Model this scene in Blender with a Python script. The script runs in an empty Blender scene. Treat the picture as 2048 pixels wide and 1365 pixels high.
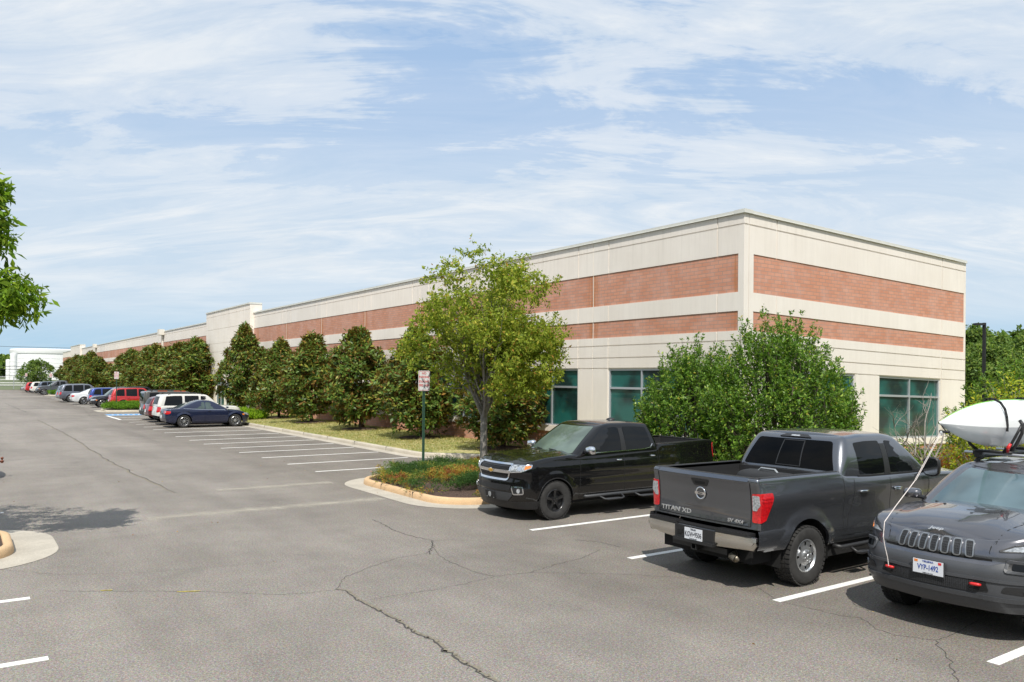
import bpy, bmesh, math, random
import numpy as np
from mathutils import Vector, Matrix
R = math.radians
PI = math.pi
scene = bpy.context.scene
COL = scene.collection
random.seed(7)

# ------------------------------------------------------------------ helpers
def tag(o, label=None, cat=None, group=None, kind=None):
    if label: o['label'] = label
    if cat: o['category'] = cat
    if group: o['group'] = group
    if kind: o['kind'] = kind
    return o

def empty(name, loc=(0, 0, 0), rz=0.0, label=None, cat=None, group=None):
    o = bpy.data.objects.new(name, None)
    COL.objects.link(o)
    o.location = loc
    o.rotation_euler = (0, 0, rz)
    o.empty_display_size = 0.2
    return tag(o, label, cat, group)

class MB:
    """collects faces, then links them as one mesh object"""
    def __init__(s):
        s.v = []; s.f = []; s.mi = []
    def add(s, vs, fs, mi=0):
        n = len(s.v)
        s.v.extend([tuple(v) for v in vs])
        s.f.extend([tuple(i + n for i in f) for f in fs])
        s.mi.extend([mi] * len(fs))
    def quad(s, a, b, c, d, mi=0):
        s.add([a, b, c, d], [(0, 1, 2, 3)], mi)
    def box(s, x0, x1, y0, y1, z0, z1, mi=0):
        vs = [(x0, y0, z0), (x1, y0, z0), (x1, y1, z0), (x0, y1, z0), (x0, y0, z1), (x1, y0, z1), (x1, y1, z1), (x0, y1, z1)]
        s.add(vs, [(0, 3, 2, 1), (4, 5, 6, 7), (0, 1, 5, 4), (1, 2, 6, 5), (2, 3, 7, 6), (3, 0, 4, 7)], mi)
    def obox(s, M, sx, sy, sz, mi=0):
        vs = [M @ Vector((x * sx / 2, y * sy / 2, z * sz / 2)) for z in (-1, 1) for x, y in ((-1, -1), (1, -1), (1, 1), (-1, 1))]
        s.add(vs, [(0, 3, 2, 1), (4, 5, 6, 7), (0, 1, 5, 4), (1, 2, 6, 5), (2, 3, 7, 6), (3, 0, 4, 7)], mi)
    def tube(s, pts, r, n=8, mi=0, caps=True):
        pts = [Vector(p) for p in pts]
        rr = r if isinstance(r, (list, tuple)) else [r] * len(pts)
        rings = []
        up = None
        for i, p in enumerate(pts):
            if i == 0: d = pts[1] - pts[0]
            elif i == len(pts) - 1: d = pts[-1] - pts[-2]
            else: d = (pts[i + 1] - pts[i]).normalized() + (pts[i] - pts[i - 1]).normalized()
            d.normalize()
            if up is None:
                up = Vector((0, 0, 1)) if abs(d.z) < .9 else Vector((1, 0, 0))
            a = d.cross(up)
            if a.length < 1e-4: a = d.orthogonal()
            a.normalize()
            b = d.cross(a).normalized()
            up = -b if (-b).dot(up) > 0 else b
            a = d.cross(up).normalized(); b = d.cross(a)
            rings.append([p + rr[i] * (math.cos(2 * PI * k / n) * a + math.sin(2 * PI * k / n) * b) for k in range(n)])
        vs = [v for r_ in rings for v in r_]
        fs = []
        for i in range(len(pts) - 1):
            for k in range(n):
                fs.append((i * n + k, i * n + (k + 1) % n, (i + 1) * n + (k + 1) % n, (i + 1) * n + k))
        if caps:
            fs.append(tuple(range(n - 1, -1, -1)))
            fs.append(tuple((len(pts) - 1) * n + k for k in range(n)))
        s.add(vs, fs, mi)
    def lathe(s, prof, axis='y', n=32, c=(0, 0, 0), mi=0, closed=False):
        """prof: (radius, offset along axis)"""
        vs = []
        for k in range(n):
            a = 2 * PI * k / n
            for r, h in prof:
                if axis == 'y': vs.append((c[0] + r * math.cos(a), c[1] + h, c[2] + r * math.sin(a)))
                else: vs.append((c[0] + r * math.cos(a), c[1] + r * math.sin(a), c[2] + h))
        m = len(prof); fs = []
        for k in range(n):
            k2 = (k + 1) % n
            for j in range(m - 1 if not closed else m):
                j2 = (j + 1) % m
                fs.append((k * m + j, k * m + j2, k2 * m + j2, k2 * m + j))
        s.add(vs, fs, mi)
    def grid(s, rows, mi=0, flip=False):
        m = len(rows[0]); vs = [p for r in rows for p in r]; fs = []
        for i in range(len(rows) - 1):
            for j in range(m - 1):
                q = (i * m + j, i * m + j + 1, (i + 1) * m + j + 1, (i + 1) * m + j)
                fs.append(q[::-1] if flip else q)
        s.add(vs, fs, mi)
    def mesh(s, name, mats, smooth=False, angle=None):
        me = bpy.data.meshes.new(name)
        me.from_pydata(s.v, [], s.f)
        if not isinstance(mats, (list, tuple)): mats = [mats]
        for m in mats: me.materials.append(m)
        if len(mats) > 1: me.polygons.foreach_set('material_index', s.mi)
        me.validate()
        if smooth or angle:
            me.shade_smooth()
            if angle:
                me.set_sharp_from_angle(angle=R(angle))
        me.update()
        return me
    def build(s, name, mats, parent=None, smooth=False, angle=None, weld=False, recalc=False, loc=None):
        me = s.mesh(name, mats, False)
        if weld or recalc:
            bm = bmesh.new(); bm.from_mesh(me)
            if weld: bmesh.ops.remove_doubles(bm, verts=bm.verts, dist=1e-4)
            if recalc: bmesh.ops.recalc_face_normals(bm, faces=bm.faces)
            bm.to_mesh(me); bm.free()
        if smooth or angle:
            me.shade_smooth()
            if angle: me.set_sharp_from_angle(angle=R(angle))
        return link(name, me, parent, loc)

def link(name, me, parent=None, loc=None):
    o = bpy.data.objects.new(name, me)
    COL.objects.link(o)
    if parent: o.parent = parent
    if loc is not None: o.location = loc
    return o

def copy_tree(o, parent=None):
    c = o.copy(); COL.objects.link(c)
    if parent is not None: c.parent = parent
    for ch in list(o.children): copy_tree(ch, c)
    return c

def ngon(verts, n_=None):
    return [tuple(range(len(verts)))]

# ------------------------------------------------------------------ materials
def newmat(name):
    m = bpy.data.materials.new(name); m.use_nodes = True
    nt = m.node_tree; b = nt.nodes['Principled BSDF']
    return m, nt, b

def N(nt, t, **kw):
    n = nt.nodes.new(t)
    for k, v in kw.items():
        if k.startswith('i_'):
            n.inputs[k[2:].replace('_', ' ')].default_value = v
        else: setattr(n, k, v)
    return n

def L(nt, a, b): nt.links.new(a, b)

def ramp(nt, fac, stops, interp='LINEAR'):
    r = nt.nodes.new('ShaderNodeValToRGB'); r.color_ramp.interpolation = interp
    while len(r.color_ramp.elements) < len(stops): r.color_ramp.elements.new(0.5)
    for e, (p, c) in zip(r.color_ramp.elements, stops):
        e.position = p; e.color = (c, c, c, 1) if isinstance(c, (int, float)) else (c[0], c[1], c[2], 1)
    L(nt, fac, r.inputs[0])
    return r.outputs[0]

def mixc(nt, fac, a, b, mode='MIX'):
    m = nt.nodes.new('ShaderNodeMix'); m.data_type = 'RGBA'; m.blend_type = mode
    for sock, val in ((m.inputs[0], fac), (m.inputs[6], a), (m.inputs[7], b)):
        if isinstance(val, (int, float)): sock.default_value = val
        elif isinstance(val, (tuple, list)): sock.default_value = (val[0], val[1], val[2], 1)
        else: L(nt, val, sock)
    return m.outputs[2]

def math_(nt, op, a, b=None, c=None, clamp=False):
    m = nt.nodes.new('ShaderNodeMath'); m.operation = op; m.use_clamp = clamp
    for i, v in enumerate((a, b, c)):
        if v is None: continue
        if isinstance(v, (int, float)): m.inputs[i].default_value = v
        else: L(nt, v, m.inputs[i])
    return m.outputs[0]

def noise(nt, vec, scale, detail=4, rough=.55, dist=0.0):
    n = nt.nodes.new('ShaderNodeTexNoise')
    n.inputs['Scale'].default_value = scale; n.inputs['Detail'].default_value = detail
    n.inputs['Roughness'].default_value = rough; n.inputs['Distortion'].default_value = dist
    if vec is not None: L(nt, vec, n.inputs['Vector'])
    return n.outputs['Fac']

def objcoord(nt, scale=None):
    t = nt.nodes.new('ShaderNodeTexCoord')
    o = t.outputs['Object']
    if scale:
        mp = nt.nodes.new('ShaderNodeMapping'); mp.inputs['Scale'].default_value = scale
        L(nt, o, mp.inputs['Vector']); o = mp.outputs[0]
    return o

def bump(nt, b, h, strength=.3, dist=.02):
    bp = nt.nodes.new('ShaderNodeBump'); bp.inputs['Strength'].default_value = strength
    bp.inputs['Distance'].default_value = dist
    L(nt, h, bp.inputs['Height']); L(nt, bp.outputs[0], b.inputs['Normal'])

def simple(name, col, rough=.6, metal=0.0, spec=.5, coat=0.0, var=0.0, vscale=3.0, bmp=0.0, bscale=40.0):
    m, nt, b = newmat(name)
    b.inputs['Base Color'].default_value = (*col, 1)
    b.inputs['Roughness'].default_value = rough
    b.inputs['Metallic'].default_value = metal
    b.inputs['Specular IOR Level'].default_value = spec
    b.inputs['Coat Weight'].default_value = coat
    b.inputs['Coat Roughness'].default_value = .03
    if var:
        f = noise(nt, objcoord(nt), vscale, 5)
        c = ramp(nt, f, [(.3, tuple(x * (1 - var) for x in col)), (.7, tuple(min(1, x * (1 + var)) for x in col))])
        L(nt, c, b.inputs['Base Color'])
    if bmp:
        bump(nt, b, noise(nt, objcoord(nt), bscale, 3), bmp, .01)
    return m

def paint(name, col, metal=0.0, rough=.35, flake=0.0):
    m, nt, b = newmat(name)
    if metal == 0: b.inputs['Specular IOR Level'].default_value = .05
    b.inputs['Metallic'].default_value = metal
    b.inputs['Roughness'].default_value = rough
    b.inputs['Coat Weight'].default_value = 1.0
    b.inputs['Coat Roughness'].default_value = .04
    # road dust low on the body, thin uneven film everywhere
    oc = objcoord(nt)
    sep = N(nt, 'ShaderNodeSeparateXYZ'); L(nt, oc, sep.inputs[0])
    low = ramp(nt, sep.outputs[2], [(.30, .10), (.75, .0)])
    n = noise(nt, oc, 6.0, 6, .65)
    d = math_(nt, 'MULTIPLY', low, n, clamp=True)
    d = math_(nt, 'ADD', d, math_(nt, 'MULTIPLY', ramp(nt, noise(nt, oc, 2.5, 5), [(.45, 0.0), (.8, .010)]), 1.0), clamp=True)
    L(nt, mixc(nt, d, col, (.22, .19, .15)), b.inputs['Base Color'])
    L(nt, math_(nt, 'MULTIPLY_ADD', d, .6, .02), b.inputs['Coat Roughness'])
    return m

M = {}
m, nt, b = newmat('white road paint'); oc = objcoord(nt)
f = noise(nt, oc, 38, 5, .75)
L(nt, mixc(nt, ramp(nt, f, [(.34, 1.0), (.42, 0.0)]), mixc(nt, noise(nt, oc, 3, 4), (.68, .67, .63), (.80, .79, .76)), (.30, .28, .25)), b.inputs['Base Color']); b.inputs['Roughness'].default_value = .8
M['white_paint'] = m
M['black_plastic'] = simple('black plastic', (.018, .018, .019), .45, bmp=.15, bscale=300)
M['dark_trim'] = simple('dark trim', (.012, .012, .013), .6)
M['void'] = simple('dark inner', (.006, .006, .006), .9)
M['rubber'] = simple('tyre rubber', (.028, .027, .026), .85, var=.3, vscale=9, bmp=.2, bscale=120)
M['chrome'] = simple('chrome', (.75, .76, .78), .12, metal=1.0)
M['alu'] = simple('brushed aluminium', (.55, .58, .62), .38, metal=.55)
M['silver'] = simple('silver alloy', (.55, .56, .57), .32, metal=.85)
M['black_alloy'] = simple('black alloy', (.012, .012, .013), .25, coat=.6)
M['steel'] = simple('worn steel', (.28, .25, .20), .5, metal=.8, var=.3, vscale=14)
M['galv'] = simple('galvanised', (.42, .44, .45), .5, metal=.5, var=.1)
M['green_post'] = simple('green post', (.028, .078, .048), .5, var=.2, vscale=20)
M['amber'] = simple('amber lens', (.75, .22, .03), .15, coat=1)
M['red_lens'] = simple('red lens', (.50, .008, .012), .18, coat=1, var=.35, vscale=40)
M['clear_lens'] = simple('clear lens', (.42, .44, .46), .12, metal=.35, coat=1, var=.55, vscale=35)
M['plate'] = simple('plate white', (.66, .68, .72), .45)
M['plate_ink'] = simple('plate ink', (.02, .02, .03), .5)
M['plate_blue'] = simple('plate blue', (.03, .07, .30), .5)
M['gold'] = simple('gold emblem', (.75, .45, .08), .3, metal=.6)
M['red'] = simple('red plastic', (.62, .02, .02), .35, coat=.5)
M['seam'] = simple('panel gap', (.004, .004, .004), .8)
M['text_silver'] = simple('badge silver', (.62, .63, .64), .3, metal=.7)
M['bedliner'] = simple('bed liner', (.016, .016, .017), .7, bmp=.5, bscale=90)

def carglass(name, col, rough=.02):
    m, nt, b = newmat(name)
    b.inputs['Base Color'].default_value = (*col, 1)
    b.inputs['Roughness'].default_value = .6
    b.inputs['Specular IOR Level'].default_value = .3
    b.inputs['Coat Weight'].default_value = 1.0
    b.inputs['Coat Roughness'].default_value = rough
    b.inputs['Coat IOR'].default_value = 1.5; b.inputs['Specular IOR Level'].default_value = 0.0
    oc = objcoord(nt)
    f = noise(nt, oc, 1.8, 2, .5)
    c = ramp(nt, f, [(.38, tuple(x * .75 for x in col)), (.5, col), (.66, tuple(x * 1.2 for x in col))])
    L(nt, c, b.inputs['Base Color'])
    return m
M['glass_dark'] = carglass('privacy glass', (.006, .007, .008)); M['glass_dark'].node_tree.nodes['Principled BSDF'].inputs['Coat Weight'].default_value = .55
M['glass_green'] = carglass('windscreen glass', (.10, .135, .115))
M['glass_clear'] = carglass('side glass', (.06, .085, .085))
# ------------------------------------------------------------------ sun, sky, camera
SUN = Vector((-.42, -.60, 1.0)).normalized()      # direction towards the sun
w = bpy.data.worlds.new("World"); scene.world = w; w.use_nodes = True
nt = w.node_tree; nt.nodes.clear()
out = N(nt, 'ShaderNodeOutputWorld'); bg = N(nt, 'ShaderNodeBackground')
sky = N(nt, 'ShaderNodeTexSky'); sky.sky_type = 'NISHITA'; sky.sun_disc = False
sky.sun_elevation = math.asin(SUN.z); sky.sun_rotation = math.atan2(SUN.x, SUN.y)
sky.air_density = 1.0; sky.dust_density = .15; sky.ozone_density = 2.0
tc = N(nt, 'ShaderNodeTexCoord'); sp = N(nt, 'ShaderNodeSeparateXYZ'); L(nt, tc.outputs['Generated'], sp.inputs[0])
den = math_(nt, 'MAXIMUM', math_(nt, 'ADD', sp.outputs[2], .26), .04)
# rotate so that u runs across the view and v along it (a cloud layer seen in perspective)
ux, uy = .8208, -.5711
u = math_(nt, 'DIVIDE', math_(nt, 'ADD', math_(nt, 'MULTIPLY', sp.outputs[0], ux), math_(nt, 'MULTIPLY', sp.outputs[1], uy)), den)
v = math_(nt, 'DIVIDE', math_(nt, 'ADD', math_(nt, 'MULTIPLY', sp.outputs[0], .5712), math_(nt, 'MULTIPLY', sp.outputs[1], .8209)), den)
cb = N(nt, 'ShaderNodeCombineXYZ'); L(nt, u, cb.inputs[0]); L(nt, v, cb.inputs[1])
def layer(rot, scale, loc, nscale, detail, rough, dist):
    mp = N(nt, 'ShaderNodeMapping'); mp.inputs['Rotation'].default_value = (0, 0, R(rot))
    mp.inputs['Scale'].default_value = scale; mp.inputs['Location'].default_value = loc
    L(nt, cb.outputs[0], mp.inputs['Vector'])
    return noise(nt, mp.outputs[0], nscale, detail, rough, dist)
big = layer(-30, (.70, 1.25, 1), (3.6, 1.3, 0), 1.25, 6, .58, .9)
wisp = layer(-42, (.55, 1.9, 1), (.7, 4.2, 0), 2.6, 9, .64, 1.6)
fine = layer(-24, (.9, 2.8, 1), (5.7, .2, 0), 6.5, 8, .66, 1.2)
s_ = math_(nt, 'ADD', math_(nt, 'MULTIPLY', big, .58), math_(nt, 'ADD', math_(nt, 'MULTIPLY', wisp, .32), math_(nt, 'MULTIPLY', fine, .14)))
cov = ramp(nt, s_, [(.365, .02), (.44, .42), (.51, .82), (.61, 1.0)], 'EASE')
# thin high veil thickens towards the middle heights, clears at the very horizon
vz = ramp(nt, sp.outputs[2], [(.0, .06), (.045, .30), (.12, 1.0), (1.0, 1.0)])
veil = math_(nt, 'MULTIPLY', ramp(nt, sp.outputs[2], [(.02, .0), (.05, .24), (.085, .72), (.20, .76), (.29, .52), (.42, .26)]), 1.0)
cov = math_(nt, 'MAXIMUM', math_(nt, 'MULTIPLY', cov, vz), veil)
cov = math_(nt, 'MULTIPLY', cov, .92)
sc_ = N(nt, 'ShaderNodeVectorMath', operation='SCALE'); L(nt, sky.outputs[0], sc_.inputs[0]); sc_.inputs['Scale'].default_value = .11
cloudcol = mixc(nt, ramp(nt, wisp, [(.35, 0.0), (.65, 1.0)]), (.68, .755, .83), (.83, .86, .885))
hz = mixc(nt, ramp(nt, sp.outputs[2], [(.0, .95), (.12, .60), (.3, 0.0)]), mixc(nt, .75, sc_.outputs[0], (.22, .45, .80)), (.42, .63, .79))
L(nt, mixc(nt, cov, hz, cloudcol), bg.inputs['Color'])
bg.inputs['Strength'].default_value = 1.0
L(nt, bg.outputs[0], out.inputs[0])
sl = bpy.data.lights.new('sun', 'SUN'); sl.energy = 4.7; sl.angle = R(.53); sl.color = (1.0, .955, .88)
so = bpy.data.objects.new('sun', sl); COL.objects.link(so)
so.rotation_euler = SUN.to_track_quat('Z', 'Y').to_euler(); so.location = (0, 0, 30)

cam = bpy.data.cameras.new('camera'); co = bpy.data.objects.new('camera', cam); COL.objects.link(co)
cam.sensor_width = 36; cam.sensor_fit = 'HORIZONTAL'; cam.lens = 1584 / 2048 * 36
cam.shift_y = (756.8 - 682.5) / 2048; cam.clip_end = 6000; cam.clip_start = .05
co.matrix_world = Matrix.Translation((0, 0, 2.85)) @ Matrix.Rotation(-R(34.83), 4, 'Z') @ Matrix.Rotation(R(90), 4, 'X') @ Matrix.Rotation(.0084, 4, 'Z')
scene.camera = co
scene.view_settings.view_transform = 'Standard'; scene.view_settings.look = 'None'
scene.view_settings.exposure = .08; scene.view_settings.gamma = 1
scene.view_settings.use_curve_mapping = False
scene.cycles.max_bounces = 6; scene.cycles.transparent_max_bounces = 12
scene.cycles.use_denoising = True
scene.cycles.sample_clamp_indirect = 4.0
scene.render.film_transparent = False

# ------------------------------------------------------------------ ground materials
m, nt, b = newmat('asphalt'); oc = objcoord(nt)
g1 = noise(nt, oc, 70, 3, .6); g2 = noise(nt, oc, 34, 5, .75)
vor = N(nt, 'ShaderNodeTexVoronoi'); vor.inputs['Scale'].default_value = 95; L(nt, oc, vor.inputs['Vector'])
grain = mixc(nt, .5, ramp(nt, g1, [(.30, .02), (.46, .16), (.56, .30), (.70, .78)]), ramp(nt, vor.outputs['Distance'], [(0.0, .42), (.35, .24), (.8, .12)]))
tint = mixc(nt, .16, grain, vor.outputs['Color'])
tint = mixc(nt, .30, tint, (.36, .27, .19))
patch_ = ramp(nt, noise(nt, oc, .16, 5, .6, .4), [(.32, .80), (.5, 1.0), (.68, 1.12)])
mid = ramp(nt, noise(nt, oc, 1.1, 6, .65), [(.3, .90), (.7, 1.08)])
spk = ramp(nt, g2, [(.33, .62), (.67, 1.36)])
# cleaner wheel-worn lane and dirtier stall floor: long blotches along the lane
mp = N(nt, 'ShaderNodeMapping'); mp.inputs['Scale'].default_value = (1.0, .10, 1); L(nt, oc, mp.inputs['Vector'])
lane = ramp(nt, noise(nt, mp.outputs[0], .8, 5, .62), [(.3, .86), (.7, 1.09)])
c = mixc(nt, 1.0, tint, patch_, 'MULTIPLY'); c = mixc(nt, 1.0, c, mid, 'MULTIPLY'); c = mixc(nt, 1.0, c, spk, 'MULTIPLY'); c = mixc(nt, 1.0, c, lane, 'MULTIPLY')
spx = N(nt, 'ShaderNodeSeparateXYZ'); L(nt, oc, spx.inputs[0])
wob = math_(nt, 'ADD', spx.outputs[0], math_(nt, 'MULTIPLY', noise(nt, oc, .5, 4), 3.0))
bay = ramp(nt, math_(nt, 'DIVIDE', wob, 14.0), [(.50, (1, 1, 1)), (.72, (.80, .79, .77))])
c = mixc(nt, 1.0, c, bay, 'MULTIPLY'); c = mixc(nt, 1.0, c, (.83, .825, .80), 'MULTIPLY')
# dark drips of oil
oil = ramp(nt, noise(nt, oc, .9, 6, .7, 1.2), [(.645, 0.0), (.72, .50)])
c = mixc(nt, oil, c, (.10, .095, .09))
L(nt, c, b.inputs['Base Color']); b.inputs['Roughness'].default_value = .9; b.inputs['Specular IOR Level'].default_value = .25
bump(nt, b, g1, .55, .012)
M['asphalt'] = m
def concrete(name, col, dark=.75, stain=(.30, .24, .17), bs=.25):
    m, nt, b = newmat(name); oc = objcoord(nt)
    f = noise(nt, oc, 1.3, 8, .65); g = noise(nt, oc, 55, 3, .6)
    c = mixc(nt, ramp(nt, f, [(.35, 0.0), (.7, 1.0)]), tuple(x * dark for x in col), col)
    c = mixc(nt, 1.0, c, ramp(nt, g, [(.3, .80), (.7, 1.12)]), 'MULTIPLY')
    c = mixc(nt, ramp(nt, noise(nt, oc, 2.4, 7, .7, .6), [(.58, 0.0), (.78, .45)]), c, stain)
    L(nt, c, b.inputs['Base Color']); b.inputs['Roughness'].default_value = .88
    bump(nt, b, g, bs, .006)
    return m
M['kerb'] = concrete('kerb concrete', (.56, .50, .40))
M['kerb_orange'] = concrete('faded orange kerb paint', (.66, .45, .255), .84, (.50, .37, .24))
M['gutter'] = concrete('gutter concrete', (.52, .47, .39))
m, nt, b = newmat('mulch'); oc = objcoord(nt)
f = noise(nt, oc, 30, 5, .7)
L(nt, ramp(nt, f, [(.3, (.020, .012, .009)), (.5, (.075, .045, .033)), (.68, (.17, .115, .085))]), b.inputs['Base Color'])
b.inputs['Roughness'].default_value = .95; bump(nt, b, f, .9, .04); M['mulch'] = m
m, nt, b = newmat('dry lawn'); oc = objcoord(nt)
f = noise(nt, oc, 45, 4, .7); g = noise(nt, oc, .9, 6, .6); h = noise(nt, oc, 6, 4, .6)
c = mixc(nt, ramp(nt, g, [(.35, 0.0), (.62, 1.0)]), (.34, .36, .11), (.62, .51, .25))
c = mixc(nt, ramp(nt, h, [(.40, 0.0), (.62, .65)]), c, (.20, .25, .06))
c = mixc(nt, 1.0, c, ramp(nt, f, [(.3, .5), (.7, 1.35)]), 'MULTIPLY')
L(nt, c, b.inputs['Base Color']); b.inputs['Roughness'].default_value = .95; bump(nt, b, f, .8, .04); M['lawn'] = m
M['ground'] = simple('far ground', (.11, .13, .06), .95, var=.35, vscale=.05)
M['yellow_mark'] = simple('yellow mark', (.45, .36, .06), .8, var=.3, vscale=30)
M['blue_mark'] = simple('blue road paint', (.10, .30, .58), .7, var=.1, vscale=12)
M['crack'] = simple('crack dark', (.060, .055, .050), .95, var=.4, vscale=60)
M['crackdust'] = simple('crack silt', (.20, .175, .13), .95, var=.3, vscale=30)
M['silt'] = concrete('washed silt stain', (.42, .37, .29), .9, (.48, .36, .20), .1)

# ------------------------------------------------------------------ ground, kerbs, markings
def sheet(name, x0, x1, y0, y1, z, mat, label=None):
    mb = MB(); mb.quad((x0, y0, z), (x1, y0, z), (x1, y1, z), (x0, y1, z))
    o = mb.build(name, mat); tag(o, label, kind='structure'); return o
sheet('ground', -3000, 3000, -3000, 3000, -.06, M['ground'])
sheet('parking_lot', -45, 60, -60, 168, 0.0, M['asphalt'])

def rounded_rect(x0, x1, y0, y1, r, n=10):
    pts = []
    for cx, cy, a0 in ((x1 - r, y1 - r, 0), (x0 + r, y1 - r, 90), (x0 + r, y0 + r, 180), (x1 - r, y0 + r, 270)):
        for k in range(n + 1):
            a = R(a0 + 90 * k / n); pts.append((cx + r * math.cos(a), cy + r * math.sin(a)))
    return pts
def inset(pts, d):
    n = len(pts); out_ = []
    for i in range(n):
        p0 = Vector(pts[i - 1]); p2 = Vector(pts[(i + 1) % n]); t = (p2 - p0)
        if t.length < 1e-6: t = Vector((1, 0))
        t.normalize(); nn = Vector((-t.y, t.x)); out_.append((pts[i][0] + nn.x * d, pts[i][1] + nn.y * d))
    return out_

def island(x0, x1, y0, y1, label, kerbmat, r=1.0, apron=.5, h=.15, tilt=0.0):
    root = empty('kerbed_island', (x0, y0, 0), 0, label, 'kerb island', 'planted islands in the parking lot')
    T = lambda pts, z: [(p[0] - x0, p[1] - y0, z) for p in pts]
    o = rounded_rect(x0, x1, y0, y1, r)
    mb = MB()
    ap = inset(o, -apron)
    a, c_ = T(ap, .006), T(inset(o, .02), .006)
    n = len(o)
    mb.add(a + c_, [(i, (i + 1) % n, n + (i + 1) % n, n + i) for i in range(n)])
    mb.build('gutter_apron', M['gutter'], root)
    mb = MB()
    prof = [(0.0, -.02), (.0, .05), (.015, h - .03), (.04, h - .006), (.07, h), (.12, h), (.145, h - .006), (.15, h - .03), (.15, 0)]
    rings = [T(inset(o, d), z) for d, z in prof]
    vs = [p for r_ in rings for p in r_]; fs = []
    for k in range(len(prof) - 1):
        for i in range(n):
            fs.append((k * n + i, k * n + (i + 1) % n, (k + 1) * n + (i + 1) % n, (k + 1) * n + i))
    mb.add(vs, fs); mb.build('kerb', kerbmat, root, smooth=True)
    W_, D_ = x1 - x0, y1 - y0
    def joint(*a):
        mb = MB(); mb.box(*a); mb.build('kerb_joint', M['crack'], root)
    for k in range(1, int(W_ / 2.4)):
        for yy in (-.002, D_ - .148): joint(2.4 * k - .006, 2.4 * k + .006, yy, yy + .15, .01, h + .0025)
    for k in range(1, int(D_ / 1.7)): joint(-.002, .148, 1.7 * k - .006, 1.7 * k + .006, .01, h + .0025)
    mb = MB()
    inn = T(inset(o, .145), h - .04)
    cx, cy = (x1 - x0) / 2, (y1 - y0) / 2
    rings = []
    for f_, zz in ((1, h - .04), (.85, h + .01), (.5, h + .07), (0.02, h + .10)):
        rings.append([(cx + (p[0] - cx) * f_, cy + (p[1] - cy) * f_, zz) for p in inn])
    vs = [p for r_ in rings for p in r_]; fs = []
    for k in range(3):
        for i in range(n): fs.append((k * n + i, k * n + (i + 1) % n, (k + 1) * n + (i + 1) % n, (k + 1) * n + i))
    fs.append(tuple(3 * n + i for i in range(n)))
    mb.add(vs, fs); mb.build('mulch_bed', M['mulch'], root, smooth=True)
    return root
island(8.75, 15.0, 14.95, 20.3, 'orange kerbed island with junipers, young tree and sign beside the black pickup', M['kerb_orange'], 1.15)
island(9.1, 14.0, 66.8, 71.0, 'kerbed island of bright green juniper in front of the red car', M['kerb'], .9)
island(9.6, 14.0, 119.5, 123.5, 'small kerbed island with green shrub behind the grey estate cars', M['kerb'], .9)
island(9.9, 14.0, 160.5, 164.0, 'farthest small kerbed island beside the round green tree', M['kerb'], .9)
island(-8.0, .72, 14.2, 16.7, 'orange kerbed island cut by the left edge under the overhanging tree', M['kerb_orange'], .8, .62)

# kerb along the lawn
def strip(name, mat, line, prof, kind='structure', cat=None, label=None, smooth=False):
    """line: list of (x,y); prof: list of (offset to the right of travel, z)"""
    mb = MB(); rows = []
    for i, p in enumerate(line):
        a = Vector(line[max(i - 1, 0)]); c_ = Vector(line[min(i + 1, len(line) - 1)]); t = (c_ - a).normalized(); nn = Vector((t.y, -t.x))
        rows.append([(p[0] + nn.x * d, p[1] + nn.y * d, z) for d, z in prof])
    mb.grid(rows); o = mb.build(name, mat, smooth=smooth, recalc=False)
    tag(o, label, cat, kind=kind); return o
kl = [(60, 14.0), (22, 14.0), (17.0, 14.6), (15.8, 15.6), (15.4, 17), (15.35, 23.0)] + \
     [(15.3 - 1.75 * (.5 - .5 * math.cos(PI * k / 8)), 23.0 + 2.6 * k / 8) for k in range(1, 9)] + [(13.55, y) for y in range(27, 200, 3)]
kl = [(60, 5.0), (18.2, 5.0), (16.6, 5.3), (15.6, 6.3), (15.3, 8), (15.3, 14), (15.3, 23.0)] + kl[6:]
kp = [(0.0, -.02), (0.0, .10), (.02, .135), (.05, .148), (.14, .15), (.16, .14), (.16, .02)]
strip('kerb', M['kerb'], kl, kp, smooth=True)
mb = MB()
for y in range(28, 120, 3):
    mb.box(13.545, 13.705, y - .006, y + .006, .02, .1525); mb.box(13.10, 13.55, y - .005, y + .005, .004, .0085)
for y in range(9, 23, 3): mb.box(15.295, 15.455, y - .006, y + .006, .02, .1525); mb.box(14.85, 15.30, y - .005, y + .005, .004, .0085)
tag(mb.build('kerb_joints', M['crack']), kind='structure')
strip('gutter', M['gutter'], kl, [(-.45, .006), (.02, .006)])
# lawn: a gently rising sheet between kerb and wall
mb = MB(); rows = []
for y in [4.9, 5.3, 6.5, 8, 10, 12, 14, 16, 18, 20, 22, 24, 25, 26, 28] + list(range(31, 200, 5)):
    x0 = 13.69
    if y < 24.9: x0 = 15.44
    elif y < 25.5: x0 = 14.3
    if y < 6.5: x0 = 16.0
    row = []
    for t in (0, .12, .3, .6, 1.0):
        x1 = 18.3 if y > 14 else 60
        x = x0 + (x1 - x0) * t
        row.append((x, y, .135 + .10 * min(1, (x - x0) / 3.0) + (.0 if t else -.01)))
    rows.append(row)
mb.grid(rows, flip=True); tag(mb.build('lawn', M['lawn'], smooth=True), kind='structure')
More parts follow.
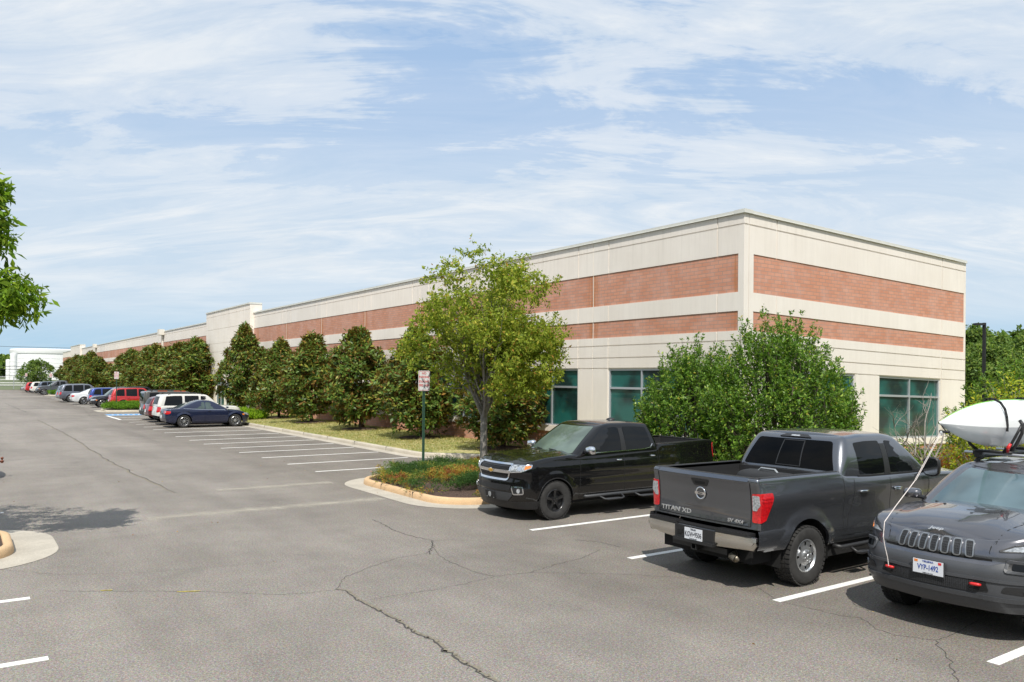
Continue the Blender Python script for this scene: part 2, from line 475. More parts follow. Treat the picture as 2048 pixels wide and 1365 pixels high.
# stall stripes: every painted line is its own mark
GS = 'white parking lines'
def stripe(x0, x1, y, w_=.10, kind='structure'):
    mb = MB(); z = .005
    mb.box(x0, x1, y - w_ / 2, y + w_ / 2, .001, z)
    o = mb.build('parking_line', M['white_paint']); tag(o, kind='structure', group=GS)
for y, x0 in ((11.98, 8.80), (9.25, 8.74), (6.43, 8.66), (3.79, 8.60), (1.1, 8.6)): stripe(x0, 14.6, y, .12)
for y, x0 in ((22.8, 8.73), (25.2, 8.70), (27.62, 8.63), (29.91, 8.5), (32.05, 8.4), (34.3, 8.3), (36.6, 8.25), (39.1, 8.2), (41.9, 8.27), (44.6, 8.25), (47.1, 8.25), (49.9, 8.33), (52.3, 8.33), (55.2, 8.39), (58.4, 8.45), (61.0, 8.5), (63.7, 8.5),
               (73.6, 8.7), (76.3, 8.7), (79.0, 8.7), (81.7, 8.7), (84.4, 8.7), (87.1, 8.7), (89.8, 8.7), (92.5, 8.7), (95.2, 8.7), (97.9, 8.7), (100.6, 8.7), (103.3, 8.7), (106, 8.7), (108.7, 8.7), (111.4, 8.7), (114.1, 8.7)):
    stripe(x0, 13.05, y)
for y in (11.76, 9.17, 6.5, 19.3, 22.0): stripe(-6, .74, y, .12)
mb = MB(); mb.box(8.5, 11.2, 61.4, 63.3, .001, .006); tag(mb.build('accessible_bay_mark', M['blue_mark']), kind='structure')
mb = MB(); mb.box(8.25, 8.42, 55.4, 61.2, .001, .006); tag(mb.build('parking_line', M['white_paint']), kind='structure', group=GS)
mb = MB()
for i in range(7): mb.box(8.8 + .34 * i, 8.92 + .34 * i, 62.0, 62.6, .007, .009)
tag(mb.build('bay_mark_lettering', M['white_paint']), kind='structure')
for x0, y0, x1, y1 in ((2.35, 11.05, 2.62, 10.93), (1.53, 11.66, 1.66, 11.60)):
    mb = MB(); d = Vector((x1 - x0, y1 - y0)); n_ = Vector((-d.y, d.x)).normalized() * .022
    pts = []
    for k in range(7):
        t = k / 6; w2 = n_ * (.5 + random.random() * .6)
        pts.append(((x0 + d.x * t - w2.x, y0 + d.y * t - w2.y, .006), (x0 + d.x * t + w2.x, y0 + d.y * t + w2.y, .006)))
    mb.grid(pts, flip=True); tag(mb.build('yellow_paint_dash', M['yellow_mark']), kind='structure')
tag(strip('far_concrete_strip', M['gutter'], [(-30, 117.2), (8.6, 117.2)], [(-.35, .006), (.35, .006)]), kind='structure')

CRACKS = [([(4.05, 4.2), (4.11, 6.18), (4.14, 6.87), (4.21, 7.46), (4.18, 7.92), (4.21, 8.41), (4.2, 9.02), (4.18, 9.43), (4.22, 9.92), (4.14, 10.03)], .042),
([(4.14, 10.03), (4.5, 10.58), (5.05, 10.94), (5.73, 11.29), (6.21, 11.28), (6.58, 11.77)], .014),
([(6.22, 11.2), (6.58, 11.77), (6.76, 12.14), (6.65, 12.73), (6.64, 13.4), (6.74, 13.93), (6.76, 14.56)], .028),
([(6.76, 12.14), (6.31, 11.13), (6.22, 10.57), (6.22, 9.71), (6.32, 9.47), (6.87, 9.37), (7.48, 9.56), (8.07, 9.66), (8.77, 9.99)], .015),
([(6.32, 9.47), (5.75, 9.35), (5.25, 9.31), (4.74, 9.34), (4.32, 9.34)], .012),
([(4.14, 10.03), (3.8, 10.07), (3.44, 10.19), (2.61, 10.91), (1.52, 11.64), (.93, 12.03)], .012),
([(6.87, 9.37), (7.59, 8.86), (8.02, 8.48), (8.47, 8.02), (9.15, 7.24), (8.89, 6.79), (8.69, 6.43)], .012),
([(3.54, 91.21), (4.01, 69.24)], .10),
([(3.98, 57.57), (4.07, 49.1), (4.17, 39.89), (4.06, 32.61), (4.08, 28.61), (4.13, 26.13), (4.08, 24.72), (4.21, 23.1), (4.25, 21.6), (4.3, 20.4)], .05),
([(8.69, 6.43), (8.72, 6.2), (8.76, 5.86), (8.78, 5.6), (8.91, 5.42), (8.68, 5.07), (8.61, 4.82), (8.83, 4.49), (9.13, 4.48), (9.74, 4.55), (10.05, 4.58)], .013),
([(8.83, 4.49), (8.48, 4.18), (8.21, 4.01), (7.78, 3.74)], .018),
([(1.0, 28.75), (2.23, 27.56), (3.52, 27.1), (4.19, 26.09)], .02),
([(6.76, 12.14), (7.08, 12.04), (7.7, 11.39), (8.31, 10.76)], .01),
([(8.94, 10.85), (9.17, 10.45), (9.19, 9.96)], .02),
([(.49, 13.7), (1.18, 12.9), (2.26, 12.37), (3.48, 12.14), (4.35, 11.97)], .008),
([(4.1, 26.1), (5.2, 26.3), (6.6, 26.0), (8.2, 26.1)], .018), ([(4.1, 40.5), (5.4, 40.9), (7.0, 40.2)], .02),
([(-2.4, 30.9), (-.6, 31.2), (1.2, 30.7), (2.2, 31.1)], .035), ([(8.2, 72), (7.2, 60), (7.0, 47), (6.9, 36)], .02),
([(-3, 44), (1, 44.5), (4, 44.0), (8, 45)], .03), ([(2, 62), (5, 63), (8, 62)], .05), ([(1, 84), (8, 85)], .05)]
rc = random.Random(3)
mb = MB(); md = MB()
for pts, w_ in CRACKS:
    fine_ = []
    for (x0, y0), (x1, y1) in zip(pts, pts[1:]):
        n_ = max(2, int(math.hypot(x1 - x0, y1 - y0) / (.07 if y0 < 20 else .5)))
        for k in range(n_):
            t = k / n_; j = min(.03, w_ * 1.6) if y0 < 20 else .06
            fine_.append((x0 + (x1 - x0) * t + rc.gauss(0, j * .5), y0 + (y1 - y0) * t + rc.gauss(0, j * .5)))
    fine_.append(pts[-1])
    for k in range(len(fine_) - 1):
        a = Vector(fine_[k]); c_ = Vector(fine_[k + 1]); t = (c_ - a)
        if t.length < 1e-4: continue
        nn = Vector((-t.y, t.x)).normalized()
        wa = w_ * (.25 + .5 * rc.random()); wb = w_ * (.25 + .5 * rc.random())
        mb.add([(a.x - nn.x * wa / 2, a.y - nn.y * wa / 2, .003), (a.x + nn.x * wa / 2, a.y + nn.y * wa / 2, .003), (c_.x + nn.x * wb / 2, c_.y + nn.y * wb / 2, .003), (c_.x - nn.x * wb / 2, c_.y - nn.y * wb / 2, .003)], [(0, 3, 2, 1)])
        if w_ > .04 and a.y < 60:
            wa *= 2.0
            o_ = nn * (w_ * .8)
            md.add([(a.x - o_.x - nn.x * wa / 2, a.y - o_.y - nn.y * wa / 2, .0015), (a.x - o_.x + nn.x * wa / 2, a.y - o_.y + nn.y * wa / 2, .0015), (c_.x - o_.x + nn.x * wa / 2, c_.y - o_.y + nn.y * wa / 2, .0015), (c_.x - o_.x - nn.x * wa / 2, c_.y - o_.y - nn.y * wa / 2, .0015)], [(0, 3, 2, 1)])
        if w_ > .02 and rc.random() < .06 and a.y < 20:       # side spurs
            sgn = rc.choice((-1, 1)); ln = .05 + .12 * rc.random(); e = a + nn * sgn * ln + t.normalized() * ln * rc.uniform(-1, 1)
            mb.add([(a.x, a.y, .003), (a.x + t.x * .12, a.y + t.y * .12, .003), (e.x, e.y, .003)], [(0, 1, 2)] if sgn > 0 else [(0, 2, 1)])
tag(mb.build('asphalt_cracks', M['crack']), kind='structure')
tag(md.build('crack_silt', M['crackdust']), kind='structure')
# old washed-out silt fans where water leaves the island gutters
def fan(pts, mat):
    mb = MB(); rows = []
    for x, y, w_ in pts: rows.append([(x, y - w_, .002), (x + w_ * .1, y - w_ * .3, .002), (x + w_ * .1, y + w_ * .3, .002), (x, y + w_, .002)])
    mb.grid(rows); return mb
mS, ntS, bS = newmat('silt film'); ocS = objcoord(ntS)
fS = noise(ntS, ocS, 2.2, 7, .65, .8)
bS.inputs['Base Color'].default_value = (.50, .46, .38, 1); bS.inputs['Roughness'].default_value = .95
trS = N(ntS, 'ShaderNodeBsdfTransparent'); mxS = N(ntS, 'ShaderNodeMixShader')
spS = N(ntS, 'ShaderNodeSeparateXYZ'); L(ntS, ocS, spS.inputs[0])
yS = spS.outputs[1]; aS = math_(ntS, 'ABSOLUTE', math_(ntS, 'SUBTRACT', yS, 17.0)); bS2 = math_(ntS, 'ABSOLUTE', math_(ntS, 'SUBTRACT', yS, 20.35))
dS = math_(ntS, 'MULTIPLY', math_(ntS, 'MINIMUM', aS, bS2), 1.15)
L(ntS, ramp(ntS, math_(ntS, 'SUBTRACT', fS, dS), [(.10, .0), (.62, .62)]), mxS.inputs[0]); L(ntS, trS.outputs[0], mxS.inputs[1]); L(ntS, bS.outputs[0], mxS.inputs[2]); L(ntS, mxS.outputs[0], ntS.nodes['Material Output'].inputs[0])
tag(fan([(8.1, 16.95, .4), (7.3, 17.0, .45), (6.3, 17.0, .5), (5.2, 17.0, .55), (4.2, 17.0, .55), (3.0, 17.0, .5)], mS).build('silt_stain', mS), kind='structure')
tag(fan([(8.2, 20.3, .3), (7.0, 20.35, .4), (6.0, 20.35, .45), (5.2, 20.35, .4)], mS).build('silt_stain', mS), kind='structure')
# ------------------------------------------------------------------ building
m, nt, b = newmat('precast concrete'); oc = objcoord(nt)
f = noise(nt, oc, .7, 6, .6); g = noise(nt, objcoord(nt, (3.0, 3.0, .25)), 2.2, 6, .7); h = noise(nt, oc, 60, 3)
c = mixc(nt, ramp(nt, f, [(.35, 0.0), (.65, 1.0)]), (.785, .72, .645), (.83, .77, .70))
c = mixc(nt, 1.0, c, ramp(nt, g, [(.30, .95), (.55, 1.0), (.75, 1.02)]), 'MULTIPLY')
c = mixc(nt, 1.0, c, ramp(nt, h, [(.3, .96), (.7, 1.03)]), 'MULTIPLY')
sq = N(nt, 'ShaderNodeSeparateXYZ'); L(nt, oc, sq.inputs[0])
wn = N(nt, 'ShaderNodeTexWhiteNoise'); wn.noise_dimensions = '1D'
L(nt, math_(nt, 'FLOOR', math_(nt, 'DIVIDE', math_(nt, 'SUBTRACT', sq.outputs[1], 20.98 - 14.53), 6.32)), wn.inputs['W'])
c = mixc(nt, 1.0, c, ramp(nt, wn.outputs['Value'], [(0, (.945, .95, .955)), (1, (1.02, 1.01, 1.0))]), 'MULTIPLY')
st = math_(nt, 'MULTIPLY', ramp(nt, noise(nt, objcoord(nt, (5, 5, .12)), 1.4, 5, .65), [(.52, 0.0), (.66, 1.0)]), ramp(nt, math_(nt, 'DIVIDE', sq.outputs[2], 8.0), [(.78, 0.0), (.93, .20)]))
c = mixc(nt, st, c, (.42, .38, .31))
st2 = math_(nt, 'MULTIPLY', ramp(nt, noise(nt, objcoord(nt, (3, 3, .2)), 1.2, 6, .7), [(.5, 0.0), (.72, 1.0)]), .06)
c = mixc(nt, st2, c, (.48, .43, .36))
L(nt, c, b.inputs['Base Color']); b.inputs['Roughness'].default_value = .85; bump(nt, b, h, .1, .004)
M['precast'] = m
M['seal'] = simple('pale sealant', (.70, .66, .58), .7)
M['coping'] = simple('metal coping', (.66, .655, .60), .5, metal=.15, var=.05)
def brickmat(name, ax):
    m, nt, b = newmat(name); oc = objcoord(nt)
    sp = N(nt, 'ShaderNodeSeparateXYZ'); L(nt, oc, sp.inputs[0])
    cb = N(nt, 'ShaderNodeCombineXYZ'); L(nt, sp.outputs[ax], cb.inputs[0]); L(nt, sp.outputs[2], cb.inputs[1])
    br = N(nt, 'ShaderNodeTexBrick'); L(nt, cb.outputs[0], br.inputs['Vector'])
    br.inputs['Scale'].default_value = 1; br.inputs['Brick Width'].default_value = .31; br.inputs['Row Height'].default_value = .1088
    br.inputs['Mortar Size'].default_value = .010; br.inputs['Mortar Smooth'].default_value = .1; br.inputs['Bias'].default_value = 0.0
    br.inputs['Color1'].default_value = (.585, .275, .175, 1); br.inputs['Color2'].default_value = (.50, .215, .13, 1); br.inputs['Mortar'].default_value = (.34, .22, .17, 1)
    c = br.outputs['Color']
    ef = math_(nt, 'MULTIPLY', ramp(nt, noise(nt, oc, 1.1, 7, .7), [(.42, 0.0), (.70, .42)]), ramp(nt, noise(nt, objcoord(nt, (14, 14, 1.5)), 1.0, 3, .6), [(.3, .55), (.7, 1.0)]))
    c = mixc(nt, ef, c, (.62, .46, .42))
    # rust-coloured run-off beside each panel joint
    if ax == 1:
        fr = math_(nt, 'FRACT', math_(nt, 'DIVIDE', math_(nt, 'SUBTRACT', sp.outputs[1], 20.98 - 14.53 - 3.16), 6.32))
        dd = math_(nt, 'ABSOLUTE', math_(nt, 'SUBTRACT', fr, .5))
        st = math_(nt, 'MULTIPLY', ramp(nt, dd, [(.0, .75), (.03, .55), (.055, 0.0)]), ramp(nt, noise(nt, objcoord(nt, (3, 9, .5)), 1.6, 4), [(.4, .1), (.6, 1.0)]))
        c = mixc(nt, st, c, (.40, .14, .03))
    L(nt, c, b.inputs['Base Color']); b.inputs['Roughness'].default_value = .88
    bump(nt, b, br.outputs['Fac'], -.35, .01)
    return m
M['brick_long'] = brickmat('brick veneer long side', 1)
M['brick_end'] = brickmat('brick veneer end', 0)
m, nt, b = newmat('teal window glass'); oc = objcoord(nt)
sp = N(nt, 'ShaderNodeSeparateXYZ'); L(nt, oc, sp.inputs[0])
f = noise(nt, oc, .8, 3, .5)
bl = math_(nt, 'FRACT', math_(nt, 'MULTIPLY', sp.outputs[2], 18.0))
c = mixc(nt, ramp(nt, f, [(.40, 0.0), (.60, 1.0)]), (.002, .012, .012), (.012, .115, .10))  # dark blotches stand in for reflections, painted into the glass colour
c = mixc(nt, .12, c, mixc(nt, bl, (.002, .02, .02), (.02, .16, .13)))
L(nt, c, b.inputs['Base Color']); b.inputs['Roughness'].default_value = .5; b.inputs['Coat Weight'].default_value = .9; b.inputs['Coat Roughness'].default_value = .015; b.inputs['Coat IOR'].default_value = 1.5
bump(nt, b, noise(nt, oc, .7, 2), .02, .05)
M['teal'] = m
M['roofing'] = simple('roof membrane', (.30, .30, .29), .9)

BX, BY, EX = 18.0, 14.53, 30.6       # corner and far end of the short side
SH = lambda x: -.024 * max(0, x - BX)   # the short side steps down with the grade
bld = empty('office_warehouse', (BX, BY, 0), 0, 'long low cream and brick office warehouse with teal windows', 'building')

def facade(p, d, n, us, zs, kf, groups):
    """height-field wall: cell(u,z) -> (key, depth); side faces close every step"""
    cells = {}
    for i in range(len(us) - 1):
        for j in range(len(zs) - 1):
            cells[i, j] = kf((us[i] + us[i + 1]) / 2, (zs[j] + zs[j + 1]) / 2)
    def P(u, z, dep):
        x = p[0] + d[0] * u - n[0] * dep; y = p[1] + d[1] * u - n[1] * dep
        return (x - BX, y - BY, z + SH(x))
    for (i, j), (k, dep) in cells.items():
        u0, u1, z0, z1 = us[i], us[i + 1], zs[j], zs[j + 1]
        if k is None: continue
        if k != 'hole': groups.setdefault(k, MB()).quad(P(u0, z0, dep), P(u1, z0, dep), P(u1, z1, dep), P(u0, z1, dep))
        for (di, dj) in ((1, 0), (0, 1)):
            o = cells.get((i + di, j + dj))
            if o is None or o[0] is None or abs(o[1] - dep) < 1e-5: continue
            kk = o[0] if o[1] < dep else k
            if kk == 'hole': kk = 'concrete_wall'
            if di: q = (P(u1, z0, dep), P(u1, z0, o[1]), P(u1, z1, o[1]), P(u1, z1, dep))
            else: q = (P(u0, z1, dep), P(u1, z1, dep), P(u1, z1, o[1]), P(u0, z1, o[1]))
            groups.setdefault(kk, MB()).quad(*q)

ZB = [0.0, .90, 1.12, 3.19, 3.225, 3.54, 3.58, 3.95, 3.99, 4.25, 4.81, 5.342, 6.43, 7.22, 7.262, 7.54]
GRV = [(3.19, 3.225), (3.54, 3.58), (3.95, 3.99), (7.22, 7.262)]
WIN = []
def window(p, d, n, u0, u1, z0, z1, panes, zt):
    WIN.append((p, d, n, u0, u1, z0, z1, panes, zt))

def long_section(y0, y1, joints, wins, groups, off=0.0, edge0=False, sec=0, bricks=True, brick0=None, brick1=None, top=7.54):
    us = {y0, y1}
    gv = []
    for jx in joints:
        gv.append((jx - .012, jx + .012, 'j'))
        for s_ in (-.8, .8): gv.append((jx + s_ - .02, jx + s_ + .02, 'g'))
    if edge0: gv.append((y0 + .93, y0 + .97, 'g'))
    for a, c_, _ in gv: us.update((a, c_))
    for a, c_ in wins: us.update((a, c_))
    if brick0: us.add(brick0)
    if brick1: us.add(brick1)
    us = sorted(x for x in us if y0 <= x <= y1)
    zs = ZB[:-1] + [top] if top > 7.3 else ZB
    def kf(u, z):
        jt = any(a < u < c_ and t == 'j' for a, c_, t in gv); gt = any(a < u < c_ and t == 'g' for a, c_, t in gv)
        inb = (brick0 is None or u > brick0) and (brick1 is None or u < brick1)
        if any(a < u < c_ for a, c_ in wins) and 1.12 < z < 3.19: return ('hole', .14)
        if jt: return ('joint_sealant#%d' % min(range(len(joints)), key=lambda k_: abs(joints[k_] - u)) + '@%d' % sec, .012)
        if z < .90 and bricks: return ('brick_base#%d' % sec, .03)
        if bricks and inb and (5.342 < z < 6.43 or 4.25 < z < 4.81): return ('brick_band#%d%d' % (sec, z > 5), .022)
        if .90 < z < 1.12: return ('concrete_wall', -.02)
        if any(a < z < c_ for a, c_ in GRV) or gt: return ('concrete_wall', .022)
        return ('concrete_wall', 0.0)
    facade((BX - off, 0), (0, 1), (-1, 0), us, zs, kf, groups)
    for a, c_ in wins: window((BX - off, 0), (0, 1), (-1, 0), a, c_, 1.12, 3.19, 3, 2.55)

G = {}
J1 = [20.98 + 6.32 * k for k in range(7)]
W1 = [(15.50, 20.18)] + [(a + .82, a + 5.50) for a in J1[:-1]]
long_section(BY, 59.8, J1[:-1] , W1, G, edge0=True, brick0=14.73)
# tower bays and the far wall
def tower(y0, y1, off, top, groups):
    zs = [0.0, .3, 2.6, 3.30, 3.33, 4.05, 4.08, 4.83, 4.86, 5.55, 5.58, 6.75, 6.78, 7.85, 7.88, top]
    us = sorted([y0, y0 + .9, y0 + 3.4, y0 + 3.9, y0 + 6.4, y0 + 6.42, y0 + 6.9, y0 + 9.4, y1 - .9, y1])
    def kf(u, z):
        if z < 2.6 and (y0 + .9 < u < y0 + 3.4 or y0 + 3.9 < u < y0 + 6.4 or y0 + 6.9 < u < y0 + 9.4) and z > .3: return ('hole', .4)
        if any(a < z < a + .03 for a in (3.30, 4.05, 4.83, 5.55, 6.75, 7.85)): return ('concrete_wall', .02)
        return ('concrete_wall', 0)
    facade((BX - off, 0), (0, 1), (-1, 0), us, zs, kf, groups)
    mb = groups['concrete_wall']
    for y, s_ in ((y0, -1), (y1, 1)):
        q = [(-off, y - BY, 0), (.6, y - BY, 0), (.6, y - BY, top), (-off, y - BY, top)]
        mb.quad(*(q if s_ > 0 else q[::-1]))
    for a, c_ in ((.9, 3.4), (3.9, 6.4), (6.9, 9.4)): WIN.append(((BX - off, 0), (0, 1), (-1, 0), y0 + a, y0 + c_, .3, 2.6, 2, 2.1))
tower(59.8, 72.6, .30, 8.30, G)
J2 = [72.6 + 6.45 * k for k in range(1, 14)]
W2 = [(a + .85, a + 5.6) for a in [72.6 + 6.45 * k for k in range(0, 14)]]
long_section(72.6, 162.9, J2, W2, G, sec=1)
tower(162.9, 177.8, .30, 8.30, G)
J3 = [177.8 + 6.45, 177.8 + 12.9]
long_section(177.8, 195.4, J3, [(178.6, 183.4), (185.1, 189.9)], G, sec=2)
# short side
us = sorted({BX, BX + .20, BX + .225, BX + .42, 19.44, 19.48, 19.62, 23.50, 24.88, 28.82, 28.86, 28.90, 30.48, EX})
def kf(u, z):
    if 1.12 < z < 3.19 and (19.62 < u < 23.5 or 24.88 < u < 28.82): return ('hole', .14)
    if z < .90: return ('brick_base_end', .03)
    if (5.342 < z < 6.43 or 4.25 < z < 4.81) and 18.42 < u < 30.48: return ('brick_band_end#%d' % (z > 5), .022)
    if .90 < z < 1.12: return ('concrete_wall', -.02)
    if any(a < z < c_ for a, c_ in GRV) or 19.44 < u < 19.48 or 28.86 < u < 28.90 or 18.20 < u < 18.225: return ('concrete_wall', .022)
    return ('concrete_wall', 0)
facade((0, BY), (1, 0), (0, -1), us, ZB, kf, G)
for a, c_ in ((19.62, 23.5), (24.88, 28.82)): window((0, BY), (1, 0), (0, -1), a, c_, 1.12, 3.19, 2, 2.55)
# outer corner filler strip (the two height fields meet with small recesses)
mb = G['concrete_wall']
# far short end and back
mb.quad((EX - BX, 0, SH(EX)), (EX - BX, 181, SH(EX)), (EX - BX, 181, 7.54 + SH(EX)), (EX - BX, 0, 7.54 + SH(EX)))
mb.quad((0, 180.87, 0), (0, 180.87, 7.54), (EX - BX, 180.87, 7.54), (EX - BX, 180.87, 0))
names = {'concrete_wall': ('wall', 'precast'), 'brick_band': ('brick_band', 'brick_long'), 'brick_base': ('brick_base', 'brick_long'),
         'brick_band_end': ('brick_band', 'brick_end'), 'brick_base_end': ('brick_base', 'brick_end'), 'joint_sealant': ('joint_sealant', 'seal')}
for k, mbx in G.items(): mbx.build(names[k.split('#')[0]][0], M[names[k.split('#')[0]][1]], bld)
# coping: profile pieces about 3 m long with fine seams, and the roof behind
def coping(pts, top, hh=.095, ov=.045, dz=None):
    mb = MB()
    for (x0, y0), (x1, y1) in zip(pts, pts[1:]):
        Lh = math.hypot(x1 - x0, y1 - y0); n_ = max(1, int(Lh / 3.05)); d = ((x1 - x0) / Lh, (y1 - y0) / Lh); nn = (-d[1], d[0])
        for k in range(n_):
            a, c_ = Lh * k / n_ + .002, Lh * (k + 1) / n_ - .002
            if k == n_ - 1: c_ += .002
            if k == 0: a -= .002
            def q(t, off, z):
                x = x0 + d[0] * t + nn[0] * off; y = y0 + d[1] * t + nn[1] * off
                return (x - BX, y - BY, z + SH(x))
            pr = [(-.30, top - .06), (-.30, top + .012), (ov, top), (ov, top - hh + .012), (ov + .018, top - hh), (ov - .01, top - hh), (ov - .06, top - hh)]
            mb.grid([[q(a, o_, z) for o_, z in pr], [q(c_, o_, z) for o_, z in pr]], flip=False)
    return mb
e = .05
mb = coping([(EX, BY), (BX, BY)], 7.645)
mb2 = coping([(BX, BY), (BX, 59.8)], 7.645); mb.add(mb2.v, mb2.f)
for a, c_ in ((72.6, 162.9), (177.8, 195.4)):
    q_ = coping([(BX, a), (BX, c_)], 7.645); mb.add(q_.v, q_.f)
for a, c_ in ((59.8, 72.6), (162.9, 177.8)):
    q_ = coping([(BX - .3, a), (BX - .3, c_)], 8.36); mb.add(q_.v, q_.f)
    for y, yy in ((a, 1), (c_, -1)):
        mb.box(-.36, .6, y - BY - .03, y - BY + .03, 8.24, 8.37)
# corner cap piece
mb.box(-.066, .30, -.066, .30, 7.545, 7.652)
o = mb.build('coping', M['coping'], bld, weld=False)
def fix_dir(o):
    bm = bmesh.new(); bm.from_mesh(o.data); bm.to_mesh(o.data); bm.free()
mb = MB(); mb.quad((.25, .25, 7.35), (EX - BX, .25, 7.05), (EX - BX, 181, 7.05), (.25, 181, 7.35)); mb.build('roof', M['roofing'], bld)
for y in (59.8, 162.9):
    mb = MB(); mb.quad((.6, y - BY, 7.3), (.6, y - BY + 12.8, 7.3), (.6, y - BY + 12.8, 8.3), (.6, y - BY, 8.3))
    mb.build('parapet_back', M['precast'], bld)
# windows
def one_window(p, d, n, u0, u1, z0, z1, panes, zt):
    def P(u, z, dep):
        x = p[0] + d[0] * u - n[0] * dep; y = p[1] + d[1] * u - n[1] * dep
        return (x - BX, y - BY, z + SH(x))
    f = MB(); g_ = MB()
    def bar(a, c_, za, zb, d0=.05, d1=.125):
        vs = [P(a, za, d0), P(c_, za, d0), P(c_, zb, d0), P(a, zb, d0), P(a, za, d1), P(c_, za, d1), P(c_, zb, d1), P(a, zb, d1)]
        f.add(vs, [(0, 1, 2, 3), (0, 4, 5, 1), (1, 5, 6, 2), (2, 6, 7, 3), (3, 7, 4, 0)])
    t = .055
    bar(u0, u1, z1 - t, z1); bar(u0, u1, z0, z0 + t)
    bar(u0, u0 + t, z0 + t, z1 - t); bar(u1 - t, u1, z0 + t, z1 - t)
    w_ = (u1 - u0) / panes
    for k in range(1, panes): bar(u0 + w_ * k - t / 2, u0 + w_ * k + t / 2, z0 + t, z1 - t, .051)
    for k in range(panes):
        bar(u0 + w_ * k + (t if k == 0 else t / 2), u0 + w_ * (k + 1) - (t if k == panes - 1 else t / 2), zt - .035, zt + .035, .052)
    g_.quad(P(u0, z0, .105), P(u1, z0, .105), P(u1, z1, .105), P(u0, z1, .105))
    fo = f.build('window', M['alu'], bld)
    g_.build('pane', M['teal'], fo)
for a in WIN: one_window(*a)
# rainwater heads and downpipes on the far stretch
for y in (92.0, 143.6):
    mb = MB(); mb.box(-.55, -.02, y - BY - .5, y - BY + .5, 7.2, 7.80); mb.build('rainwater_head', M['seal'], bld)
    mb = MB(); mb.box(-.22, -.04, y - BY - .12, y - BY + .12, .2, 7.2); mb.build('downpipe', M['seal'], bld)
# ------------------------------------------------------------------ vehicle kit
def tab(pts, sm=0.0):
    xs = [p[0] for p in pts]; ys = [p[1] for p in pts]
    def f(x):
        if not sm: return float(np.interp(x, xs, ys))
        return float(sum(np.interp(x + d * sm, xs, ys) * w_ for d, w_ in ((-1, .08), (-.5, .22), (0, .4), (.5, .22), (1, .08))))
    return f

